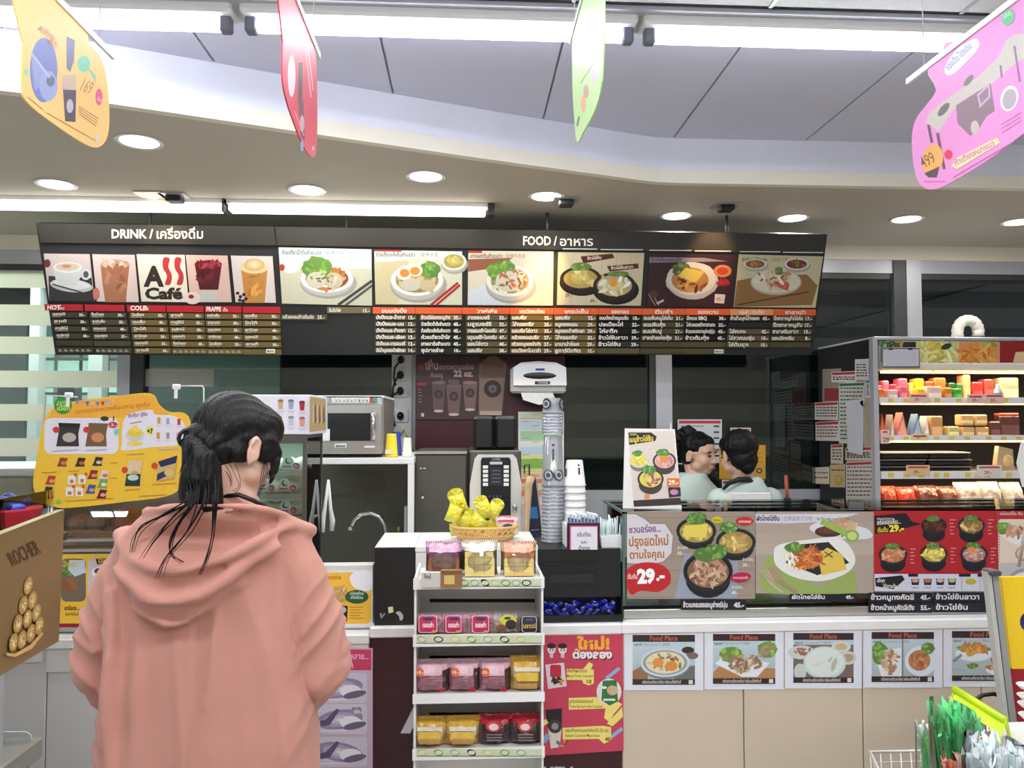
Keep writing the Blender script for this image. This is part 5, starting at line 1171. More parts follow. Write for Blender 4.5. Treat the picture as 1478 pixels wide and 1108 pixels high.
toast(724, 775, 781, 'bag of bread with orange brown trim at the right of the top shelf', (206, 156, 126), (222, 190, 120), lambda q, a, b, c, d: (sq(q, a, b+8, c, d), q.rect(a+4, b, c-4, b+8, (196, 116, 76))), 33)
c = thing('snack_card', 'small brown and white card box leaning on the left of the top rack shelf', 'small box', (X(630, RY-.004), RY-.01, Z(848, RY)))
pbox(MB('paint', (206, 204, 196)), 608, 826, 636, 847, RY-.016, .014).part('price_card', c)
pbox(MB('paint', (150, 110, 74)), 636.5, 823, 667, 849, RY-.02, .018).part('carton', c)
q = Print(**front(RY-.0205)); q.rect(641, 830, 656, 843, (214, 190, 110)).rect(637, 824, 667, 828, (130, 92, 62)).text('ใหม่', 612, 834, 7, (70, 66, 60)); q.mb.part('printed_label', c)
# ---- black organiser with blue sachets
OY = 2.42
ox0, ox1 = X(776, OY, 850), X(899, OY, 850)
og = thing('cutlery_organiser', 'glossy black counter organiser holding blue stick sachets', 'organiser', ((ox0+ox1)/2, 2.55, .886))
zo1, zo0 = Z(800, OY), Z(866, OY)
prof = [(0, .887), (.27, .887), (.27, zo1), (.045, zo1), (.015, zo0+.03), (.012, zo0-.01), (0, zo0-.015)]
mb = MB('black'); mb.prism([(OY+.0+p_[0], p_[1]) for p_ in [(.08, .887), (.27, .887), (.27, zo1+.01), (.03, zo1+.01), (.03, zo0), (.08, zo0)]], (0, 1, 0), (0, 0, 1), (1, 0, 0), (ox0, 0, 0), ox1-ox0-.0)
mb.part('body', og)
for x in (ox0, ox1-.004): MB('black').box((x, OY, .887), (x+.004, OY+.08, zo0)).part('side_wall', og)
MB('black').box((ox0+.004, OY, .887), (ox1-.004, OY+.004, Z(889, OY))).part('front_lip', og)
MB('matt_black').box((X(793, OY+.028), OY+.026, Z(842, OY+.03)), (X(858, OY+.028), OY+.031, Z(828, OY+.03))).part('slot', og)
MB('black').box((ox0+.01, OY+.022, Z(814, OY+.03)), (X(862, OY), OY+.031, Z(812, OY+.03))).part('rim', og)
for i in range(30):
    x = ox0+.012+(ox1-ox0-.03)*i/29; R_ = random.Random(i)
    z = .893+R_.uniform(0.004, .04); an = R_.uniform(-1.0, 1.0)
    L_ = .05; t = MB('film')
    t.box((-.005, -.002, 0), (.005, .002, L_*.62), None, (22, 34, 225)); t.box((-.0045, -.0015, L_*.62), (.0045, .0015, L_), None, (70, 84, 200))
    M = Matrix.Translation((x, OY+.02+R_.uniform(0, .04), z)) @ Matrix.Rotation(an, 4, 'Y') @ Matrix.Rotation(R_.uniform(.9, 1.2), 4, 'X')
    t.v = [tuple(M @ Vector((v[0], v[1], v[2]-.01))) for v in t.v]
    t.thing('stick_sachet', 'blue stick sachet lying in the front tray of the black organiser', 'sachet', 'blue sachets in the black organiser')
otop = zo1+.011
# sign in a black frame
fy = 2.44
fr_ = thing('framed_notice', 'small notice in a black frame with a pink edge on the black organiser', 'notice', (X(842, fy), fy+.02, otop))
zt_, zb2 = Z(755, fy), otop+.0015
xa, xb_ = X(819, fy), X(866, fy)
MB('black').box((xa, fy, zb2), (xb_, fy+.012, zt_), bev=.002).part('frame', fr_)
q = Print(**front(fy-.0004)); q.rslab(822, 758, 863, 793, (206, 60, 140), .0004); q.rect(824, 760, 862, 793, (226, 222, 230)); q.text('ครีมเทียม', 843, 774, 8, (60, 60, 66), w=20, anchor='c').text('และ', 843, 784, 6, (60, 60, 66), anchor='c').text('น้ำตาล', 843, 793, 7, (60, 60, 66), w=16, anchor='c'); q.mb.part('printed_sheet', fr_)
# white sachet box behind it with blue pattern
nb = thing('sachet_box', 'box of white sachets with a blue floral pattern behind the framed notice', 'box', (X(835, 2.5), 2.5, otop))
mb = MB('white_plastic').box((X(816, 2.48), 2.47, otop+.001), (X(865, 2.48), 2.56, Z(757, 2.48))); mb.part('holder', nb)
for k in range(9):
    x = X(820+k*5, 2.5); t = MB('paint', (222, 226, 232)); t.box((x-.004, 2.48, Z(757, 2.5)), (x+.005, 2.54, Z(741+(k % 3), 2.5))); t.box((x-.003, 2.4785, Z(753, 2.5)), (x+.003, 2.48, Z(746+(k*5 % 4), 2.5)), None, (70, 92, 140)); t.part('sachet', nb)
# straw holder
sh_ = thing('straw_holder', 'white box of wrapped drinking straws at the right of the framed notice', 'straw holder', (X(880, 2.5), 2.55, otop))
hz0, hz1 = otop+.001, Z(776, 2.47)
MB('white_plastic').prism([(X(868, 2.47), hz0), (X(899, 2.47)+.0, hz0-.05), (X(899, 2.47), hz1+.005), (X(868, 2.47), hz1)], (1, 0, 0), (0, 0, 1), (0, 1, 0), (0, 2.47, 0), .07).part('holder', sh_)
stw = MB('paint', (214, 228, 226))
for k in range(22):
    R_ = random.Random(k+50); x = X(869+k*1.2, 2.5); stw.cyl((x, 2.485+R_.uniform(0, .045), hz1-.02), (x+R_.uniform(-.004, .004), 2.49+R_.uniform(0, .04), Z(R_.uniform(745, 757), 2.5)), .0028, n=5)
stw.part('straws', sh_, kind='stuff')
# paper cup stack
def cup_prof(h, rt, rb): return [(rb*.96, 0), (rb, .0015), (rt*.97, h-.006), (rt, h-.004), (rt*1.06, h-.002), (rt*1.04, h)]
def upcup(x, Y, ztop, n, step, rt, rb, h, name, lab, mat, col, group, art=None, lo=None):
    t = thing(name, lab, 'stack of cups', (x, Y, lo))
    for k in range(n):
        z = ztop-h-k*step
        # upside-down cup: base up
        pr = [(rt*1.05, 0), (rt*1.06, .004), (rt, .006), (rb, h-.002), (rb*.92, h)] if z >= lo else [(rt*1.05, 0), (rt*1.06, .004), (rt, .006), (rb, h-.002), (rb*.92, h)]
        z = max(z, lo)
        MB(mat, col).lathe([(r_, z_) for r_, z_ in pr], (x, Y, z), 22, mat=mat, col=col).part('cup', t)
        if z <= lo: break
    return t
pcx = X(832, 2.56); ptop = Z(665, 2.56)
t = upcup(pcx, 2.60, ptop, 12, .0225, .036, .027, .083, 'paper_cup_stack', 'stack of upside-down white paper cups behind the framed notice', 'paint', (232, 230, 228), None, lo=otop+.001)
q = MB('paint'); 
def curved(qb, x, Y, z, r, ang, w_, h_, col):
    n = 5; vs = []
    for j in range(n+1):
        a_ = ang+(j/n-.5)*w_/r; vs.append((x+r*math.sin(a_), Y-r*math.cos(a_), z))
        vs.append((x+r*math.sin(a_)*.985, Y-r*math.cos(a_)*.985, z+h_))
    qb.add(vs, [(2*j, 2*j+2, 2*j+3, 2*j+1) for j in range(n)], 'paint', col, True)
curved(q, pcx, 2.60, ptop-.045, .0328, .35, .006, .022, (60, 60, 66)); curved(q, pcx, 2.60, ptop-.018, .0292, .35, .006, .006, (60, 60, 66)); curved(q, pcx, 2.60, ptop-.052, .0345, -1.2, .016, .026, (90, 90, 94))
q.part('printed_mark', t)
# clear cup tower (upright cups nested, mouth down)
ccx = X(799, 2.58)
t = thing('clear_cup_stack', 'tall tower of nested clear plastic cups with round dark logos', 'stack of cups', (ccx, 2.60, otop))
ctop = Z(610, 2.58); zc = otop+.001; R0, R1, hc = .036, .026, .125
lev = []
z = zc
while z < Z(700, 2.58)-.01: lev.append(z); z += .012
for z in lev: MB('cup_plastic').lathe([(R0*1.06, 0), (R0*1.06, .004), (R0*.98, .005), (R0*.9, .03)], (ccx, 2.60, z), 22, cap=False).part('cup', t)
for zz, hh in ((lev[-1]+.012, Z(665, 2.58)-lev[-1]-.012+.02), (Z(690, 2.58), .0)):
    pass
za = lev[-1]+.012
MB('cup_plastic').lathe([(R0*1.06, 0), (R0, .004), (R1*1.12, .16), (R1*1.05, .162)], (ccx, 2.60, za), 24).part('cup', t)
for k in range(7): MB('cup_plastic').lathe([(R0*1.0, 0), (R0*1.0, .003), (R0*.95, .004), (R0*.88, .02)], (ccx, 2.602, za+.165+k*.010), 22, cap=False).part('cup', t)
zb3 = za+.165+.07
MB('cup_plastic').lathe([(R0*1.0, 0), (R0*.95, .004), (R1, max(.05, ctop-zb3)-.002), (R1*.95, max(.05, ctop-zb3))], (ccx, 2.602, zb3), 24).part('cup', t)
q = MB('paint')
for zz, r_, angs in ((za+.035, .0345, (-.55, .5)), (zb3+.03, .0325, (-.8, 1.15))):
    for an in angs:
        for rr, col in ((.019, (70, 70, 78)), (.012, (196, 198, 206)), (.008, (80, 80, 88))):
            vs = []
            for k in range(16):
                a_ = k*math.pi/8; dx = rr*math.cos(a_); dz = rr*math.sin(a_); th = an+dx/r_; rad = r_+.001+.0003*(2-(rr > .015)-(rr > .01)) - .055*(zz+dz-za if zz < zb3 else zz+dz-zb3)*1.0+ .002
                vs.append((ccx+rad*math.sin(th), 2.60-rad*math.cos(th), zz+dz))
            q.add(vs, [tuple(range(16))], 'paint', col)
curved(q, ccx, 2.60, za+.075, .0325, -.05, .007, .045, (90, 90, 100)); curved(q, ccx, 2.60, za+.128, .031, -.05, .008, .008, (60, 60, 70))
q.part('printed_mark', t)
# ---- basket of yellow candy bags
BY = 2.56; bz = hz+.003
bx0, bx1 = X(651, BY-.07), X(751, BY-.07); bcx = (bx0+bx1)/2
bk = thing('plastic_basket', 'tan openwork plastic basket full of yellow wrapped sweets', 'basket', (bcx, BY, bz))
rxt, ryt = (bx1-bx0)/2, .085; hb = Z(762, BY-.07)-bz
mb = MB('basket_tan')
def ring(rx, ry, z, n=40, off=0): return [(bcx+rx*math.cos(2*math.pi*(k+off)/n), BY+ry*math.sin(2*math.pi*(k+off)/n), z) for k in range(n)]
mb.tube(ring(rxt, ryt, bz+hb), .004, 6, closed=True); mb.tube(ring(rxt*.90, ryt*.9, bz+hb*.38), .003, 6, closed=True); mb.part('rim', bk)
mb = MB('basket_tan'); mb.loft([ring(rxt*.80, ryt*.8, bz+.001), ring(rxt*.9, ryt*.9, bz+hb*.38)], cap=True); mb.part('lower_wall', bk)
mb = MB('basket_tan')
for k in range(28):
    for sg in (1, -1):
        a0 = 2*math.pi*k/28; a1 = a0+sg*2*math.pi/20
        p0 = (bcx+rxt*.9*math.cos(a0), BY+ryt*.9*math.sin(a0), bz+hb*.38); p1 = (bcx+rxt*math.cos(a1), BY+ryt*math.sin(a1), bz+hb)
        mb.cyl(p0, p1, .0028, n=5)
mb.part('lattice', bk, kind='stuff')
def sweet(px, py, s, rot, lab, col=(232, 222, 60), c2=(200, 206, 80)):
    Y = BY+RND.uniform(-.03, .03); c = at(px, py, Y); t = thing('wrapped_sweet', lab, 'sweet', (c[0], Y, c[2]-.02), 'yellow wrapped sweets in the basket')
    mb = MB('film', col); k = s/1150*2.56
    mb.v = []
    pillow(mb, k*1.0, k*1.25, k*.5, lambda v, u: col if v > .3 else c2, seed=int(px))
    M = Matrix.Translation((c[0], Y, c[2])) @ Matrix.Rotation(math.radians(rot), 4, 'Y') @ Matrix.Translation((0, 0, -k*.6))
    mb.v = [tuple(M @ Vector(v)) for v in mb.v]; mb.part('wrapper', t)
    mb = MB('film', c2)
    for sg, zz in ((1, k*1.25), ):
        fan = [(0, 0, zz-.004)]+[(k*.55*math.sin(a_), RND.uniform(-.01, .01), zz+k*.42*math.cos(a_)) for a_ in (-1.2, -.8, -.4, 0, .4, .8, 1.2)]
        mb.add([tuple(M @ Vector(v)) for v in fan], [(0, j, j+1) for j in range(1, 7)], 'film', col)
    mb.part('twist', t)
for a_ in ((662, 727, 22, -20, 'yellow wrapped sweet standing highest at the left of the basket'), (655, 742, 20, 20, 'yellow wrapped sweet leaning out at the far left of the basket'), (700, 735, 20, -30, 'yellow wrapped sweet standing at the middle of the basket'), (712, 738, 19, 30, 'yellow wrapped sweet beside the middle one, tipped to the right'),
           (672, 752, 19, 40, 'greenish yellow sweet lying left of centre in the basket'), (690, 754, 20, -50, 'greenish yellow sweet lying in the centre of the basket'), (660, 763, 18, 80, 'sweet low down at the left rim of the basket'), (678, 765, 19, 10, 'sweet low down in front of the basket centre'), (705, 762, 19, 60, 'sweet low down right of the basket centre')):
    sweet(*a_)
pack('snack_pack', 'cream and pink snack bag lying at the right of the yellow sweets', None, 716, 748, 744, 774, BY-.045, Z(772, BY-.045), lambda v, u: (226, 190, 180) if v > .7 else (222, 206, 150), lambda q, a, b, c, d: q.ell(a+17, b+15, 7, 3.5, (70, 76, 110)).rect(a+3, b+6, c-6, b+9, (206, 90, 120)), d=.03, seed=60)
# ---- coffee machine
MY = 3.10; bcz = .866
cm_ = thing('coffee_machine', 'bean-to-cup coffee machine with silver front and black hopper', 'coffee machine', (X(714, MY), MY+.2, bcz))
ma, mb_ = X(677, MY), X(753, MY); zt1 = Z(650, MY)
MB('dark_steel').box((ma, MY+.02, bcz+.001), (mb_, MY+.42, zt1), bev=.006).part('body', cm_)
MB('black').box((X(683, MY+.05), MY+.06, zt1), (X(713.5, MY+.05), MY+.32, Z(600, MY+.05)), bev=.012).part('hopper', cm_)
MB('black').box((X(714.5, MY+.05), MY+.06, zt1), (X(746, MY+.05), MY+.32, Z(600, MY+.05)), bev=.012).part('hopper', cm_)
q = MB('silver'); 
fo = [(690, 656), (741, 656), (746, 662), (753, 700), (752, 720), (752, 800), (678, 800), (678, 720), (678, 700), (685, 662)]
q.prism([(at(a_, b_, MY)[0], at(a_, b_, MY)[2]) for a_, b_ in fo][::-1], (1, 0, 0), (0, 0, 1), (0, 1, 0), (0, MY, 0), .02); q.part('front_shell', cm_, 'silver front shell')
q = MB('black'); q.prism([(at(a_, b_, MY)[0], at(a_, b_, MY)[2]) for a_, b_ in [(696, 660), (735, 660), (737, 664), (737, 800), (694, 800), (694, 664)]][::-1], (1, 0, 0), (0, 0, 1), (0, 1, 0), (0, MY-.008, 0), .008); q.part('control_panel', cm_)
q = Print(**front(MY-.0085)); q.rect(707, 666, 725, 670, (196, 200, 206)).rect(707, 675, 725, 700, (46, 50, 56)).text('COFFEE', 716, 664, 3.5, (180, 180, 184), w=12, anchor='c')
for k in range(4): q.line(710, 679+k*5.4, 722, 679+k*5.4, .9, (120, 128, 136))
q.mb.part('display', cm_)
for k in range(5):
    for x in (697, 727): pbox(MB('white_plastic'), x, 671.5+k*6.3, x+7.5, 676+k*6.3, MY-.012, .004, bev=.0008).part('button', cm_)
for k in range(4): pbox(MB('paint', (60, 90, 230)), 706+k*5.2, 715, 708+k*5.2, 717, MY-.011, .003).part('indicator_light', cm_)
pbox(MB('black'), 700, 722, 733, 727, MY-.03, .022).part('spout', cm_)
pbox(MB('matt_black'), 700, 732, 733, 775, MY-.0105, .002).part('cup_bay', cm_)
e = at(743, 733, MY); MB('chrome').ball((e[0], MY-.008, e[2]), (.009, .006, .018)).part('steam_knob', cm_)
# steel cabinet left of it
cb = thing('steel_cabinet', 'dark steel cabinet with a lock, left of the coffee machine', 'cabinet', (X(636, 3.12), 3.3, bcz))
MB('dark_steel').box((X(597, 3.12), 3.14, bcz+.001), (X(675, 3.12), 3.5, Z(651, 3.12)), bev=.004).part('body', cb)
d_ = pbox(MB('dark_steel'), 600, 656, 673, 790, 3.125, .014, bev=.003).part('door', cb)
e = at(610, 718, 3.12); MB('chrome').cyl((e[0], 3.115, e[2]), (e[0], 3.126, e[2]), .006).part('lock', d_)
for x in (606, 611): pbox(MB('white_plastic'), x, 675, x+3, 676.5, 3.122, .003).part('stud', d_)
pbox(MB('steel'), 598, 651.5, 674, 655, 3.118, .02).part('top_trim', cb)
# wooden spatula, hook and chalk sign
t = thing('wooden_spatula', 'long pale wooden spatula leaning by the coffee machine', 'spatula', (X(760, 3.0), 3.02, bcz))
mb = MB('wood'); a_, b_ = at(757, 800, 2.98), at(763, 700, 3.05); a_[2] = .868; mb.tube([a_, (a_+b_)/2, b_, at(767, 688, 3.06)], [.006, .008, .015, .016], 8, flat=.4); mb.part('blade', t)
t = thing('blue_menu_stand', 'small dark blue leaning stand behind the spatula', 'sign', (X(770, 3.1), 3.1, bcz))
p = Print(**front(3.12)); p.slab([(765, 700), (773, 688), (785, 792), (758, 792)], (42, 46, 60), .012); p.poly([(766, 732), (775, 731), (777, 748), (765, 748)], (50, 120, 170)).line(775, 692, 785, 792, 1.6, (150, 156, 160)).line(766, 765, 778, 764, 1, (120, 150, 170)); p.mb.part('board', t)
t = MB('black'); e = [at(757, 682, 3.976)]+[at(*q_, 3.9) for q_ in ((757, 672), (764, 670), (764, 690), (760, 698), (759, 712))]; t.tube(e, .004, 6); t.thing('black_hook', 'curved black hook on the wall above the wooden spatula', 'hook')
# chart on the wall
p = Print(**front(3.975)); p.rslab(748, 594, 814, 770, (206, 214, 206), .001)
for a_, b_, c_ in ((597, 602, (196, 206, 160)), (603, 604, (190, 90, 90)), (606, 620, (190, 206, 212)), (622, 636, (160, 196, 160)), (637, 641, (226, 216, 200)), (645, 656, (180, 200, 214)), (657, 661, (226, 210, 110)), (662, 676, (130, 176, 80)), (677, 681, (226, 206, 120)), (683, 689, (232, 190, 130)), (691, 697, (214, 130, 80)), (699, 705, (232, 206, 150)), (707, 716, (226, 140, 110)), (718, 728, (232, 214, 190)), (730, 745, (222, 180, 190))): p.rect(751, a_, 812, b_, c_)
for k in range(22): p.line(754+(k % 4)*14, 608+k*6, 764+(k % 4)*14, 608+k*6, .8, (110, 130, 120))
p.mb.thing('wall_chart', 'tall colour banded paper chart on the maroon panel behind the clear cups', 'chart')
# towel dispenser
DY = 3.86
td = thing('towel_dispenser', 'white wall paper towel dispenser with an oval dark window', 'towel dispenser', (X(777, DY), DY+.05, Z(585, DY)))
mb = MB('paint', (196, 196, 192)); pbox(mb, 737, 530, 817, 567, DY+.02, .099, bev=.01); mb.part('housing', td)
mb = MB('white_plastic'); pts = [(741, 530), (752, 523), (777, 521), (803, 523), (817, 530), (818, 556), (741, 556)]
mb.prism([(at(a_, b_, DY)[0], at(a_, b_, DY)[2]) for a_, b_ in pts][::-1], (1, 0, 0), (0, 0, 1), (0, 1, 0), (0, DY, 0), .05); mb.part('cover', td)
e = at(779, 542, DY); MB('black').ball((e[0], DY, e[2]), (.082, .004, .0165), 24, 7).part('window', td)
q = Print(**front(DY-.0005)); q.rslab(773, 531.5, 786, 534.5, (40, 60, 170), .001).rect(772, 550, 794, 554.5, (50, 54, 58)).text('TOWEL', 776, 553.6, 4, (200, 204, 206), w=16); q.mb.part('lettering', td)
tw = MB('paint', (226, 228, 222)); tw.add([at(*v, DY+.02) for v in ((752, 567), (798, 567), (803, 580), (778, 584), (755, 577))]+[at(*v, DY+.05) for v in ((752, 567), (798, 567), (803, 578), (778, 582), (755, 575))], [(0, 1, 2, 3, 4), (9, 8, 7, 6, 5), (0, 5, 6, 1), (1, 6, 7, 2), (2, 7, 8, 3), (3, 8, 9, 4), (4, 9, 5, 0)]); tw.part('paper_towel', td)
# cup poster
PY = 3.972
p = Print(**front(PY)); p.rslab(601, 513, 692, 605, (70, 52, 54), .001)
p.text('เพิ่ม', 615, 533, 17, (168, 140, 134), w=18, bold=.03, shear=-.15).text('ขนาดความอร่อย', 634, 533, 10, (150, 124, 118), w=50, bold=.03).text('กับเมนู', 621, 544, 9, (168, 140, 134), w=18).text('22 oz.', 655, 543, 12, (196, 168, 160), w=28, bold=.05)
p.ell(608, 529, 4.5, 4, (150, 30, 44)).rect(602, 552, 616, 556, (176, 40, 56)).rect(669, 549, 684, 553, (190, 30, 30)).text('ร้อน  เย็น  ปั่น', 635, 552, 5, (150, 126, 120), w=28)
for k in range(5): p.line(604, 562+k*4.4, 608+(k % 3), 562+k*4.4, 1, (150, 130, 120))
p.rect(608, 596, 612, 601, (196, 186, 180))
def cupart(x0, x1, y0, y1, c0, c1, cc, r_):
    p.poly([(x0, y0), (x1, y0), (x1-(x1-x0)*.16, y1), (x0+(x1-x0)*.16, y1)], c0).ell((x0+x1)/2, y0, (x1-x0)/2, 2.2, c1).ell((x0+x1)/2, y1-1, (x1-x0)*.34, 2, (196, 180, 172)).ell((x0+x1)/2, cc, r_, r_*1.05, (62, 48, 48)).ell((x0+x1)/2, cc, r_*.5, r_*.55, (104, 84, 80)).text('A', (x0+x1)/2, cc+2, r_*.9, (60, 46, 46), anchor='c')
cupart(623, 643, 552, 594, (104, 82, 80), (130, 108, 104), 569, 6); cupart(644, 666, 556, 599, (116, 92, 90), (130, 108, 104), 572, 6.4); p.poly([(646, 556), (655, 546), (664, 556)], (110, 88, 84)); cupart(668, 689, 552, 592, (124, 98, 94), (150, 126, 120), 567, 6.4)
p.slab([(692, 525), (731, 524), (724, 599), (691, 599)], (134, 112, 98), .001); p.poly([(693, 524), (706, 514), (714, 513), (722, 518), (731, 524), (726, 530), (696, 530)], (110, 84, 66)); p.poly([(693, 530), (730, 528), (729, 545), (693, 546)], (104, 82, 64)); p.grad(711, 561, 12.5, 12.5, (54, 44, 46), (60, 50, 50), 2).ell(711, 561, 6, 6, (120, 102, 94)).text('A', 711, 564, 8, (54, 44, 46), anchor='c').poly([(693, 593), (725, 593), (724, 599), (693, 599)], (178, 160, 146))
p.mb.thing('cup_poster', 'dark brown poster of iced drinks reading 22 oz on the maroon panel', 'poster')
# socket trunking
ty = YB-.04
tr = thing('socket_strip', 'white vertical trunking with plugged sockets between window and maroon panel', 'sockets', (X(579, ty), ty, Z(664, ty)))
MB('white_laminate').box((X(566, ty), ty-.02, Z(664, ty)), (X(593, ty), ty+.0, Z(512, ty))).part('trunking', tr)
for y in (519, 541, 564, 600): 
    s_ = pbox(MB('white_plastic'), 568, y-9, 589, y+9, ty-.03, .0095, bev=.002).part('socket_plate', tr)
    e = at(578 if y != 519 else 579, y, ty-.03); MB('black').ball((e[0], ty-.04, e[2]), (.018, .022, .022), 10, 7).part('plug', s_)
cbm = MB('black')
for pts in (((576, 541), (571, 548), (567, 560), (566, 590), (570, 615)), ((578, 520), (570, 530), (568, 545), (571, 556)), ((578, 564), (570, 568), (565, 572), (562, 580))):
    cbm.tube([at(a_, b_, ty-.06) for a_, b_ in pts], .005, 6)
cbm.part('cable', tr)
gcb = MB('paint', (120, 116, 104)); gcb.tube([at(566, 612, YB-.065), at(566, 606, 3.9)]+[at(a_, b_, 3.7) for a_, b_ in ((566, 600), (563, 620), (570, 640), (583, 618), (592, 635), (600, 658))], .011, 8); gcb.thing('grey_hose', 'grey corrugated hose looping below the wall sockets', 'hose')
# ---- white shelf with microwave
SY = 3.02
ws = thing('microwave_shelf', 'white shelf unit over the sink carrying the microwave and cups', 'shelf', (X(530, SY), 3.2, bcz))
sz1 = Z(660, SY); 
MB('white_laminate').box((X(452, SY), SY, Z(669, SY)), (X(597, SY), 3.55, sz1), bev=.002).part('shelf_board', ws)
MB('white_laminate').box((X(588, SY), SY, bcz+.001), (X(597, SY), SY+.03, Z(669, SY))).part('post', ws)
MB('white_laminate').box((X(583, SY+.3), SY+.30, bcz+.001), (X(587, SY+.3), SY+.33, Z(730, SY+.3))).part('post', ws)
MB('white_laminate').box((X(452, SY), SY+.05, bcz+.001), (X(455, SY), SY+.08, Z(669, SY))).part('post', ws)
MB('dark_steel').box((X(440, 3.52), 3.52, bcz+.001), (X(592, 3.52), 3.53, Z(669, 3.4)-.002)).part('steel_back', ws)
MB('dark_steel').box((X(455, 3.5), 3.505, Z(713, 3.5)), (X(590, 3.5), 3.519, Z(668, 3.4)-.004)).part('upper_panel', ws)
p = Print(**front(3.504))
for r_ in (0, 1):
    for k in range(4 if r_ == 0 else 3): p.ell(500+k*16+r_*5, 684+r_*16, 6, 3.5, (84, 82, 70)).line(494+k*16+r_*5, 690+r_*16, 506+k*16+r_*5, 690+r_*16, 1, (92, 90, 80))
p.rslab(490, 678, 556, 710, (94, 92, 78), .0005); p.mb.part('notice', ws)
mwY = 3.05
mw = thing('microwave_oven', 'stainless steel microwave with a row of number keys on the white shelf', 'microwave', (X(497, mwY), 3.25, sz1))
m0, m1 = X(437, mwY), X(552, mwY); mz0, mz1 = sz1+.014, Z(571, mwY)
MB('steel').box((m0, mwY+.004, mz0), (m1, 3.5, mz1-.008), bev=.004).part('body', mw)
MB('white_plastic').box((m0-.004, mwY-.004, mz1-.008), (m1+.002, 3.5, mz1)).part('top_lip', mw)
for x in (m0+.06, (m0+m1)/2, m1-.04): MB('matt_black').box((x-.012, mwY+.01, sz1+.001), (x+.012, mwY+.04, mz0+.001)).part('foot', mw)
MB('matt_black').box((m0+.01, mwY+.02, sz1+.002), (m1-.006, mwY+.025, mz0+.001)).part('grille', mw)
dr = pbox(MB('steel'), 438, 584, 551, 655, mwY-.012, .016, bev=.003).part('door', mw)
pbox(MB('black'), 473, 596, 535, 636, mwY-.014, .003).part('door_window', dr)
MB('chrome').tube([at(539, 596, mwY-.015), at(539, 597, mwY-.04), at(538.5, 633, mwY-.04), at(538.5, 634, mwY-.015)], .0075, 8).part('handle', dr)
pbox(MB('white_plastic'), 466, 619, 476, 636, mwY-.016, .003).part('sticker', dr); pbox(MB('white_plastic'), 483, 640, 500, 646, mwY-.014, .002).part('badge', dr, 'white name badge'); pbox(MB('white_plastic'), 526, 643, 541, 646, mwY-.014, .002).part('badge', dr)
q = Print(**front(mwY-.0142)); q.text('MICROWAVE', 485, 645, 4, (60, 60, 64), w=13, bold=.05); q.mb.part('lettering', dr)
pbox(MB('alu'), 438, 572, 551, 583, mwY-.004, .008).part('key_panel', mw)
for k in range(15): pbox(MB('paint', (200, 60, 50) if k == 13 else (60, 160, 110) if k == 14 else (150, 160, 186) if k < 3 else (226, 226, 222)), 461+k*5.6, 573.5, 465.8+k*5.6, 581, mwY-.008, .004).part('key', mw)
q = Print(**front(mwY-.0085))
for k in range(10): q.text(str((k+1) % 10), 478.6+k*5.6, 579.5, 4.5, (90, 90, 96), bold=.03)
q.mb.part('lettering', mw)
# cups on the shelf
def revcup(x0, x1, y0, Y, lab, col, zb_, name='paper_cup', prt=None):
    x = (X(x0, Y)+X(x1, Y))/2; r = (X(x1, Y)-X(x0, Y))/2; h = Z(y0, Y)-zb_
    t = thing(name, lab, 'cup', (x, Y+r, zb_+.001))
    MB('paint', col).lathe([(r, 0), (r, .005), (r*.93, .006), (r*.70, h-.003), (r*.64, h), (r*.60, h-.004)], (x, Y+r, zb_+.001), 22).part('cup_body', t)
    return t
revcup(553, 573, 626, 3.05, 'yellow upside-down paper cup beside the microwave', (236, 206, 40), sz1)
revcup(561, 579, 623, 3.17, 'dark blue paper cup behind the yellow one', (36, 60, 150), sz1)
revcup(579, 594, 632, 3.05, 'white paper cup at the right end of the microwave shelf', (230, 226, 214), sz1)
e = at(562, 652, 3.05); q = Print(**front(3.0485)); q.rslab(556, 649, 567, 655, (232, 214, 190), .0005); q.mb.thing('cup_label', 'small pale sticker on the yellow cup', 'sticker')
# sink tap and soap
t = thing('sink_tap', 'chrome swan-neck tap over the sink', 'tap', (X(559, 3.3), 3.3, bcz))
MB('chrome').tube([at(a_, b_, 3.3) for a_, b_ in ((559, 792), (559, 776), (556, 758), (548, 745), (536, 740), (522, 742), (512, 750), (507, 762))], .0085, 10).part('spout', t)
MB('chrome').tube([at(506.6, 761, 3.3), at(506, 765, 3.3)], .012, 10).part('nozzle', t)
MB('steel').prism([(0, 0), (.022, 0), (.004, .10)], (1, 0, 0), (0, 0, 1), (0, 1, 0), (X(540, 3.25), 3.25, bcz+.001), .006).part('lever', t)
t = thing('soap_bottle', 'clear soap bottle with a green cap by the white post', 'bottle', (X(575, 3.36), 3.36, bcz))
MB('cup_plastic').lathe([(.022, .001), (.024, .01), (.024, .12), (.012, .14)], (X(575, 3.36), 3.36, bcz), 16).part('bottle_body', t)
e = bcz+.14; MB('paint', (40, 130, 70)).lathe([(.012, 0), (.012, .022), (.005, .028)], (X(575, 3.36), 3.36, e), 14).part('cap', t); MB('paint', (220, 200, 70)).lathe([(.005, 0), (.004, .018)], (X(575, 3.36), 3.36, e+.027), 10).part('nozzle', t)
t = MB('white_plastic'); a_ = at(474, 692, 2.75)
for s_ in ((466, 768), (479, 766)):
    b_ = at(s_[0], s_[1], 2.75); m_ = at((474*.35+s_[0]*.65), 735, 2.745); t.tube([a_, m_, (m_+b_)/2+np.array((.004 if s_[0] > 470 else -.004, 0, 0)), b_], [.004, .006, .009, .007], 8, flat=.5)
t.thing('white_tongs', 'pair of white tongs hanging beside the glass bun case', 'tongs')
# ================================================================ left side: warmers, bun case, hanging sheet
LZ = .866
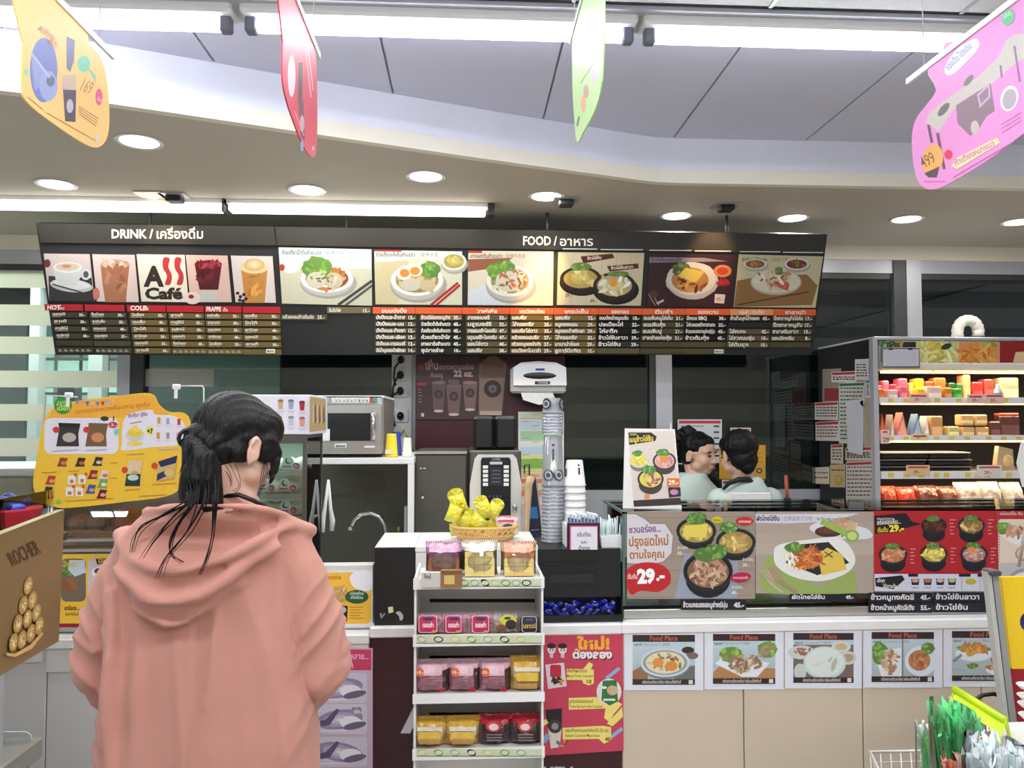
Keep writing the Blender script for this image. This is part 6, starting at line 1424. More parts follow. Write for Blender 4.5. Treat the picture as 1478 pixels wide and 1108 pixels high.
# hot food warmer
wx0, wx1 = -2.0, X(300, 2.5); WY = 2.46
hw = thing('hot_food_warmer', 'stainless hot food warmer with curved glass on the left counter behind the pink hoodie', 'food warmer', ((wx0+wx1)/2, 2.75, LZ))
zb0, zg0, zg1 = LZ+.001, Z(797, WY, 130), Z(738, WY, 130)
MB('steel').box((wx0, WY, zb0), (wx1, 3.04, zg0), bev=.004).part('base', hw)
for k in range(2): MB('steel').box((wx0+.02, WY-.003+.002*k, zg0+.002+k*.03), (wx1, WY+.03, zg0+.010+k*.03)).part('front_rail', hw)
MB('steel').box((wx0, 2.98, zg0), (wx1, 3.04, zg1+.10)).part('back_wall', hw)
for x in (wx0, (wx0+wx1)/2, wx1-.012): MB('steel').box((x, 2.66, zg0), (x+.012, 3.0, zg1+.09)).part('frame_post', hw)
MB('steel').box((wx0, 2.60, zg1+.09), (wx1, 3.04, zg1+.12), bev=.006).part('top', hw)
arc = [(WY+.002+ .15*(1-math.cos(t)), zg0+.03+(zg1+.07-zg0)*math.sin(t)) for t in [k*math.pi/2/8 for k in range(9)]]
mb = MB('case_glass')
for (ya, za_), (yb_, zc_) in zip(arc[:-1], arc[1:]): mb.add([(wx0, ya, za_), (wx1, ya, za_), (wx1, yb_, zc_), (wx0, yb_, zc_)], [(0, 1, 2, 3)], smooth=True)
mb.part('curved_pane', hw)
MB('steel').box((wx0+.02, WY+.05, zg0+.001), (wx1-.02, 2.96, zg0+.012)).part('tray', hw)
MB('warm_lamp').box((wx0+.1, 2.9, zg1+.086), (wx1-.1, 2.91, zg1+.0895)).part('lamp', hw)
for i in range(12):
    x = X(96, 2.6)+i*.042; R_ = random.Random(i)
    t = MB('paint', (150+R_.randint(-14, 20), 84+R_.randint(-10, 16), 50)); y = 2.56+R_.uniform(0, .12); t.tube([(x-.05, y, zg0+.026), (x-.045, y, zg0+.026), (x, y+.01, zg0+.029), (x+.045, y, zg0+.026), (x+.05, y, zg0+.026)], [.005, .011, .012, .011, .005], 8)
    t.thing('sausage', 'grilled sausage lying on the tray of the hot food warmer', 'sausage', 'sausages in the food warmer')
for i, (px, py, c) in enumerate(((110, 752, (206, 150, 120)), (136, 750, (196, 140, 116)), (176, 742, (206, 110, 90)), (206, 745, (190, 96, 80)))):
    e = at(px, py, 2.82); MB('paint', c).box((e[0]-.034, 2.80, zg0+.013), (e[0]+.034, 2.88, e[2]+.02), bev=.02).thing('meat_tray', ('pale pink meat tray at the left end of the warmer', 'pink meat tray, second from the left in the warmer', 'red meat tray in the middle of the warmer', 'dark red meat tray right of the middle one in the warmer')[i], 'food tray', 'trays in the food warmer')
# yellow posters in front of the warmer
p = Print(**front(2.452)); p.slab([(84, 800), (310, 797), (310, 903), (84, 905)], (240, 196, 60), .0015)
p.rrect(88, 806, 124, 868, 8, (120, 104, 86)).leaf(98, 824, 10, 8).poly([(100, 808), (122, 808), (124, 826), (108, 832), (98, 822)], (200, 210, 220)).line(89, 838, 101, 852, 9, (150, 90, 50)).line(98, 834, 111, 850, 8, (160, 100, 56)).text('ไส้กรอก', 89, 818, 11, (210, 200, 60), w=22, bold=.03)
p.rrect(127, 805, 200, 868, 8, (206, 196, 196)).ell(146, 826, 14, 9, (228, 226, 226)).ell(146, 824, 10, 5, (90, 44, 36)).poly([(138, 806), (200, 804), (200, 812), (140, 814)], (60, 30, 24)).text('บิ๊กไบท์', 142, 812, 9, (230, 170, 60), w=30, bold=.04).ell(140, 846, 7, 5, (190, 120, 100)).ell(150, 842, 7, 5, (180, 110, 90)).text('สดใหม่', 128, 862, 8, (110, 60, 80), w=22, rot=-4)
p.text('อร่อย.....เต็มคำ', 93, 880, 8, (90, 50, 30), w=46, bold=.03).text('รสชาติเข้มข้น', 94, 888, 6, (130, 84, 40), w=22).rect(84, 899.5, 310, 905, (150, 24, 40))
p.mb.thing('yellow_poster', 'yellow poster of sausages in front of the hot food warmer', 'poster')
# ---- glass bun case
GY = 2.46
gx0, gx1 = X(330, GY), X(441, GY); gzt, gzb = Z(627, GY), LZ+.001
bc_ = thing('bun_case', 'small glass case with three shelves of white steamed buns', 'display case', ((gx0+gx1)/2, 2.6, LZ))
D = .27
MB('steel').box((gx0, GY, gzb), (gx1, GY+D, gzb+.06), bev=.003).part('base', bc_)
MB('dark_steel').box((gx0, GY, gzt-.01), (gx1, GY+D, gzt)).part('top', bc_)
for x, y in ((gx0, GY), (gx1-.012, GY), (gx0, GY+D-.012), (gx1-.012, GY+D-.012)): MB('dark_steel').box((x, y, gzb+.06), (x+.012, y+.012, gzt-.01)).part('frame_post', bc_)
MB('dark_steel').box((gx0+.012, GY, gzt-.026), (gx1-.012, GY+.01, gzt-.01)).part('frame_rail', bc_)
MB('case_glass').box((gx0+.012, GY+.003, gzb+.06), (gx1-.012, GY+.006, gzt-.026)).part('front_pane', bc_)
MB('case_glass').box((gx1-.006, GY+.012, gzb+.06), (gx1-.003, GY+D-.012, gzt-.01)).part('side_pane', bc_)
MB('paint', (210, 232, 220)).box((gx0+.012, GY+D-.006, gzb+.06), (gx1-.012, GY+D-.004, gzt-.01)).part('back_pane', bc_)
MB('strip_lamp').box((gx0+.03, GY+.05, gzt-.022), (gx1-.03, GY+.08, gzt-.012)).part('lamp', bc_)
area('case_light', ((gx0+gx1)/2, GY+.1, gzt-.03), .2, .1, .35, (.86, 1, .92))
for i, py in enumerate((679, 711, 743, 775)):
    z = Z(py, GY+.05); MB('acrylic').box((gx0+.013, GY+.02, z-.004), (gx1-.013, GY+D-.02, z)).part('shelf', bc_)
    MB('alu').box((gx0+.013, GY+.016, z-.010), (gx1-.013, GY+.02, z+.004)).part('shelf_rail', bc_)
    for k in range(3 if i < 3 else 2):
        x = X((398 if i == 0 else 388)+k*18-(i % 2)*6, GY+.1); b = MB('paint', (236, 238, 226) if (k+i) % 3 else (206, 222, 190)); b.lathe([(.018, 0), (.029, .006), (.032, .018), (.024, .034), (.008, .042), (.001, .043)], (x, GY+.10, z+.0005), 16)
        b.thing('steamed_bun', 'white steamed bun in the small glass case, %s shelf, %s' % (('top', 'second', 'third', 'lowest')[i], ('left', 'middle', 'right')[k]), 'bun', 'steamed buns in the glass case')
    for k, px in enumerate(((416,), (380, 411), (374, 412), (400,))[i]):
        q = Print(**front(GY+.014)); yy = py-16
        q.z = .0; q.rslab(px-9, yy+4, px+10, yy+13, (226, 190, 206), .001); q.ell(px, yy+3, 8, 8, (238, 238, 236)).ell(px, yy+2, 4.5, 4.5, (60, 60, 70)).ell(px+1.5, yy+1, 3.5, 3.5, (238, 238, 236)); q.line(px-8, yy+10, px+4, yy+10, 2, (220, 60, 140)); q.ell(px+12, yy+9, 4.5, 4.5, (214, 50, 130)).text('8.-', px+9.6, yy+11, 5, (250, 220, 236), w=5)
        q.mb.thing('shelf_tag', 'round white shelf tag with pink price, %s shelf of the bun case%s' % (('top', 'second', 'third', 'lowest')[i], ', left' if k == 0 and i in (1, 2) else ''), 'price tag', 'tags in the bun case')
# carton on the case
kY = GY+.0; ka, kb = X(345, kY), X(446, kY)
ct = thing('drink_carton', 'white printed carton with small drink pictures on top of the bun case', 'carton', ((ka+kb)/2, kY+.14, gzt))
MB('paint', (224, 222, 234)).box((ka, kY, gzt+.001), (kb, kY+.29, Z(570, kY)), bev=.002).part('box', ct)
q = Print(**front(kY-.0003)); 
for i, (cx, cy) in enumerate(((405, 584), (420, 584), (436, 586), (403, 608), (420, 608), (436, 609))):
    c_ = ((190, 170, 120), (150, 160, 190), (170, 40, 60), (206, 140, 60), (190, 196, 206), (220, 150, 130))[i]
    q.poly([(cx-4, cy-6), (cx+4, cy-6), (cx+3, cy+6), (cx-3, cy+6)], c_).ell(cx, cy-6, 4.2, 2, [v*.7 for v in c_]).line(cx-6, cy+9, cx+6, cy+9, .8, (190, 180, 200)).line(cx-4, cy+11, cx+4, cy+11, .8, (200, 190, 206))
q.rect(383, 590, 391, 604, (60, 50, 30)).text('7', 384, 602, 12, (230, 210, 50), bold=.05); q.mb.part('printed_front', ct)
sdp = Print(o=(kb+.0003, 0, 0), ex=(0, 1, 0), ey=(0, 0, 1)); sdp.poly([(447.5, 572), (470.5, 576), (470.5, 620), (447.5, 623)], (186, 160, 112))
for k in range(6): sdp.poly([(451+k*3, 585+k), (453+k*3, 583), (454+k*3, 608), (451+k*3, 612)], (120, 90, 64) if k % 2 else (206, 186, 150))
sdp.mb.part('printed_side', ct)
# yellow poster with noodles, right of the woman
p = Print(**front(2.452)); p.rslab(440, 822, 538, 905, (226, 224, 230), .0015); p.rrect(436, 826, 536, 900, 8, (240, 190, 66)); p.poly(smooth_outline([(505, 832), (516, 824), (536, 826), (536, 850), (520, 852), (508, 844)], 3), (236, 236, 240))
p.text('อร่อยสะดวกง่าย', 452, 836, 8, (190, 110, 30), w=40, bold=.03).poly([(476, 848), (500, 844), (504, 868), (470, 870)], (206, 160, 90)).scat(488, 858, 13, 9, 24, 4, [(214, 176, 110), (180, 130, 70), (226, 196, 140)], thin=(1.8, .25)).ell(515, 861, 17, 10, (40, 92, 56)).text('อร่อยพร้อม', 505, 858, 6, (206, 220, 206), w=20).text('เสิร์ฟร้อน', 506, 864, 6, (206, 220, 206), w=18)
p.poly([(476, 874), (502, 874), (501, 896), (478, 896)], (36, 44, 42)).ell(489, 880, 11, 6, (190, 196, 180))
for k in range(5): p.line(505, 876+k*4, 524-(k % 2)*4, 876+k*4, 1, (190, 130, 40))
p.mb.thing('yellow_poster', 'yellow noodle poster with a dark green oval, right of the woman in pink', 'poster')
MB('counter_white').box((X(440, 2.46), 2.456, LZ+.001), (X(539, 2.46), 2.50, Z(812, 2.46)), bev=.002).thing('poster_ledge', 'low white upstand carrying the yellow noodle poster beside the black box', 'ledge')
# pink plastic bag poster on the counter front
p = Print(**front(YF+.0015)); p.rslab(440, 935, 538, 1130, (206, 176, 196), .0015); p.rect(440, 937, 536, 967, (206, 66, 104)).text('ถุงหลากหลาย...', 474, 951, 12, (240, 200, 216), w=58, bold=.02).text('รักโลก', 484, 964, 12, (240, 200, 216), w=26, bold=.02)
for k, y in enumerate((971, 1016, 1063)):
    p.rrect(440, y, 530, y+43, 5, (206, 202, 214)); p.grad(490, y+22, 34, 14, (150, 136, 170), (226, 224, 232), 4, -8 if k < 2 else 10); p.ell(506, y+26, 16, 9, (236, 234, 238)); p.poly([(448, y+28), (470, y+22), (486, y+6), (490, y+9), (476, y+30), (452, y+34)], (96, 86, 116)).ell(512, y+31, 17, 5, (110, 100, 124), -12).line(452, y+39, 500, y+38, 1.2, (240, 236, 240))
    if k == 1: p.ell(511, y+8, 4, 4, (150, 130, 160)).ell(518, y+8, 4, 4, (150, 130, 160)).ell(515, y+11, 5, 3, (206, 202, 214))
p.mb.thing('bag_poster', 'pink and lilac poster of folded bags on the counter front beside the pink hoodie', 'poster')
# pink promo poster on the maroon front
p = Print(**front(YF+.0055)); p.slab([(779, 912), (899, 911), (900, 1083), (784, 1090)], (200, 68, 92), .0012)
p.text('ใหม่!', 833, 936, 21, (244, 178, 50), w=47, bold=.05).text('ต้องลอง', 828, 951, 15, (90, 30, 40), w=57, bold=.06).text('ต้องลอง', 826.5, 949.5, 15, (238, 236, 230), w=57, bold=.05)
for x, y in ((880, 973), (884, 1060)): p.line(x-5, y+6, x+14, y-9, 5, (134, 176, 214))
Y_ = (238, 222, 120)
p.poly([(818, 965), (842, 965), (850, 955), (856, 958), (853, 966), (857, 966), (857, 986), (850, 989), (842, 986), (840, 981), (818, 981)], Y_).text('คัพเค้กผลไม้รวม', 819, 970, 6.5, (120, 80, 40), w=28).text('Mixed Fruits Cupcake', 818, 977, 5.5, (120, 80, 40), w=38, bold=.01).text('10', 847, 986, 8, (120, 90, 40), bold=.04)
p.poly([(821, 1007), (880, 1005), (898, 1016), (886, 1030), (880, 1042), (872, 1036), (874, 1022), (821, 1024)], Y_).text('ทูน่าสเปรดกับแครกเกอร์', 822, 1014, 6.5, (120, 80, 40), w=34).text('Tuna Spread with Cracker', 822, 1021, 5.5, (120, 80, 40), w=48, bold=.01)
p.poly([(898, 1020), (899, 1034), (884, 1048), (876, 1044)], Y_).poly([(812, 1050), (870, 1047), (882, 1049), (882, 1068), (872, 1073), (864, 1066), (812, 1067)], Y_).text('ซอลเท็ดคาราเมลมัคคิอาโต้ (22 oz)', 816, 1056, 6.5, (120, 80, 40), w=62).text('Salted Caramel Macchiato', 816, 1063, 5.5, (120, 80, 40), w=50, bold=.01).text('40', 873, 1069, 8, (120, 90, 40), bold=.04)
p.poly([(787, 959), (814, 956), (818, 990), (791, 994)], (222, 214, 220)).rrect(794, 959, 810, 977, 3, (200, 44, 74)).scat(804, 982, 9, 4, 14, 3, [(70, 40, 36), (190, 140, 60)])
p.ell(879, 998, 18, 19, (226, 224, 218)).poly([(870, 982), (890, 981), (892, 1012), (880, 1018), (868, 1010)], (50, 120, 60)).ell(884, 996, 8, 7, (206, 176, 140)).rect(871, 1008, 888, 1011, (230, 232, 226)).ell(872, 992, 4, 2, (226, 232, 226))
p.poly([(787, 1024), (811, 1022), (811, 1046), (790, 1050)], (42, 34, 36)).poly([(791, 1050), (811, 1047), (808, 1078), (795, 1080)], (226, 214, 196)).ell(801, 1048, 10, 10, (66, 58, 60)).ell(801, 1048, 5, 5, (150, 144, 144)).scat(812, 1072, 8, 5, 10, 2.6, [(180, 60, 40), (206, 150, 80), (100, 100, 170)]).line(782, 1045, 790, 1040, 7, Y_).line(784, 1070, 792, 1060, 8, (134, 176, 214))
for x in (796, 812): p.ell(x, 937, 6, 6.5, (232, 222, 222)).ell(x, 932, 6.5, 4, (60, 34, 40)).rect(x-2.5, 943, x+2.5, 949, (210, 200, 200)).ell(x-2, 938, 1, 1.3, (50, 40, 44)).ell(x+2.2, 938, 1, 1.3, (50, 40, 44))
p.mb.thing('promo_poster', 'crimson poster with yellow tags on the maroon front, right of the snack rack', 'poster')
# ---- big yellow hanging sheet
HY = 2.22
hs_ = thing('hanging_sheet', 'large yellow promotional sheet hung from wire stands, left of the woman', 'hanging sign', (X(165, HY), HY, Z(735, HY)))
out = smooth_outline([(80, 586), (120, 577), (165, 572), (205, 567), (222, 570), (230, 584), (244, 594), (266, 596), (275, 612), (273, 660), (262, 700), (240, 716), (180, 724), (110, 732), (78, 731), (52, 712), (48, 690), (55, 650), (62, 610)], 4)
p = Print(**front(HY)); p.slab(out, (240, 196, 62), .0015)
p.poly([(62, 612), (80, 588), (120, 579), (205, 569), (222, 572), (230, 586), (244, 596), (240, 600), (110, 604)], (240, 176, 60))
p.rrect(64, 603, 171, 655, 10, (228, 226, 234)).poly(smooth_outline([(178, 608), (190, 596), (218, 591), (224, 598), (250, 600), (266, 612), (265, 640), (220, 645), (178, 650), (176, 640)], 4), (228, 226, 234))
p.ell(91, 585, 13, 12.5, (50, 150, 70)).text('เมนูอร่อย', 83, 582, 6, (190, 230, 120), w=16).text('ได้อีก', 81, 592, 11, (200, 226, 90), w=20, bold=.03)
for k in range(8):
    x = 108+k*7.4; y = 577+3*math.sin(k/7*3.14); p.poly([(x, y), (x+6.4, y-.3), (x+3.4, y+7)], ((80, 140, 200), (236, 150, 130), (60, 120, 196), (240, 170, 150), (70, 130, 200), (206, 60, 60), (130, 190, 226), (236, 180, 120))[k])
p.text('มหกรรมอาหารพร้อมทาน สุดคุ้ม', 109, 597, 8, (206, 130, 40), w=108, rot=-6, bold=.02)
def sbag(x0, x1, y0, y1, c, c2): p.poly([(x0+2, y0), (x1+2, y0+1), (x1-1, (y0+y1)/2), (x1, y1), (x0-3, y1), (x0, (y0+y1)/2)], c).ell((x0+x1)/2+1, y0+(y1-y0)*.62, (x1-x0)*.33, (y1-y0)*.2, c2)
sbag(84, 114, 610, 644, (60, 52, 50), (186, 180, 170)); sbag(126, 154, 610, 644, (120, 92, 66), (206, 140, 90)); p.poly([(84, 610), (116, 611), (115, 617), (85, 616)], (40, 34, 34))
p.ell(81, 620, 5, 4.5, (206, 60, 60)).ell(125, 620, 5, 4.5, (206, 60, 60)).ell(151, 604, 6, 3.5, (60, 56, 40)).ell(163, 613, 7, 4.5, (206, 40, 50)).text('1', 163, 607, 9, (60, 60, 120), bold=.05).text('-3.-', 157, 615, 6, (240, 220, 220), w=12).ell(168, 623, 4, 5, (140, 200, 206))
p.ell(195, 628, 13, 9, (206, 206, 190)).ell(195, 624, 11, 6, (232, 200, 70)).poly([(186, 620), (196, 612), (204, 624)], (240, 214, 100)).ell(216, 621, 5, 7, (236, 226, 80)).text('+7', 212, 625, 9, (50, 40, 30), w=9, bold=.05).text('สุดคุ้ม! คู่อิ่ม', 185, 602, 7, (150, 80, 150), w=28, rot=-5).line(188, 611, 205, 608, 1.2, (206, 100, 90)).ell(194, 640, 12, 3, (236, 214, 80))
for i, (x, y) in enumerate(((229, 606), (242, 607), (258, 608), (228, 628), (242, 628), (257, 628))): p.rect(x-2, y-4, x+2.5, y+5, ((200, 160, 70), (150, 170, 196), (190, 60, 60), (206, 150, 60), (160, 150, 160), (230, 140, 110))[i]).line(x-4, y+8, x+5, y+8, .7, (190, 186, 196))
for x, y, c, c2 in ((90, 666, (140, 70, 50), (206, 130, 90)), (116, 666, (60, 40, 34), (190, 110, 70)), (141, 665, (50, 50, 46), (206, 196, 170)), (73, 692, (190, 60, 60), (206, 160, 110)), (69, 708, (60, 44, 40), (200, 150, 120)), (134, 684, (150, 44, 40), (206, 150, 130)), (131, 705, (60, 90, 150), (200, 160, 120)), (148, 697, (110, 170, 90), (230, 220, 210)), (147, 712, (120, 30, 50), (220, 170, 180)), (150, 684, (226, 206, 190), (190, 120, 80))): sbag(x-5, x+6, y-6, y+7, c, c2)
for x, y in ((103, 692), (118, 691), (100, 709), (114, 709)): p.rect(x-5, y-6, x+6, y+7, (232, 228, 226)).rect(x-2, y, x+3, y+5, (190, 120, 70)).ell(x+6, y-7, 2.4, 2.4, (214, 90, 60))
sbag(184, 204, 664, 700, (220, 200, 160), (206, 160, 90)); p.poly([(183, 684), (203, 684), (202, 701), (180, 701)], (30, 66, 50)).ell(192, 689, 8, 4.5, (190, 210, 196)).ell(180, 678, 4.5, 4.5, (206, 70, 50))
p.poly([(228, 666), (256, 657), (252, 690), (226, 695)], (206, 176, 110)).poly([(228, 666), (256, 657), (254, 668), (232, 674)], (40, 50, 90)).poly([(227, 684), (240, 678), (250, 682), (226, 694)], (50, 56, 96)).ell(244, 682, 7, 5, (220, 190, 120)).ell(223, 672, 4.5, 4.5, (206, 70, 50))
for a_, b_, c_ in ((60, 682, 22), (98, 680, 16), (84, 660, 0), (182, 656, 26), (228, 649, 30), (180, 707, 22), (220, 699, 34), (94, 723, 70), (74, 651, 40), (124, 650, 30), (200, 716, 40), (158, 668, 12), (158, 690, 10)):
    if c_: p.line(a_, b_, a_+c_, b_-c_*.06, 1, (196, 150, 40) if b_ > 655 or b_ < 640 else (180, 176, 190))
p.ell(84, 724, 3.5, 3.5, (120, 200, 90)); p.mb.part('printed_sheet', hs_)
wr = MB('wire'); e_ = 59 if 'e_' not in globals() or e_ != 59 else 294; q_ = at(e_, 690 if e_ == 59 else 700, HY+.01); wr.tube([(q_[0], 2.64, zg1+.121), (q_[0], 2.60, zg1+.135)]+[at(a_, b_, HY+.01) for a_, b_ in ((59, 690), (62, 620), (66, 570), (112, 573))], .0022, 6); wr.part('wire_arm', hs_)
wr = MB('wire'); e_ = 59 if 'e_' not in globals() or e_ != 59 else 294; q_ = at(e_, 690 if e_ == 59 else 700, HY+.01); wr.tube([(q_[0], 2.64, zg1+.121), (q_[0], 2.60, zg1+.135)]+[at(a_, b_, HY+.01) for a_, b_ in ((294, 700), (294, 620), (294, 560), (292, 557), (252, 557))], .0022, 6); wr.part('wire_arm', hs_)
for a_, b_ in ((97, 571), (253, 559)): 
    c_ = pbox(MB('white_plastic'), a_-5, b_-5, a_+6, b_+3, HY-.004, .014, bev=.003); pbox(c_, a_-2, b_, a_+3, b_+16, HY-.004, .003, bev=.001); c_.part('clip', hs_)
# ================================================================ open chiller at right with food on its shelves
FX, FY0, FY1 = 1.90, 3.60, 4.20
FR = 3.6
fz = lambda py: Z(py, FY0, 1370)
fr = thing('open_chiller', 'tall dark open chiller with lit shelves at the right', 'chiller', (2.75, 3.9, 0))
MB('matt_black').box((FX, FY0+.03, 0), (FX+.03, FY1, fz(489))).part('side_panel', fr)
pbox(MB('alu'), 1262, 487, 1269, 740, FY0-.002, .035).part('front_post', fr)
MB('matt_black').box((FX+.03, FY1-.03, 0), (FR, FY1, fz(489))).part('back_panel', fr)
MB('alu').box((FX, FY0, fz(491)), (FR, FY1, fz(486)), bev=.003).part('top', fr)
hb_ = MB('white_plastic').box((FX+.03, FY0+.01, fz(524)), (FR, FY0+.05, fz(492))).part('header_box', fr)
MB('cream_paint').box((FX+.03, FY0-.01, fz(534)), (FR, FY0+.08, fz(524)), bev=.004).part('canopy', fr)
p = Print(**front(FY0+.0095)); p.rect(1271, 493, 1322, 523, (40, 44, 36)); p.leaf(1276, 496, 8, 5, (80, 130, 50)).scat(1296, 496, 20, 4, 10, 4, [(214, 176, 70), (206, 206, 196), (70, 100, 50)])
p.rect(1322, 493, 1383, 523, (206, 206, 120)).scat(1352, 509, 26, 13, 70, 7, [(236, 226, 130), (214, 196, 90), (190, 206, 120), (240, 236, 180)], thin=(1.8, .35)).ell(1366, 500, 8, 4, (50, 60, 50), -20)
p.rect(1384, 493, 1442, 523, (226, 150, 90)); p.scat(1412, 512, 24, 9, 40, 6, [(236, 150, 60), (240, 180, 90), (226, 130, 50)], thin=(2, .4)).scat(1424, 497, 12, 4, 14, 4, [(206, 176, 90), (150, 160, 70)]).rect(1443, 493, 1500, 523, (150, 34, 32)).poly([(1462, 523), (1466, 508), (1500, 506), (1500, 523)], (232, 200, 150)); p.mb.part('printed_header', fr)
bx_ = thing('notice_holder', 'grey clear holder with a ruled white sheet clipped to the chiller header', 'notice holder', (X(1300, 3.58), 3.58, fz(531)))
pbox(MB('paint', (120, 116, 120)), 1273, 501, 1328, 531, 3.578, .008, bev=.002).part('frame', bx_)
q = Print(**front(3.5775)); q.rslab(1275, 504, 1326, 528, (206, 206, 214), .0005)
for k in range(9): q.line(1278, 507+k*2.3, 1323, 507+k*2.3, .7, (170, 170, 184))
q.rect(1283, 502, 1289, 505, (50, 50, 54)).rect(1311, 502, 1317, 505, (50, 50, 54)); q.mb.part('ruled_sheet', bx_)
lv = [(573, 582, .33), (628, 636, .42), (680, 691, .5)]
shz = []
for y0, y1, d in lv:
    MB('white_plastic').box((FX+.03, FY0+.02, fz(y1)), (FR, FY0+.03, fz(y0))).part('price_rail', fr)
    MB('alu').box((FX+.03, FY0+.03, fz(y0)-.02), (FR, FY1-.03, fz(y0)-.012)).part('shelf', fr); shz.append(fz(y0)-.012)
MB('alu').box((FX+.03, FY0+.0, .4), (FR, FY1-.03, fz(738)-.01)).part('base_deck', fr); shz.append(fz(738)-.01)
MB('matt_black').box((FX+.03, FY0-.0, 0), (FR, FY0+.02, .4)).part('kick_panel', fr)
WL = (1, .80, .56)
for z in (fz(534), shz[0]-.010, shz[1]-.010, shz[2]-.010):
    MB('warm_lamp').box((FX+.06, FY0+.05, z-.012), (FR-.02, FY0+.065, z-.003)).part('lamp', fr)
    area('chiller_light', (2.72, FY0+.10, z-.014), 1.5, .06, 3.3, WL)
tg = MB('paint'); 
for i, (y0, y1, d) in enumerate(lv):
    q = Print(**front(FY0+.0195)); x = 1282
    while x < 1470:
        q.rect(x, y0+2, x+8, y1-2, (236, 206, 90)); x += RND.choice((14, 22, 31))
    q.mb.part('price_tags', fr)
def cards(px, py, w_, h_, lab, col=(236, 206, 196), c2=(206, 60, 60)):
    q = Print(**front(FY0+.012)); q.rslab(px, py, px+w_, py+h_, col, .001); q.rect(px+3, py+2, px+w_-3, py+4.5, c2)
    q.text('29.-', px+w_*.3, py+h_-3, h_*.42, (150, 90, 80), bold=.03); q.mb.thing('shelf_card', lab, 'price card', 'printed cards on the chiller rails')
cards(1312, 568, 28, 13, 'pink price card on the top chiller rail, left one'); cards(1396, 569, 24, 13, 'pink price card on the top chiller rail, middle one'); cards(1421, 568, 28, 15, 'larger pink price card on the top chiller rail, right one')
cards(1271, 620, 13, 20, 'narrow pale card at the left end of the middle rail'); cards(1315, 626, 25, 10, 'cream price card on the middle rail', (232, 216, 170)); cards(1308, 671, 34, 15, 'red and cream card on the lower rail at left', (226, 196, 150)); cards(1410, 671, 36, 16, 'red topped card on the lower rail at right', (230, 226, 214))
GL = 'packaged food in the chiller'
places = ['far left', 'left', 'left of centre', 'centre', 'right of centre', 'right', 'far right']
def place(px): return places[min(6, int((px-1268)/31))]
def fbox(px0, px1, py0, zs, Y, col, lab, cap=None, d=.05, cat='food pack', name='food_pack', bev=.006, art=None):
    a_, b_ = X(px0, Y), X(px1, Y); t = MB('film', col); zt_ = Z(py0, Y, (px0+px1)/2)
    if cap: t.box((a_, Y, zs+.001), (b_, Y+d, zt_-.012), 'film', col, bev=bev); t.box((a_+.003, Y+.003, zt_-.012), (b_-.003, Y+d-.003, zt_), 'film', cap, bev=.003)
    else: t.box((a_, Y, zs+.001), (b_, Y+d, zt_), 'film', col, bev=bev)
    z_ = (zs+zt_)/2; t.box((a_+.006, Y-.0006, zs+.012), (b_-.006, Y, z_), 'film', [min(255, v*1.15+26) for v in col])
    t.thing(name, lab, cat, GL)
# top shelf drinks, two rows
row1 = [(1269, 1279, 556, (226, 60, 80), 'red'), (1280, 1289, 549, (236, 120, 150), 'pink'), (1290, 1301, 554, (190, 40, 70), 'crimson'), (1303, 1316, 546, (236, 90, 120), 'rose'), (1318, 1325, 552, (226, 190, 120), 'tan'), (1327, 1340, 546, (236, 190, 40), 'yellow'), (1342, 1354, 550, (206, 80, 50), 'orange red'), (1355, 1372, 545, (236, 110, 50), 'orange'), (1376, 1386, 552, (40, 96, 50), 'dark green'), (1388, 1396, 553, (60, 130, 70), 'green'), (1397, 1408, 541, (236, 170, 110), 'peach'), (1410, 1426, 551, (214, 50, 50), 'bright red'), (1428, 1441, 547, (226, 70, 60), 'red'), (1450, 1478, 545, (190, 172, 140), 'cream')]
for i, (a_, b_, y_, c_, n_) in enumerate(row1): fbox(a_, b_, y_, shz[0], FY0+.12, c_, '%s pack at the back of the top chiller shelf, %s' % (n_, place(a_)), d=.06)
row2 = [(1271, 1282, 560, (236, 120, 50), 'orange'), (1287, 1302, 562, (240, 200, 200), 'pale pink'), (1304, 1316, 557, (240, 110, 140), 'pink'), (1329, 1341, 560, (236, 200, 30), 'yellow'), (1344, 1366, 557, (240, 206, 190), 'cream'), (1369, 1381, 559, (206, 140, 40), 'amber'), (1382, 1395, 560, (60, 176, 60), 'bright green')]
for i, (a_, b_, y_, c_, n_) in enumerate(row2): fbox(a_, b_, y_, shz[0], FY0+.045, c_, '%s pack in the front row of the top chiller shelf, %s' % (n_, place(a_)), d=.05)
t = MB('film', (186, 196, 206)); x = X(1449, FY0+.06); t.lathe([(.018, 0), (.019, .004), (.019, .045), (.009, .062), (.009, .075)], (x, FY0+.07, shz[0]+.001), 14, mat='film', col=(206, 216, 226)); t.lathe([(.0193, .012), (.0193, .034)], (x, FY0+.07, shz[0]+.001), 14, mat='film', col=(60, 110, 180), cap=False); t.thing('drink_bottle', 'small clear bottle with a blue label on the top chiller shelf', 'bottle')
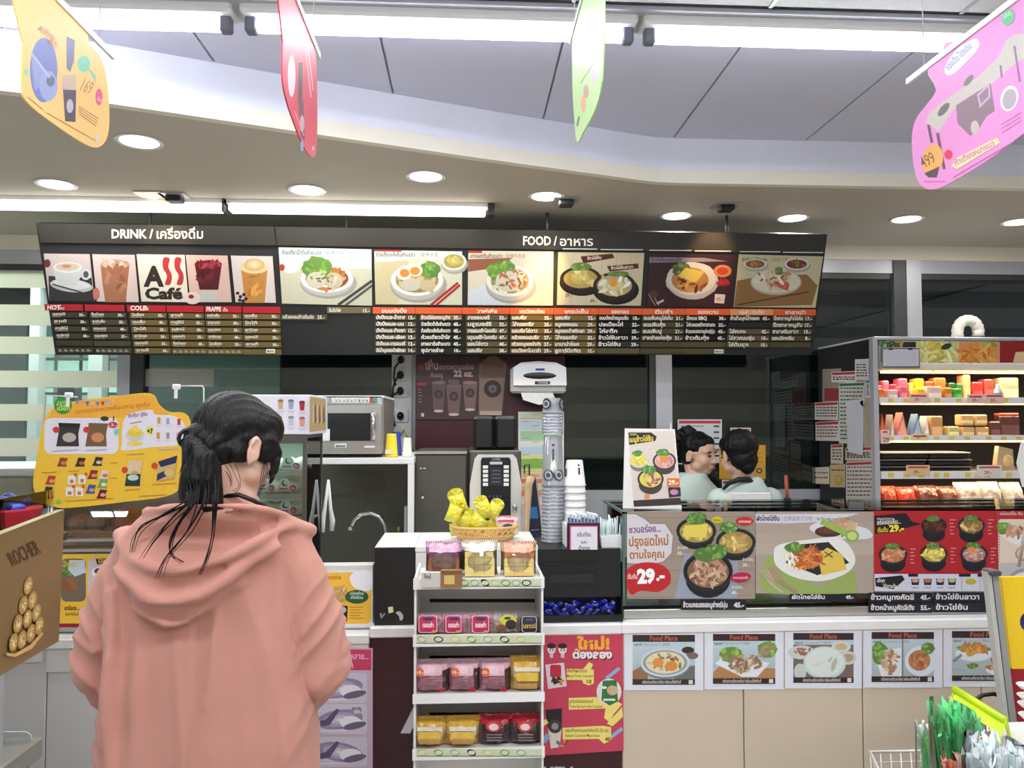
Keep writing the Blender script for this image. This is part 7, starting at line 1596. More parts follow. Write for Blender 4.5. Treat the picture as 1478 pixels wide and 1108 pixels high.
# sandwiches: triangles
for i, (a_, b_, y_, c_) in enumerate(((1270, 1283, 597, (206, 96, 60)), (1288, 1295, 598, (190, 186, 170)), (1297, 1315, 595, (214, 130, 120)), (1320, 1336, 597, (120, 150, 180)), (1337, 1346, 600, (226, 214, 196)))):
    Y = FY0+.07; xa, xb_ = X(a_, Y), X(b_, Y); zt_ = Z(y_, Y, a_); z0 = shz[1]+.001
    t = MB('film', c_); t.prism([(xa, z0), (xb_, z0), ((xa+xb_)/2+.004, zt_)], (1, 0, 0), (0, 0, 1), (0, 1, 0), (0, Y, 0), .06)
    t.prism([(xa+.006, z0+.006), (xb_-.006, z0+.006), ((xa+xb_)/2+.004, zt_-.03)], (1, 0, 0), (0, 0, 1), (0, 1, 0), (0, Y-.001, 0), .001, 'film', [min(255, v*1.2+20) for v in c_])
    t.thing('sandwich_pack', ('triangular sandwich pack with orange filling at the far left of the middle shelf', 'slim grey triangular sandwich pack, second on the middle shelf', 'pink filled triangular sandwich pack, third on the middle shelf', 'blue labelled triangular sandwich pack on the middle shelf', 'pale triangular sandwich pack, last of the triangles')[i], 'sandwich', 'triangular sandwich packs')
fbox(1348, 1366, 600, shz[1], FY0+.07, (196, 150, 96), 'upright sandwich box right of the triangular packs'); fbox(1373, 1390, 615, shz[1], FY0+.06, (206, 196, 130), 'low pale yellow pack on the middle shelf')
for i, (a_, b_, y0, y1) in enumerate(((1391, 1411, 598, 614), (1413, 1431, 598, 614), (1393, 1412, 615, 628), (1414, 1433, 615, 628))):
    zb_ = shz[1] if i > 1 else Z(615, FY0+.07)+.001
    fbox(a_, b_, y0 if i < 2 else 616, zb_, FY0+.07, (214, 176, 120), ('upper left', 'upper right', 'lower left', 'lower right')[i]+' cream sandwich block of the stack of four')
fbox(1434, 1450, 608, shz[1], FY0+.08, (96, 50, 44), 'dark brown snack pack right of the cream blocks'); fbox(1448, 1478, 596, shz[1], FY0+.1, (70, 36, 32), 'black and red snack box at the right end of the middle shelf', cap=(206, 80, 50))
# third shelf black trays
for i, (a_, b_, y0) in enumerate(((1272, 1342, 674), (1272, 1340, 664), (1274, 1345, 655), (1346, 1405, 674), (1344, 1406, 664), (1346, 1404, 655))):
    k = i % 3; z0 = shz[2]+.001+k*.033; Y = FY0+.06
    t = MB('black'); t.box((X(a_, Y), Y, z0), (X(b_, Y), Y+.2, z0+.024), bev=.006); t.box((X(a_, Y)-.002, Y-.003, z0+.024), (X(b_, Y)+.002, Y+.2, z0+.031), 'paint', (176, 170, 150) if k == 2 else (120, 114, 104), bev=.002)
    t.thing('meal_tray', '%s black meal tray in the %s stack on the third chiller shelf' % (('lowest', 'middle', 'topmost')[k], 'left' if i < 3 else 'right'), 'meal tray', 'stacked meal trays')
t = MB('film', (190, 170, 130)); Y = FY0+.05
t.prism([(X(1440, Y), shz[2]+.001), (X(1468, Y), shz[2]+.001), (X(1466, Y), Z(650, Y)), (X(1446, Y), Z(645, Y))], (1, 0, 0), (0, 0, 1), (0, 1, 0), (0, Y, 0), .03); t.ball((X(1458, Y), Y-.002, Z(667, Y)), (.025, .012, .03), col=(220, 190, 130)); t.thing('salad_pack', 'leaning salad pack at the right end of the third chiller shelf', 'salad pack', GL)
# bottom bags
bot = [(1270, 1300, 709, (226, 80, 50), 'red orange bag of food at the far left of the chiller bottom'), (1299, 1328, 710, (220, 70, 46), 'red orange bag of food, second on the chiller bottom'), (1326, 1360, 708, (110, 60, 46), 'brown noodle bag left of centre on the chiller bottom'), (1358, 1390, 709, (120, 66, 40), 'dark brown noodle bag on the chiller bottom'), (1384, 1424, 703, (184, 172, 162), 'clear bag of white food on the chiller bottom'), (1420, 1452, 702, (176, 168, 158), 'wide clear bag of noodles at the right of the chiller bottom'), (1452, 1484, 703, (184, 176, 164), 'clear bag at the far right of the chiller bottom')]
for i, (a_, b_, y_, c_, lb) in enumerate(bot):
    Y = FY0+.08; w_ = (X(b_, Y)-X(a_, Y))*.88; t = MB('film', c_); hh = Z(y_, Y, a_)-shz[3]
    pillow(t, w_, hh+.02, .09, lambda v, u: c_ if v > .45 else [min(255, q*1.0+40) for q in c_], seed=80+i)
    M = Matrix.Translation(((X(a_, Y)+X(b_, Y))/2, Y, shz[3]+.004)) @ Matrix.Rotation(-.35, 4, 'X'); t.v = [tuple(M @ Vector(v)) for v in t.v]; t.thing('food_bag', lb, 'food bag', 'bags at the bottom of the chiller')
# bent duct on top
e = [at(1382, 487, 3.95), at(1382, 474, 3.95), at(1387, 465, 3.95), at(1397, 461.5, 3.95), at(1407, 465, 3.95), at(1412, 474, 3.95), at(1412, 488, 3.95)]
t = MB('duct'); pts = []
for a_, b_ in zip(e[:-1], e[1:]):
    for k in range(4): pts.append(a_+(b_-a_)*k/4)
t.tube(pts, [.0255+.0045*(k % 2) for k in range(len(pts))], 12); t.thing('bent_duct', 'white corrugated duct bent in an arch on top of the chiller', 'duct')
# papers on the chiller's side
def side(px, lab, rowsd, x0, y0, x1, y1, bg, head=None, lift=0.0, skew=0):
    q = Print(o=(FX-.0006-lift, 0, 0), ex=(0, -1, 0), ey=(0, 0, 1)); hgt = (x1-x0)*.04
    q.slab([(x0, y0+hgt*.6), (x1, y0-hgt*.6), (x1, y1+hgt*.3), (x0, y1-hgt*.2)], bg, .0006)
    if head: q.poly([(x0+1, y0+hgt*.5+1), (x1-1, y0-hgt*.5+1), (x1-1, y0-hgt*.5+4.5), (x0+1, y0+hgt*.5+4.5)], head)
    for r_ in range(rowsd):
        y = y0+8+(y1-y0-10)*r_/max(1, rowsd)
        xx = x0+2
        while xx < x1-4:
            w_ = RND.uniform(2, 5); q.line(xx, y, min(x1-2, xx+w_), y, 1.8, (80, 74, 74) if RND.random() > .2 else (150, 60, 60)); xx += w_+1.2
    q.mb.thing('notice_sheet', lab, 'notice', 'notices on the chiller side')
side(0, 'faded brown and red poster high on the chiller side', 0, 1187, 532, 1214, 580, (150, 140, 130))
q = Print(o=(FX-.0014, 0, 0), ex=(0, -1, 0), ey=(0, 0, 1)); q.poly([(1190, 560), (1210, 560), (1210, 578), (1190, 578)], (150, 60, 64)).mb.thing('red_label', 'red label on the faded poster of the chiller side', 'label')
side(0, 'cream board covering the right half of the chiller side', 0, 1222, 538, 1262, 732, (176, 160, 140))
side(0, 'long grey green list in the middle of the chiller side', 14, 1211, 552, 1248, 640, (196, 204, 194), (70, 110, 70), .001)
side(0, 'wide white notice with a red header near the top of the chiller side', 2, 1200, 536, 1236, 552, (210, 210, 206), (190, 50, 56), .002)
side(0, 'small upright white notice at the top right of the chiller side', 5, 1234, 518, 1254, 548, (214, 216, 216), None, .003)
side(0, 'narrow notice with a blue mark below the top right notice', 5, 1249, 548, 1256, 574, (206, 210, 212), (80, 120, 190), .003)
side(0, 'upper white notice with red header at the left edge of the chiller side', 4, 1176, 580, 1210, 606, (206, 204, 198), (180, 40, 50), .001)
side(0, 'lower white notice with red header at the left edge of the chiller side', 4, 1177, 608, 1211, 636, (206, 204, 198), (180, 40, 50), .001)
side(0, 'small pale notice with a red line below the left notices', 4, 1199, 641, 1217, 669, (200, 192, 180), (180, 60, 60), .001)
side(0, 'notice with red header half hidden behind the hanging note', 4, 1220, 645, 1258, 664, (200, 200, 192), (180, 50, 54), .001)
side(0, 'large symbol chart with a red header low on the chiller side', 8, 1221, 666, 1260, 722, (206, 206, 198), (180, 50, 54), .0016)
side(0, 'cream card with a yellow ring low on the chiller side', 1, 1198, 670, 1220, 703, (196, 176, 130), None, .001)
side(0, 'small blank note at the lower left of the chiller side', 2, 1173, 674, 1197, 698, (216, 206, 190), None, .001)
q = Print(o=(FX-.003, 0, 0), ex=(0, -1, 0), ey=(0, 0, 1)); q.ell(1210, 692, 5.5, 7, (206, 160, 40)).ell(1210, 692, 3.8, 5, (196, 176, 130)).mb.thing('yellow_ring_mark', 'yellow ring printed on the cream card of the chiller side', 'mark')
q = Print(o=(FX-.008, 0, 0), ex=(0, -1, 0), ey=(0, 0, 1)); q.slab([(1221, 578), (1246, 576), (1246, 616), (1245, 657), (1224, 652), (1222, 610)], (212, 214, 222), .001); q.slab([(1240, 580), (1248, 576), (1246, 588)], (226, 226, 232), .001)
q.mb.thing('hanging_note', 'long white note hanging in the middle of the chiller side', 'note')
# papers on the back window
def bwp(x0, y0, x1, y1, bg, head, lab, n=4, fn=None, z=0):
    q = Print(**front(YB-.010-z)); q.rslab(x0, y0, x1, y1, bg, .0006)
    if head: q.rect(x0+2, y0+2, x1-2, y0+6, head)
    for r_ in range(n):
        y = y0+10+(y1-y0-12)*r_/max(1, n); q.line(x0+4, y, x0+(x1-x0)*.6, y, 1.4, (130, 130, 134)); q.line(x1-12, y, x1-4, y, 2.6, (70, 70, 74))
    if fn: fn(q)
    q.mb.thing('window_notice', lab, 'notice', 'notices on the back window')
bwp(978, 605, 1042, 668, (200, 206, 210), (190, 50, 60), 'large white notice with a red header on the window behind the staff', 6)
bwp(1054, 617, 1084, 650, (196, 200, 202), (180, 50, 60), 'small white notice with a red header above the second staff member', 5)
bwp(1038, 642, 1105, 691, (206, 156, 50), None, 'amber notice with a small photograph behind the two staff', 0, lambda q: (q.ell(1096, 679, 4.5, 4, (60, 56, 60)), q.ell(1096, 679, 2.5, 2, (190, 180, 180)), [q.line(1078+14, 654+k*6, 1101, 654+k*6, 1, (170, 110, 30)) for k in range(3)]), .002)
bwp(1042, 692, 1103, 706, (206, 210, 214), (170, 50, 56), 'low white notice with a red header under the amber one', 1, None, .001)
bwp(973, 655, 985, 670, (200, 196, 196), None, 'small pale paper on the window behind the hair bun', 0)
# holder with brush on the back counter at right
e = at(1163, 745, 3.4)
t = MB('black'); t.lathe([(.035, 0), (.04, .02), (.04, .16)], (e[0], 3.5, .866), 16); t.tube([(e[0]-.02, 3.5, .95), (e[0]-.035, 3.5, e[2]+.02), (e[0]-.04, 3.5, e[2]+.07)], .016, 8); t.tube([(e[0]-.04, 3.5, e[2]+.06), (e[0]-.045, 3.5, e[2]+.17)], .008, 8, mat='paint', col=(176, 90, 70)); t.ball((e[0]+.07, 3.55, e[2]-.0), (.05, .04, .06), mat='black')
t.thing('utensil_pot', 'dark pot with a red handled brush beside the chiller side', 'utensil pot')
# ================================================================ things close to the camera
# ---- cards hanging from the ceiling, edge towards the counter
def dangler(px_far, name, label, outline, base, draw, thick=.0025, topfar=(0, 0), near=1.22):
    X0 = atX_for = at(px_far, 150, 1.6)[0]
    P_ = dict(o=(X0, 0, 0), ex=(0, -1, 0), ey=(0, 0, 1)) if px_far < 673 else dict(o=(X0, 0, 0), ex=(0, 1, 0), ey=(0, 0, 1))
    # the face seen is the one that looks towards the camera's axis
    if px_far < 673: P_ = dict(o=(X0, 0, 0), ex=(0, 1, 0), ey=(0, 0, 1))
    else: P_ = dict(o=(X0, 0, 0), ex=(0, -1, 0), ey=(0, 0, 1))
    p = Print(**P_, lift=.0005); tf = p.w([topfar])[0]; tn = proj((X0, near, tf[2])); outline = [q for q in outline if q[1] > topfar[1]+4 or (px_far > 673 and q[1] > 0 and q[0] < topfar[0]+2)]
    lo_ = [q for q in outline]; outline = ([topfar]+lo_+[tn]) if px_far > 673 else ([tn]+lo_+[topfar]); P = p.w(outline, 0); top = max(v[2] for v in P); ymid = sum(v[1] for v in P)/len(P)
    t = thing('hanging_card', label, 'hanging card', (X0, ymid, min(v[2] for v in P)), 'promotion cards hung from the ceiling')
    p.slab(outline, base, thick); draw(p); p.mb.part('printed_card', t)
    ys = [v[1] for v in P]; y0, y1 = min(ys)+.02, max(ys)-.02
    cl = MB('white_plastic'); cl.box((X0-.003, min(ys), top-.006), (X0+.003, max(ys)+.012, top+.006)); cl.part('top_clip', t)
    for y in (y0+.03, y1-.03): MB('wire').cyl((X0, y, top+.01), (X0, y, ZU), .0012, n=5).part('cord', t)
    return t
def yel(p):
    p.ell(63, 101, 20, 47, (108, 126, 190)).poly([(45, 78), (70, 108), (60, 125), (50, 130)], (140, 154, 206)).ell(70, 124, 13, 22, (150, 164, 214)).ell(73, 117, 6, 8, (90, 104, 140)).line(45, 76, 72, 112, 3, (176, 186, 220))
    p.rect(90, 108, 110, 130, (206, 186, 160)).poly([(91, 129), (110, 130), (109, 176), (94, 175)], (70, 60, 84)).ell(101, 153, 5, 10, (196, 186, 200)).poly([(96, 52), (108, 58), (107, 88), (101, 104), (96, 98)], (104, 110, 150))
    p.ell(121, 92, 9, 12, (120, 206, 170)).poly([(126, 96), (138, 108), (139, 122), (130, 104)], (140, 206, 180)).text('169', 115, 130, 27, (206, 140, 90), w=16, rot=24, bold=.01).ell(143, 140, 5, 12, (226, 90, 140)).text('ใหม่', 139.5, 144, 7, (240, 200, 220), w=7, rot=30)
    for k in range(4): p.line(114, 153+k*3.6, 142-k, 171+k*3.6, .9, (176, 130, 80))
    p.line(40, 140, 62, 158, 1, (170, 120, 60)); p.line(68, 163, 138, 203, 1, (170, 120, 60)); p.rect(138, 194, 142, 204, (226, 226, 226)); p.ell(38, 104, 3, 5, (140, 210, 180))
    p.text('ลดพิเศษ', 54, 42, 13, (206, 160, 150), w=28, rot=38, bold=.01).text('สุดฮิต', 68, 60, 12, (214, 150, 120), w=16, rot=40, bold=.01)
oy = smooth_outline([(40, -60), (33, 60), (32, 128), (42, 150), (80, 180), (118, 205), (140, 213), (154, 200), (158, 170), (155, 120), (146, 84), (131, 66), (127, 50), (128, 45)], 4)[2:-4]
dangler(157, 'card', 'yellow hanging promotion card reading 169, at the upper left', oy, (246, 206, 120), yel, topfar=(127, 44))
def red(p):
    p.ell(421, 110, 5.5, 30, (226, 214, 226)).line(434, 90, 433, 150, 6, (70, 50, 60)).poly([(430, 140), (438, 145), (440, 205), (434, 196)], (120, 60, 76)).ell(436, 178, 3.5, 12, (206, 170, 180)).line(441, 70, 449, 140, 2.4, (240, 150, 160)).line(444, 64, 452, 130, 1.5, (240, 190, 196)).ell(436, 210, 2.2, 8, (130, 150, 210)).ell(452, 214, 1.4, 3, (236, 200, 206))
    for k in range(4): p.line(425+k*3, 160+k*8, 430+k*3, 172+k*8, .9, (240, 170, 180))
orr = smooth_outline([(412, -60), (409, 40), (408, 110), (414, 145), (425, 178), (438, 210), (451, 227), (457, 212), (458, 150), (456, 80), (450, 60), (448, 52)], 4)[2:-4]
dangler(458, 'card', 'narrow looking red hanging card between the first two ceiling battens', orr, (222, 62, 84), red, topfar=(448, 50))
def grn(p):
    p.ell(857, 95, 6, 24, (206, 190, 200)).ell(842, 150, 3.6, 12, (236, 170, 120)).ell(846, 132, 4, 10, (196, 150, 140)).line(836, 168, 833, 182, 3, (90, 130, 80)).line(850, 100, 862, 76, 2, (190, 206, 170)).line(838, 120, 856, 92, 1.6, (110, 170, 90))
og_ = smooth_outline([(829, 46), (826, 60), (826, 120), (829, 176), (833, 205), (842, 190), (858, 160), (867, 128), (870, 80), (873, 20), (875, -60)], 4)[:-6]
dangler(826, 'card', 'pale green hanging card right of the middle ceiling batten', og_, (190, 232, 150), grn, topfar=(829, 42))
def pnk(p):
    P5 = (226, 220, 206)
    p.rrect(1361, 60, 1412, 110, 10, (226, 150, 214)); p.poly(smooth_outline([(1364, 96), (1366, 108), (1378, 105), (1398, 86), (1412, 70), (1412, 57), (1400, 58), (1380, 72)], 3), (230, 226, 246)).text('ของเด็ด โปรเด่น', 1369, 102, 12, (140, 150, 190), w=48, rot=-45, bold=.02)
    p.poly([(1336, 176), (1341, 164), (1362, 146), (1385, 130), (1410, 112), (1440, 84), (1452, 58), (1466, 49), (1478, 50), (1478, 84), (1462, 94), (1430, 122), (1394, 142), (1374, 160), (1356, 190)], (206, 196, 190))
    p.poly([(1380, 152), (1394, 143), (1430, 120), (1436, 160), (1424, 168), (1410, 190), (1400, 196), (1382, 178)], (146, 116, 130)).poly([(1410, 136), (1428, 120), (1430, 140), (1414, 156)], (206, 170, 196)).poly([(1413, 138), (1426, 125), (1427, 138), (1416, 150)], (150, 120, 150)).ell(1407, 184, 6, 10, (206, 190, 186))
    p.ell(1362, 158, 12, 5, (110, 104, 110), -50).ell(1398, 116, 10, 4, (120, 114, 120), -50).line(1340, 180, 1345, 206, 4, (110, 76, 96)).line(1353, 192, 1363, 244, 4, (110, 76, 96)).line(1464, 66, 1472, 118, 3, (150, 110, 150)).line(1444, 94, 1446, 112, 3, (150, 110, 150))
    p.ell(1346, 230, 15, 22, (240, 176, 90), 12).poly([(1334, 250), (1356, 240), (1352, 256), (1340, 256)], (80, 60, 66)).text('499', 1333, 243, 24, (130, 100, 60), w=21, rot=-28, bold=.01).ell(1369, 223, 6, 7, (226, 60, 90)).ell(1457, 142, 13, 19, (232, 226, 236), 14).ell(1457, 143, 9.5, 15, (180, 170, 180), 14)
    p.poly([(1373, 240), (1380, 228), (1440, 198), (1444, 206), (1382, 244)], (240, 222, 170)).text('ทำเตียงหมาแมว', 1380, 239, 11, (206, 130, 170), w=64, rot=-28, bold=.03)
    p.line(1376, 256, 1462, 205, 1.4, (190, 90, 150)); p.line(1334, 262, 1364, 262, 1, (190, 90, 150)); p.ell(1455, 25, 9, 12, (110, 190, 140), 20).text('ได้ดี', 1448, 28, 8, (190, 230, 200), w=14, rot=-30)
    for k in range(3): p.line(1445, 184+k*6-4, 1474, 166+k*6-4, .9, (196, 110, 170))
opk = smooth_outline([(1357, 86), (1351, 130), (1338, 150), (1322, 172), (1316, 200), (1320, 246), (1330, 268), (1348, 273), (1375, 262), (1430, 228), (1478, 192), (1540, 150), (1600, 60)], 4)[:-8]
dangler(1317, 'card', 'large pink hanging card reading 499 at the upper right', opk, (236, 150, 214), pnk, topfar=(1362, 78), near=1.25)
# ---- gold chocolate box at the left edge
gY0, gY1 = 1.22, 1.05   # right edge farther, left edge nearer
pr_, pl_ = at(92, 735, 1.45), at(0, 770, 1.05)
exg = np.array([pr_[0]-pl_[0], pr_[1]-pl_[1], 0.0]); exg /= np.linalg.norm(exg)
gb = thing('gold_chocolate_box', 'large gold chocolate box standing at the left edge, a pyramid of wrapped chocolates on it', 'chocolate box', (pr_[0]-.1, 1.35, 0.98))
p = Print(o=pr_, ex=exg, ey=(0, 0, 1), lift=0)
GB = dict(o=pr_, ex=exg, ey=(0, 0, 1))
p.slab([(-140, 826), (93, 735), (85, 925), (-140, 1058)], (120, 98, 54), .012, 'gold_board'); p.mb.part('box', gb)
p = Print(**GB, lift=.0008)
p.text('ROCHER', 19, 817, 30, (62, 44, 24), w=46, rot=-26, bold=.01)
for x, y in ((41, 845), (34, 873), (47, 866), (26, 900), (40, 893), (53, 884), (20, 927), (32, 923), (45, 914), (57, 903)):
    p.ell(x, y, 6.6, 14, (120, 92, 44), 12); p.grad(x, y-.5, 6.0, 13, (170, 136, 70), (232, 208, 140), 4, 12); p.scat(x, y, 4, 9, 12, 1.5, [(240, 222, 160), (150, 116, 56), (196, 160, 90)]).ell(x-.5, y+2, 2, 2.6, (226, 206, 150))
p.poly([(9, 942), (22, 943), (44, 930), (60, 912), (63, 914), (46, 936), (22, 948), (10, 946)], (206, 168, 96)); p.mb.part('printed_face', gb)
# shelf it stands on: end of a steel gondola shelf with clear riser
stz = 0.735
gs = thing('steel_display_shelf', 'steel display counter with a clear upright plate at the lower left corner', 'display shelf', (-1.05, 1.30, 0))
c0 = atZ(62, 1062, stz); c1 = atZ(72, 1108, stz); xe = c0[0]
MB('steel').box((-1.9, 1.06, stz-.05), (xe, c0[1], stz), bev=.004).part('shelf_top', gs)
MB('dark_steel').box((-1.9, 1.08, 0), (xe-.02, c0[1]-.02, stz-.05)).part('cabinet', gs)
MB('white_laminate').box((-1.9, 1.10, stz+.001), (xe-.04, c0[1]-.10, stz+.012)).part('liner', gs)
p = Print(**front(c0[1]-.03)); r_ = [(-200, 1056), (38, 1056), (44, 1060), (46, 1066), (46, 1100), (-200, 1100)]
p.slab(r_, (210, 214, 214), .003, 'acrylic'); p.mb.part('clear_plate', gs)
el = MB('alu'); el.tube([at(*q, c0[1]-.03) for q in ((-200, 1056), (38, 1056), (44, 1060), (46, 1066), (46, 1096))], .0016, 5); el.part('plate_edge', gs)
# box needs a stand: grey side riser reaching the counter
MB('dark_steel').box((-1.5, 1.12, stz+.012), (X(20, 1.30, 900), 1.22, Z(985, 1.18, 0)), bev=.003).part('riser', gs)
# sweets behind the box
rb = thing('red_sweet_tub', 'red tub of colourful wrapped sweets behind the gold box at the left edge', 'tub', (X(10, 1.9, 750), 1.95, Z(775, 1.9, 10)))
cx_, cy_ = X(0, 1.95, 750), 1.95; tz = Z(770, 1.95, 10)
MB('paint', (176, 30, 44)).lathe([(.07, 0), (.075, .005), (.085, .075), (.088, .08)], (cx_, cy_, tz-.02), 24).part('tub', rb)
MB('paint', (60, 62, 60)).box((-1.9, 1.78, tz-.04), (X(46, 1.95, 770), 2.12, tz-.021)).part('tray', rb)
MB('alu').box((X(44, 2.0, 770)-.004, 1.85, 0.0), (X(44, 2.0, 770)+.004, 1.9, tz-.03)).part('support', rb)
MB('acrylic').box((X(44, 2.0, 770), 1.76, tz-.02), (X(44, 2.0, 770)+.004, 2.10, tz+.09)).part('side_wall', rb)
for i in range(16):
    R_ = random.Random(i+9); a_ = R_.uniform(0, 6.28); r_ = R_.uniform(0, .06); c_ = R_.choice([(30, 50, 170), (60, 60, 160), (226, 200, 40), (226, 150, 160), (200, 206, 220), (40, 40, 120)])
    m = MB('film', c_); m.ball((cx_+r_*math.cos(a_), cy_+r_*math.sin(a_), tz+.062+R_.uniform(0, .022)), (.022, .016, .012), 8, 6, M=Rz(R_.uniform(0, 180)))
    m.thing('small_sweet', 'small shiny wrapped sweet heaped in the red tub at the left edge', 'sweet', 'sweets heaped in the red tub')
# ---- lower right: table with straws, baskets, standee
TY = 1.55
tz_ = atZ(1440, 1046, .80)[2]; e0 = at(1352, 1050, 1.95)
tt = thing('side_table', 'grey topped side table at the lower right corner under the straw bundles', 'table', (1.35, 1.55, 0))
tzz = .80; pa = atZ(1420, 1042, tzz)
MB('white_laminate').box((X(1398, 1.62, 1060), 1.20, tzz-.02), (2.0, pa[1], tzz), bev=.003).part('table_top', tt)
MB('alu').box((X(1398, 1.62, 1060)+.03, 1.24, .0), (X(1398, 1.62, 1060)+.06, 1.27, tzz-.02)).box((1.9, 1.24, 0), (1.93, 1.27, tzz-.02)).box((X(1398, 1.62, 1060)+.03, pa[1]-.05, 0), (X(1398, 1.62, 1060)+.06, pa[1]-.02, tzz-.02)).box((1.9, pa[1]-.05, 0), (1.93, pa[1]-.02, tzz-.02)).part('legs', tt)
def bundle(name, label, px0, px1, ytop, Y, zb_, col, c2, n, seed):
    R_ = random.Random(seed); xa, xb_ = X(px0, Y, 1060), X(px1, Y, 1060); zt_ = Z(ytop, Y, (px0+px1)/2); w_ = xb_-xa
    t = thing(name, label, 'straws', ((xa+xb_)/2, Y+.05, zb_), 'bundles of wrapped straws')
    s_ = MB('paint', col)
    for k in range(n):
        c_k = R_.uniform(.75, 1.15); u = R_.random(); x = xa+.01+u*(w_-.02); y = Y+R_.uniform(.01, .08); h_ = zt_-.02-abs(u-.5)*.05-R_.uniform(0, .03); ln_ = (u-.5)*.03
        s_.cyl((x-ln_, y, zb_+.002), (x, y, h_), .0040, n=6, col=[min(255, v*c_k) for v in col])
    s_.part('straws', t, kind='stuff')
    f = MB('wrap', c2)
    for k in range(n//2):
        u = R_.random(); x = xa+u*w_; y = Y+R_.uniform(-.005, .08); z = zt_-.03-abs(u-.5)*.05
        pts = [(x+R_.uniform(-.007, .007), y+R_.uniform(-.01, .01), z+R_.uniform(-.022, .03)) for _ in range(4)]; q_ = R_.uniform(.85, 1.15); f.add(pts, [(0, 1, 2), (0, 2, 3)], 'paint', [min(255, v*q_) for v in c2])
    f.part('film_ends', t, kind='stuff')
    s_ = MB('acrylic'); s_.loft([ell_ring(((xa+xb_)/2, Y+.045, z), w_*.52*k, .055, 18) for z, k in ((zb_+.001, .9), (zb_+.08, 1), (zt_-.05, 1.0), (zt_-.02, .85))], cap=False); s_.part('bag', t)
bundle('straw_bundle', 'tall bundle of bright green wrapped straws in front of the lime basket', 1374, 1420, 1015, 1.42, tzz+.001, (60, 196, 104), (120, 226, 150), 130, 1)
bundle('straw_bundle', 'shorter bundle of green wrapped straws at the left of the tall one', 1354, 1374, 1054, 1.55, .66, (90, 196, 120), (206, 226, 206), 50, 2)
bundle('straw_bundle', 'bundle of white translucent straws at the bottom right corner', 1424, 1500, 1068, 1.30, tzz+.001-.06, (206, 224, 226), (232, 238, 240), 120, 3)
bundle('straw_bundle', 'orange straw bundle between the green and the white straws', 1400, 1424, 1096, 1.34, .66, (240, 130, 90), (240, 160, 130), 30, 4)
bundle('straw_bundle', 'few orange straws behind the white bundle, beside the tall green bundle', 1418, 1434, 1058, 1.56, tzz+.001, (240, 140, 100), (240, 170, 140), 14, 5)
# lime basket
lb = thing('lime_basket', 'tilted lime green plastic basket behind the green straws', 'basket', (X(1405, 1.72, 1020), 1.8, tzz+.001))
A, B, C_ = at(1378, 996, 1.86), at(1452, 1042, 1.70), at(1359, 1045, 1.76)
A, B, C_ = Vector(A), Vector(B), Vector(C_); ex_ = (B-A); up_ = (A-C_); nrm = ex_.cross(up_).normalized()
if nrm.y > 0: nrm = -nrm
Dp = -nrm*.10
m = MB('lime'); m.tube([A, B, B+Dp, A+Dp], .005, 8, closed=True); m.part('rim', lb)
m = MB('lime'); m.add([A, B, B-up_*.9, C_], [(0, 1, 2, 3)]); m.add([A+Dp, B+Dp, B+Dp-up_*.9, C_+Dp], [(3, 2, 1, 0)]); m.add([C_, B-up_*.9, B-up_*.9+Dp, C_+Dp], [(0, 1, 2, 3)]); 
m.part('wall', lb)
m = MB('lime')
for k in range(9):
    f = k/8; m.cyl(A+(C_-A)*.02+Dp*f, C_+Dp*f, .003, n=5)
for k in range(6):
    f = k/5; m.cyl(A+(C_-A)*f, A+(C_-A)*f+Dp, .0025, n=5)
m.box(tuple(A-Vector((.004, .004, .012))), tuple(A+Vector((.004, .004, .0)))); m.part('end_lattice', lb, kind='stuff')
m = MB('lime'); 
for a_, b_ in ((A, B), ): m.tube([a_-nrm*-.004, b_-nrm*-.004], .0085, 8)
m.part('front_rim', lb)
# wire basket
wb = thing('wire_basket', 'white wire basket at the bottom right, left of the straws', 'wire basket', (X(1310, 1.6, 1100), 1.6, .5))
m = MB('wire'); z0 = Z(1084, 1.75, 1300); xa, xb_ = X(1256, 1.75, 1084), X(1372, 1.75, 1084); xn = X(1290, 1.5, 1108)-.01
m.tube([(xa, 1.75, z0), (xb_, 1.75, z0), (xb_, 1.45, z0), (xn, 1.45, z0)], .0035, 6, closed=True); m.part('rim', wb)
m = MB('wire')
for k in range(1, 9): m.tube([(xa+.004*k, 1.75-.002*k, z0-.022*k), (xb_-.004*k, 1.75-.002*k, z0-.022*k), (xb_-.004*k, 1.46, z0-.022*k), (xn+.004*k, 1.46, z0-.022*k)], .0015, 5, closed=True)
for k in range(9): x = xa+(xb_-xa)*k/8; m.cyl((x, 1.75, z0), (x, 1.73, z0-.19), .0015, n=5); m.cyl((xn+(xb_-xn)*k/8, 1.45, z0), (xn+(xb_-xn)*k/8, 1.47, z0-.19), .0015, n=5)
m.part('wires', wb, kind='stuff')
MB('alu').cyl((xb_+.006, 1.6, 0), (xb_+.006, 1.6, z0), .006).cyl((xa+.02, 1.7, 0), (xa+.02, 1.7, z0-.19), .006).cyl((xn+.02, 1.5, 0), (xn+.02, 1.5, z0-.19), .006).part('stand', wb)
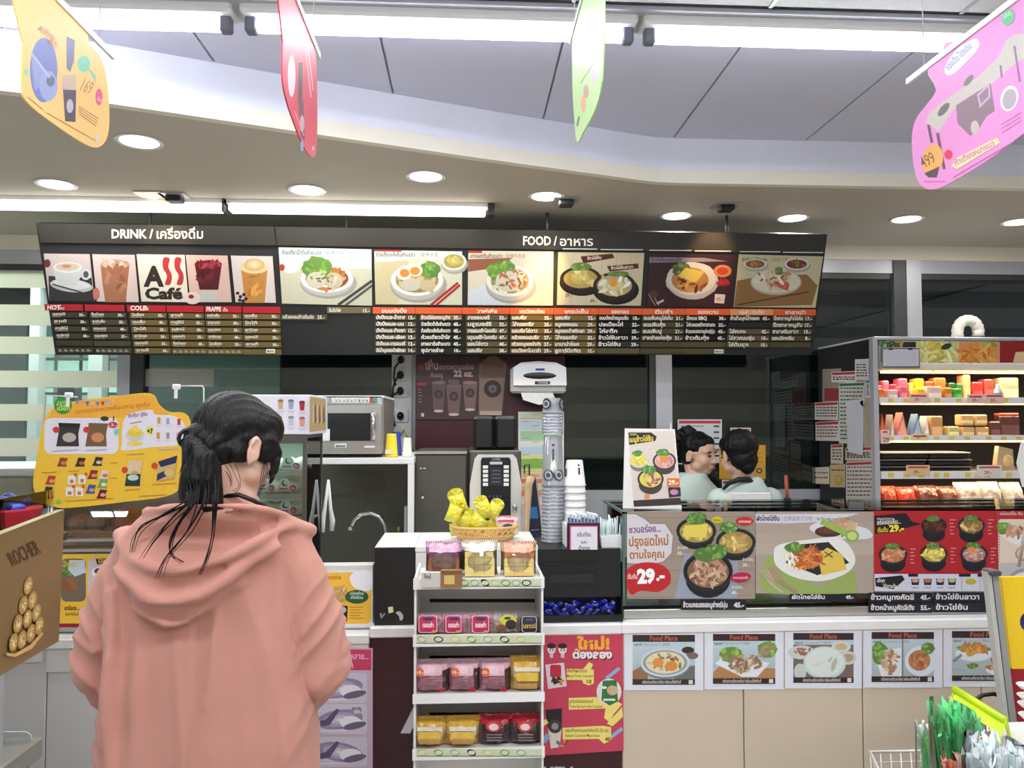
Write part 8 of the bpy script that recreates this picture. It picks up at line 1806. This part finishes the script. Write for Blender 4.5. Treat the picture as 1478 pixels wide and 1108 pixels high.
# yellow and red bin with grey post
bn = thing('yellow_red_bin', 'yellow and red cabinet side at the right edge with a leaning grey post', 'cabinet', (X(1470, 1.95, 900)+.1, 2.05, 0))
p = Print(**front(1.95)); p.slab([(1446, 833), (1560, 829), (1566, 965), (1461, 965)], (236, 196, 30), .012); p.mb.part('upper_panel', bn, 'yellow upper panel')
p = Print(**front(1.95)); p.slab([(1461, 965), (1566, 965), (1572, 1060), (1472, 1060)], (150, 22, 36), .012); p.mb.part('lower_panel', bn, 'dark red lower panel')
p = Print(**front(1.95)); p.ell(1484, 897, 12, 14, (40, 36, 96)); p.text('A', 1476, 905, 20, (60, 56, 130), bold=.05); p.mb.part('printed_mark', bn)
MB('paint', (60, 20, 26)).box((X(1470, 1.96, 1000), 1.952, 0), (X(1560, 1.96, 1000), 1.97, Z(1058, 1.95, 1500))).part('base', bn)
p = Print(**front(1.92)); p.slab([(1431, 829), (1441, 828), (1470, 1060), (1459, 1062)], (140, 140, 136), .03); p.slab([(1424, 826), (1432, 826), (1460, 1062), (1453, 1062)], (176, 176, 172), .02); p.mb.part('grey_post', bn)
MB('dark_frame').box((X(1424, 1.93, 826)-.003, 1.905, Z(829, 1.93, 1430)), (X(1436, 1.93, 826)+.003, 1.95, Z(821, 1.93, 1430)), bev=.004).part('post_cap', bn)
m = MB('black'); m.tube([at(a_, b_, 2.02) for a_, b_ in ((1404, 1012), (1418, 1003), (1434, 1001), (1450, 1006), (1466, 1016), (1476, 1030))], .0055, 8); m.thing('black_cable', 'black cable arching from the lime basket to the red cabinet', 'cable')
st4 = [(1477, 991), (1478, 1006), (1479, 1018), (1480, 1034)]
for i, (x, y) in enumerate(st4):
    e = at(x, y, 1.62); m = MB('paint', (232, 226, 226)); m.lathe([(.004, -.006), (.012, -.004), (.02, .004), (.019, .005), (.010, -.002)], (e[0]+.008, e[1], e[2]), 18); m.thing('white_dish', ('topmost', 'second', 'third', 'lowest')[i]+' small white dish at the right edge below the red cabinet panel', 'dish', 'small dishes at the right edge')
m = MB('alu'); e = at(1481, 1040, 1.62); m.cyl((e[0]+.008, e[1], tzz-.0), (e[0]+.008, e[1], at(1477, 988, 1.62)[2]-.003), .003); m.thing('dish_rod', 'thin rod carrying the small white dishes at the right edge', 'rod')
# pale card leaning into view at the right edge in front of the chiller
p = Print(**front(2.0)); p.slab([(1468, 668), (1474, 640), (1500, 626), (1500, 712), (1476, 702)], (206, 204, 200), .003); 
e = p.w([(1490, 705)])[0]; p.mb.cyl((e[0], 2.0, e[2]), (e[0], 2.06, Z(829, 1.95, 1500)), .004, n=6); p.mb.thing('pale_card', 'pale grey leaf shaped card at the right edge in front of the chiller', 'card')
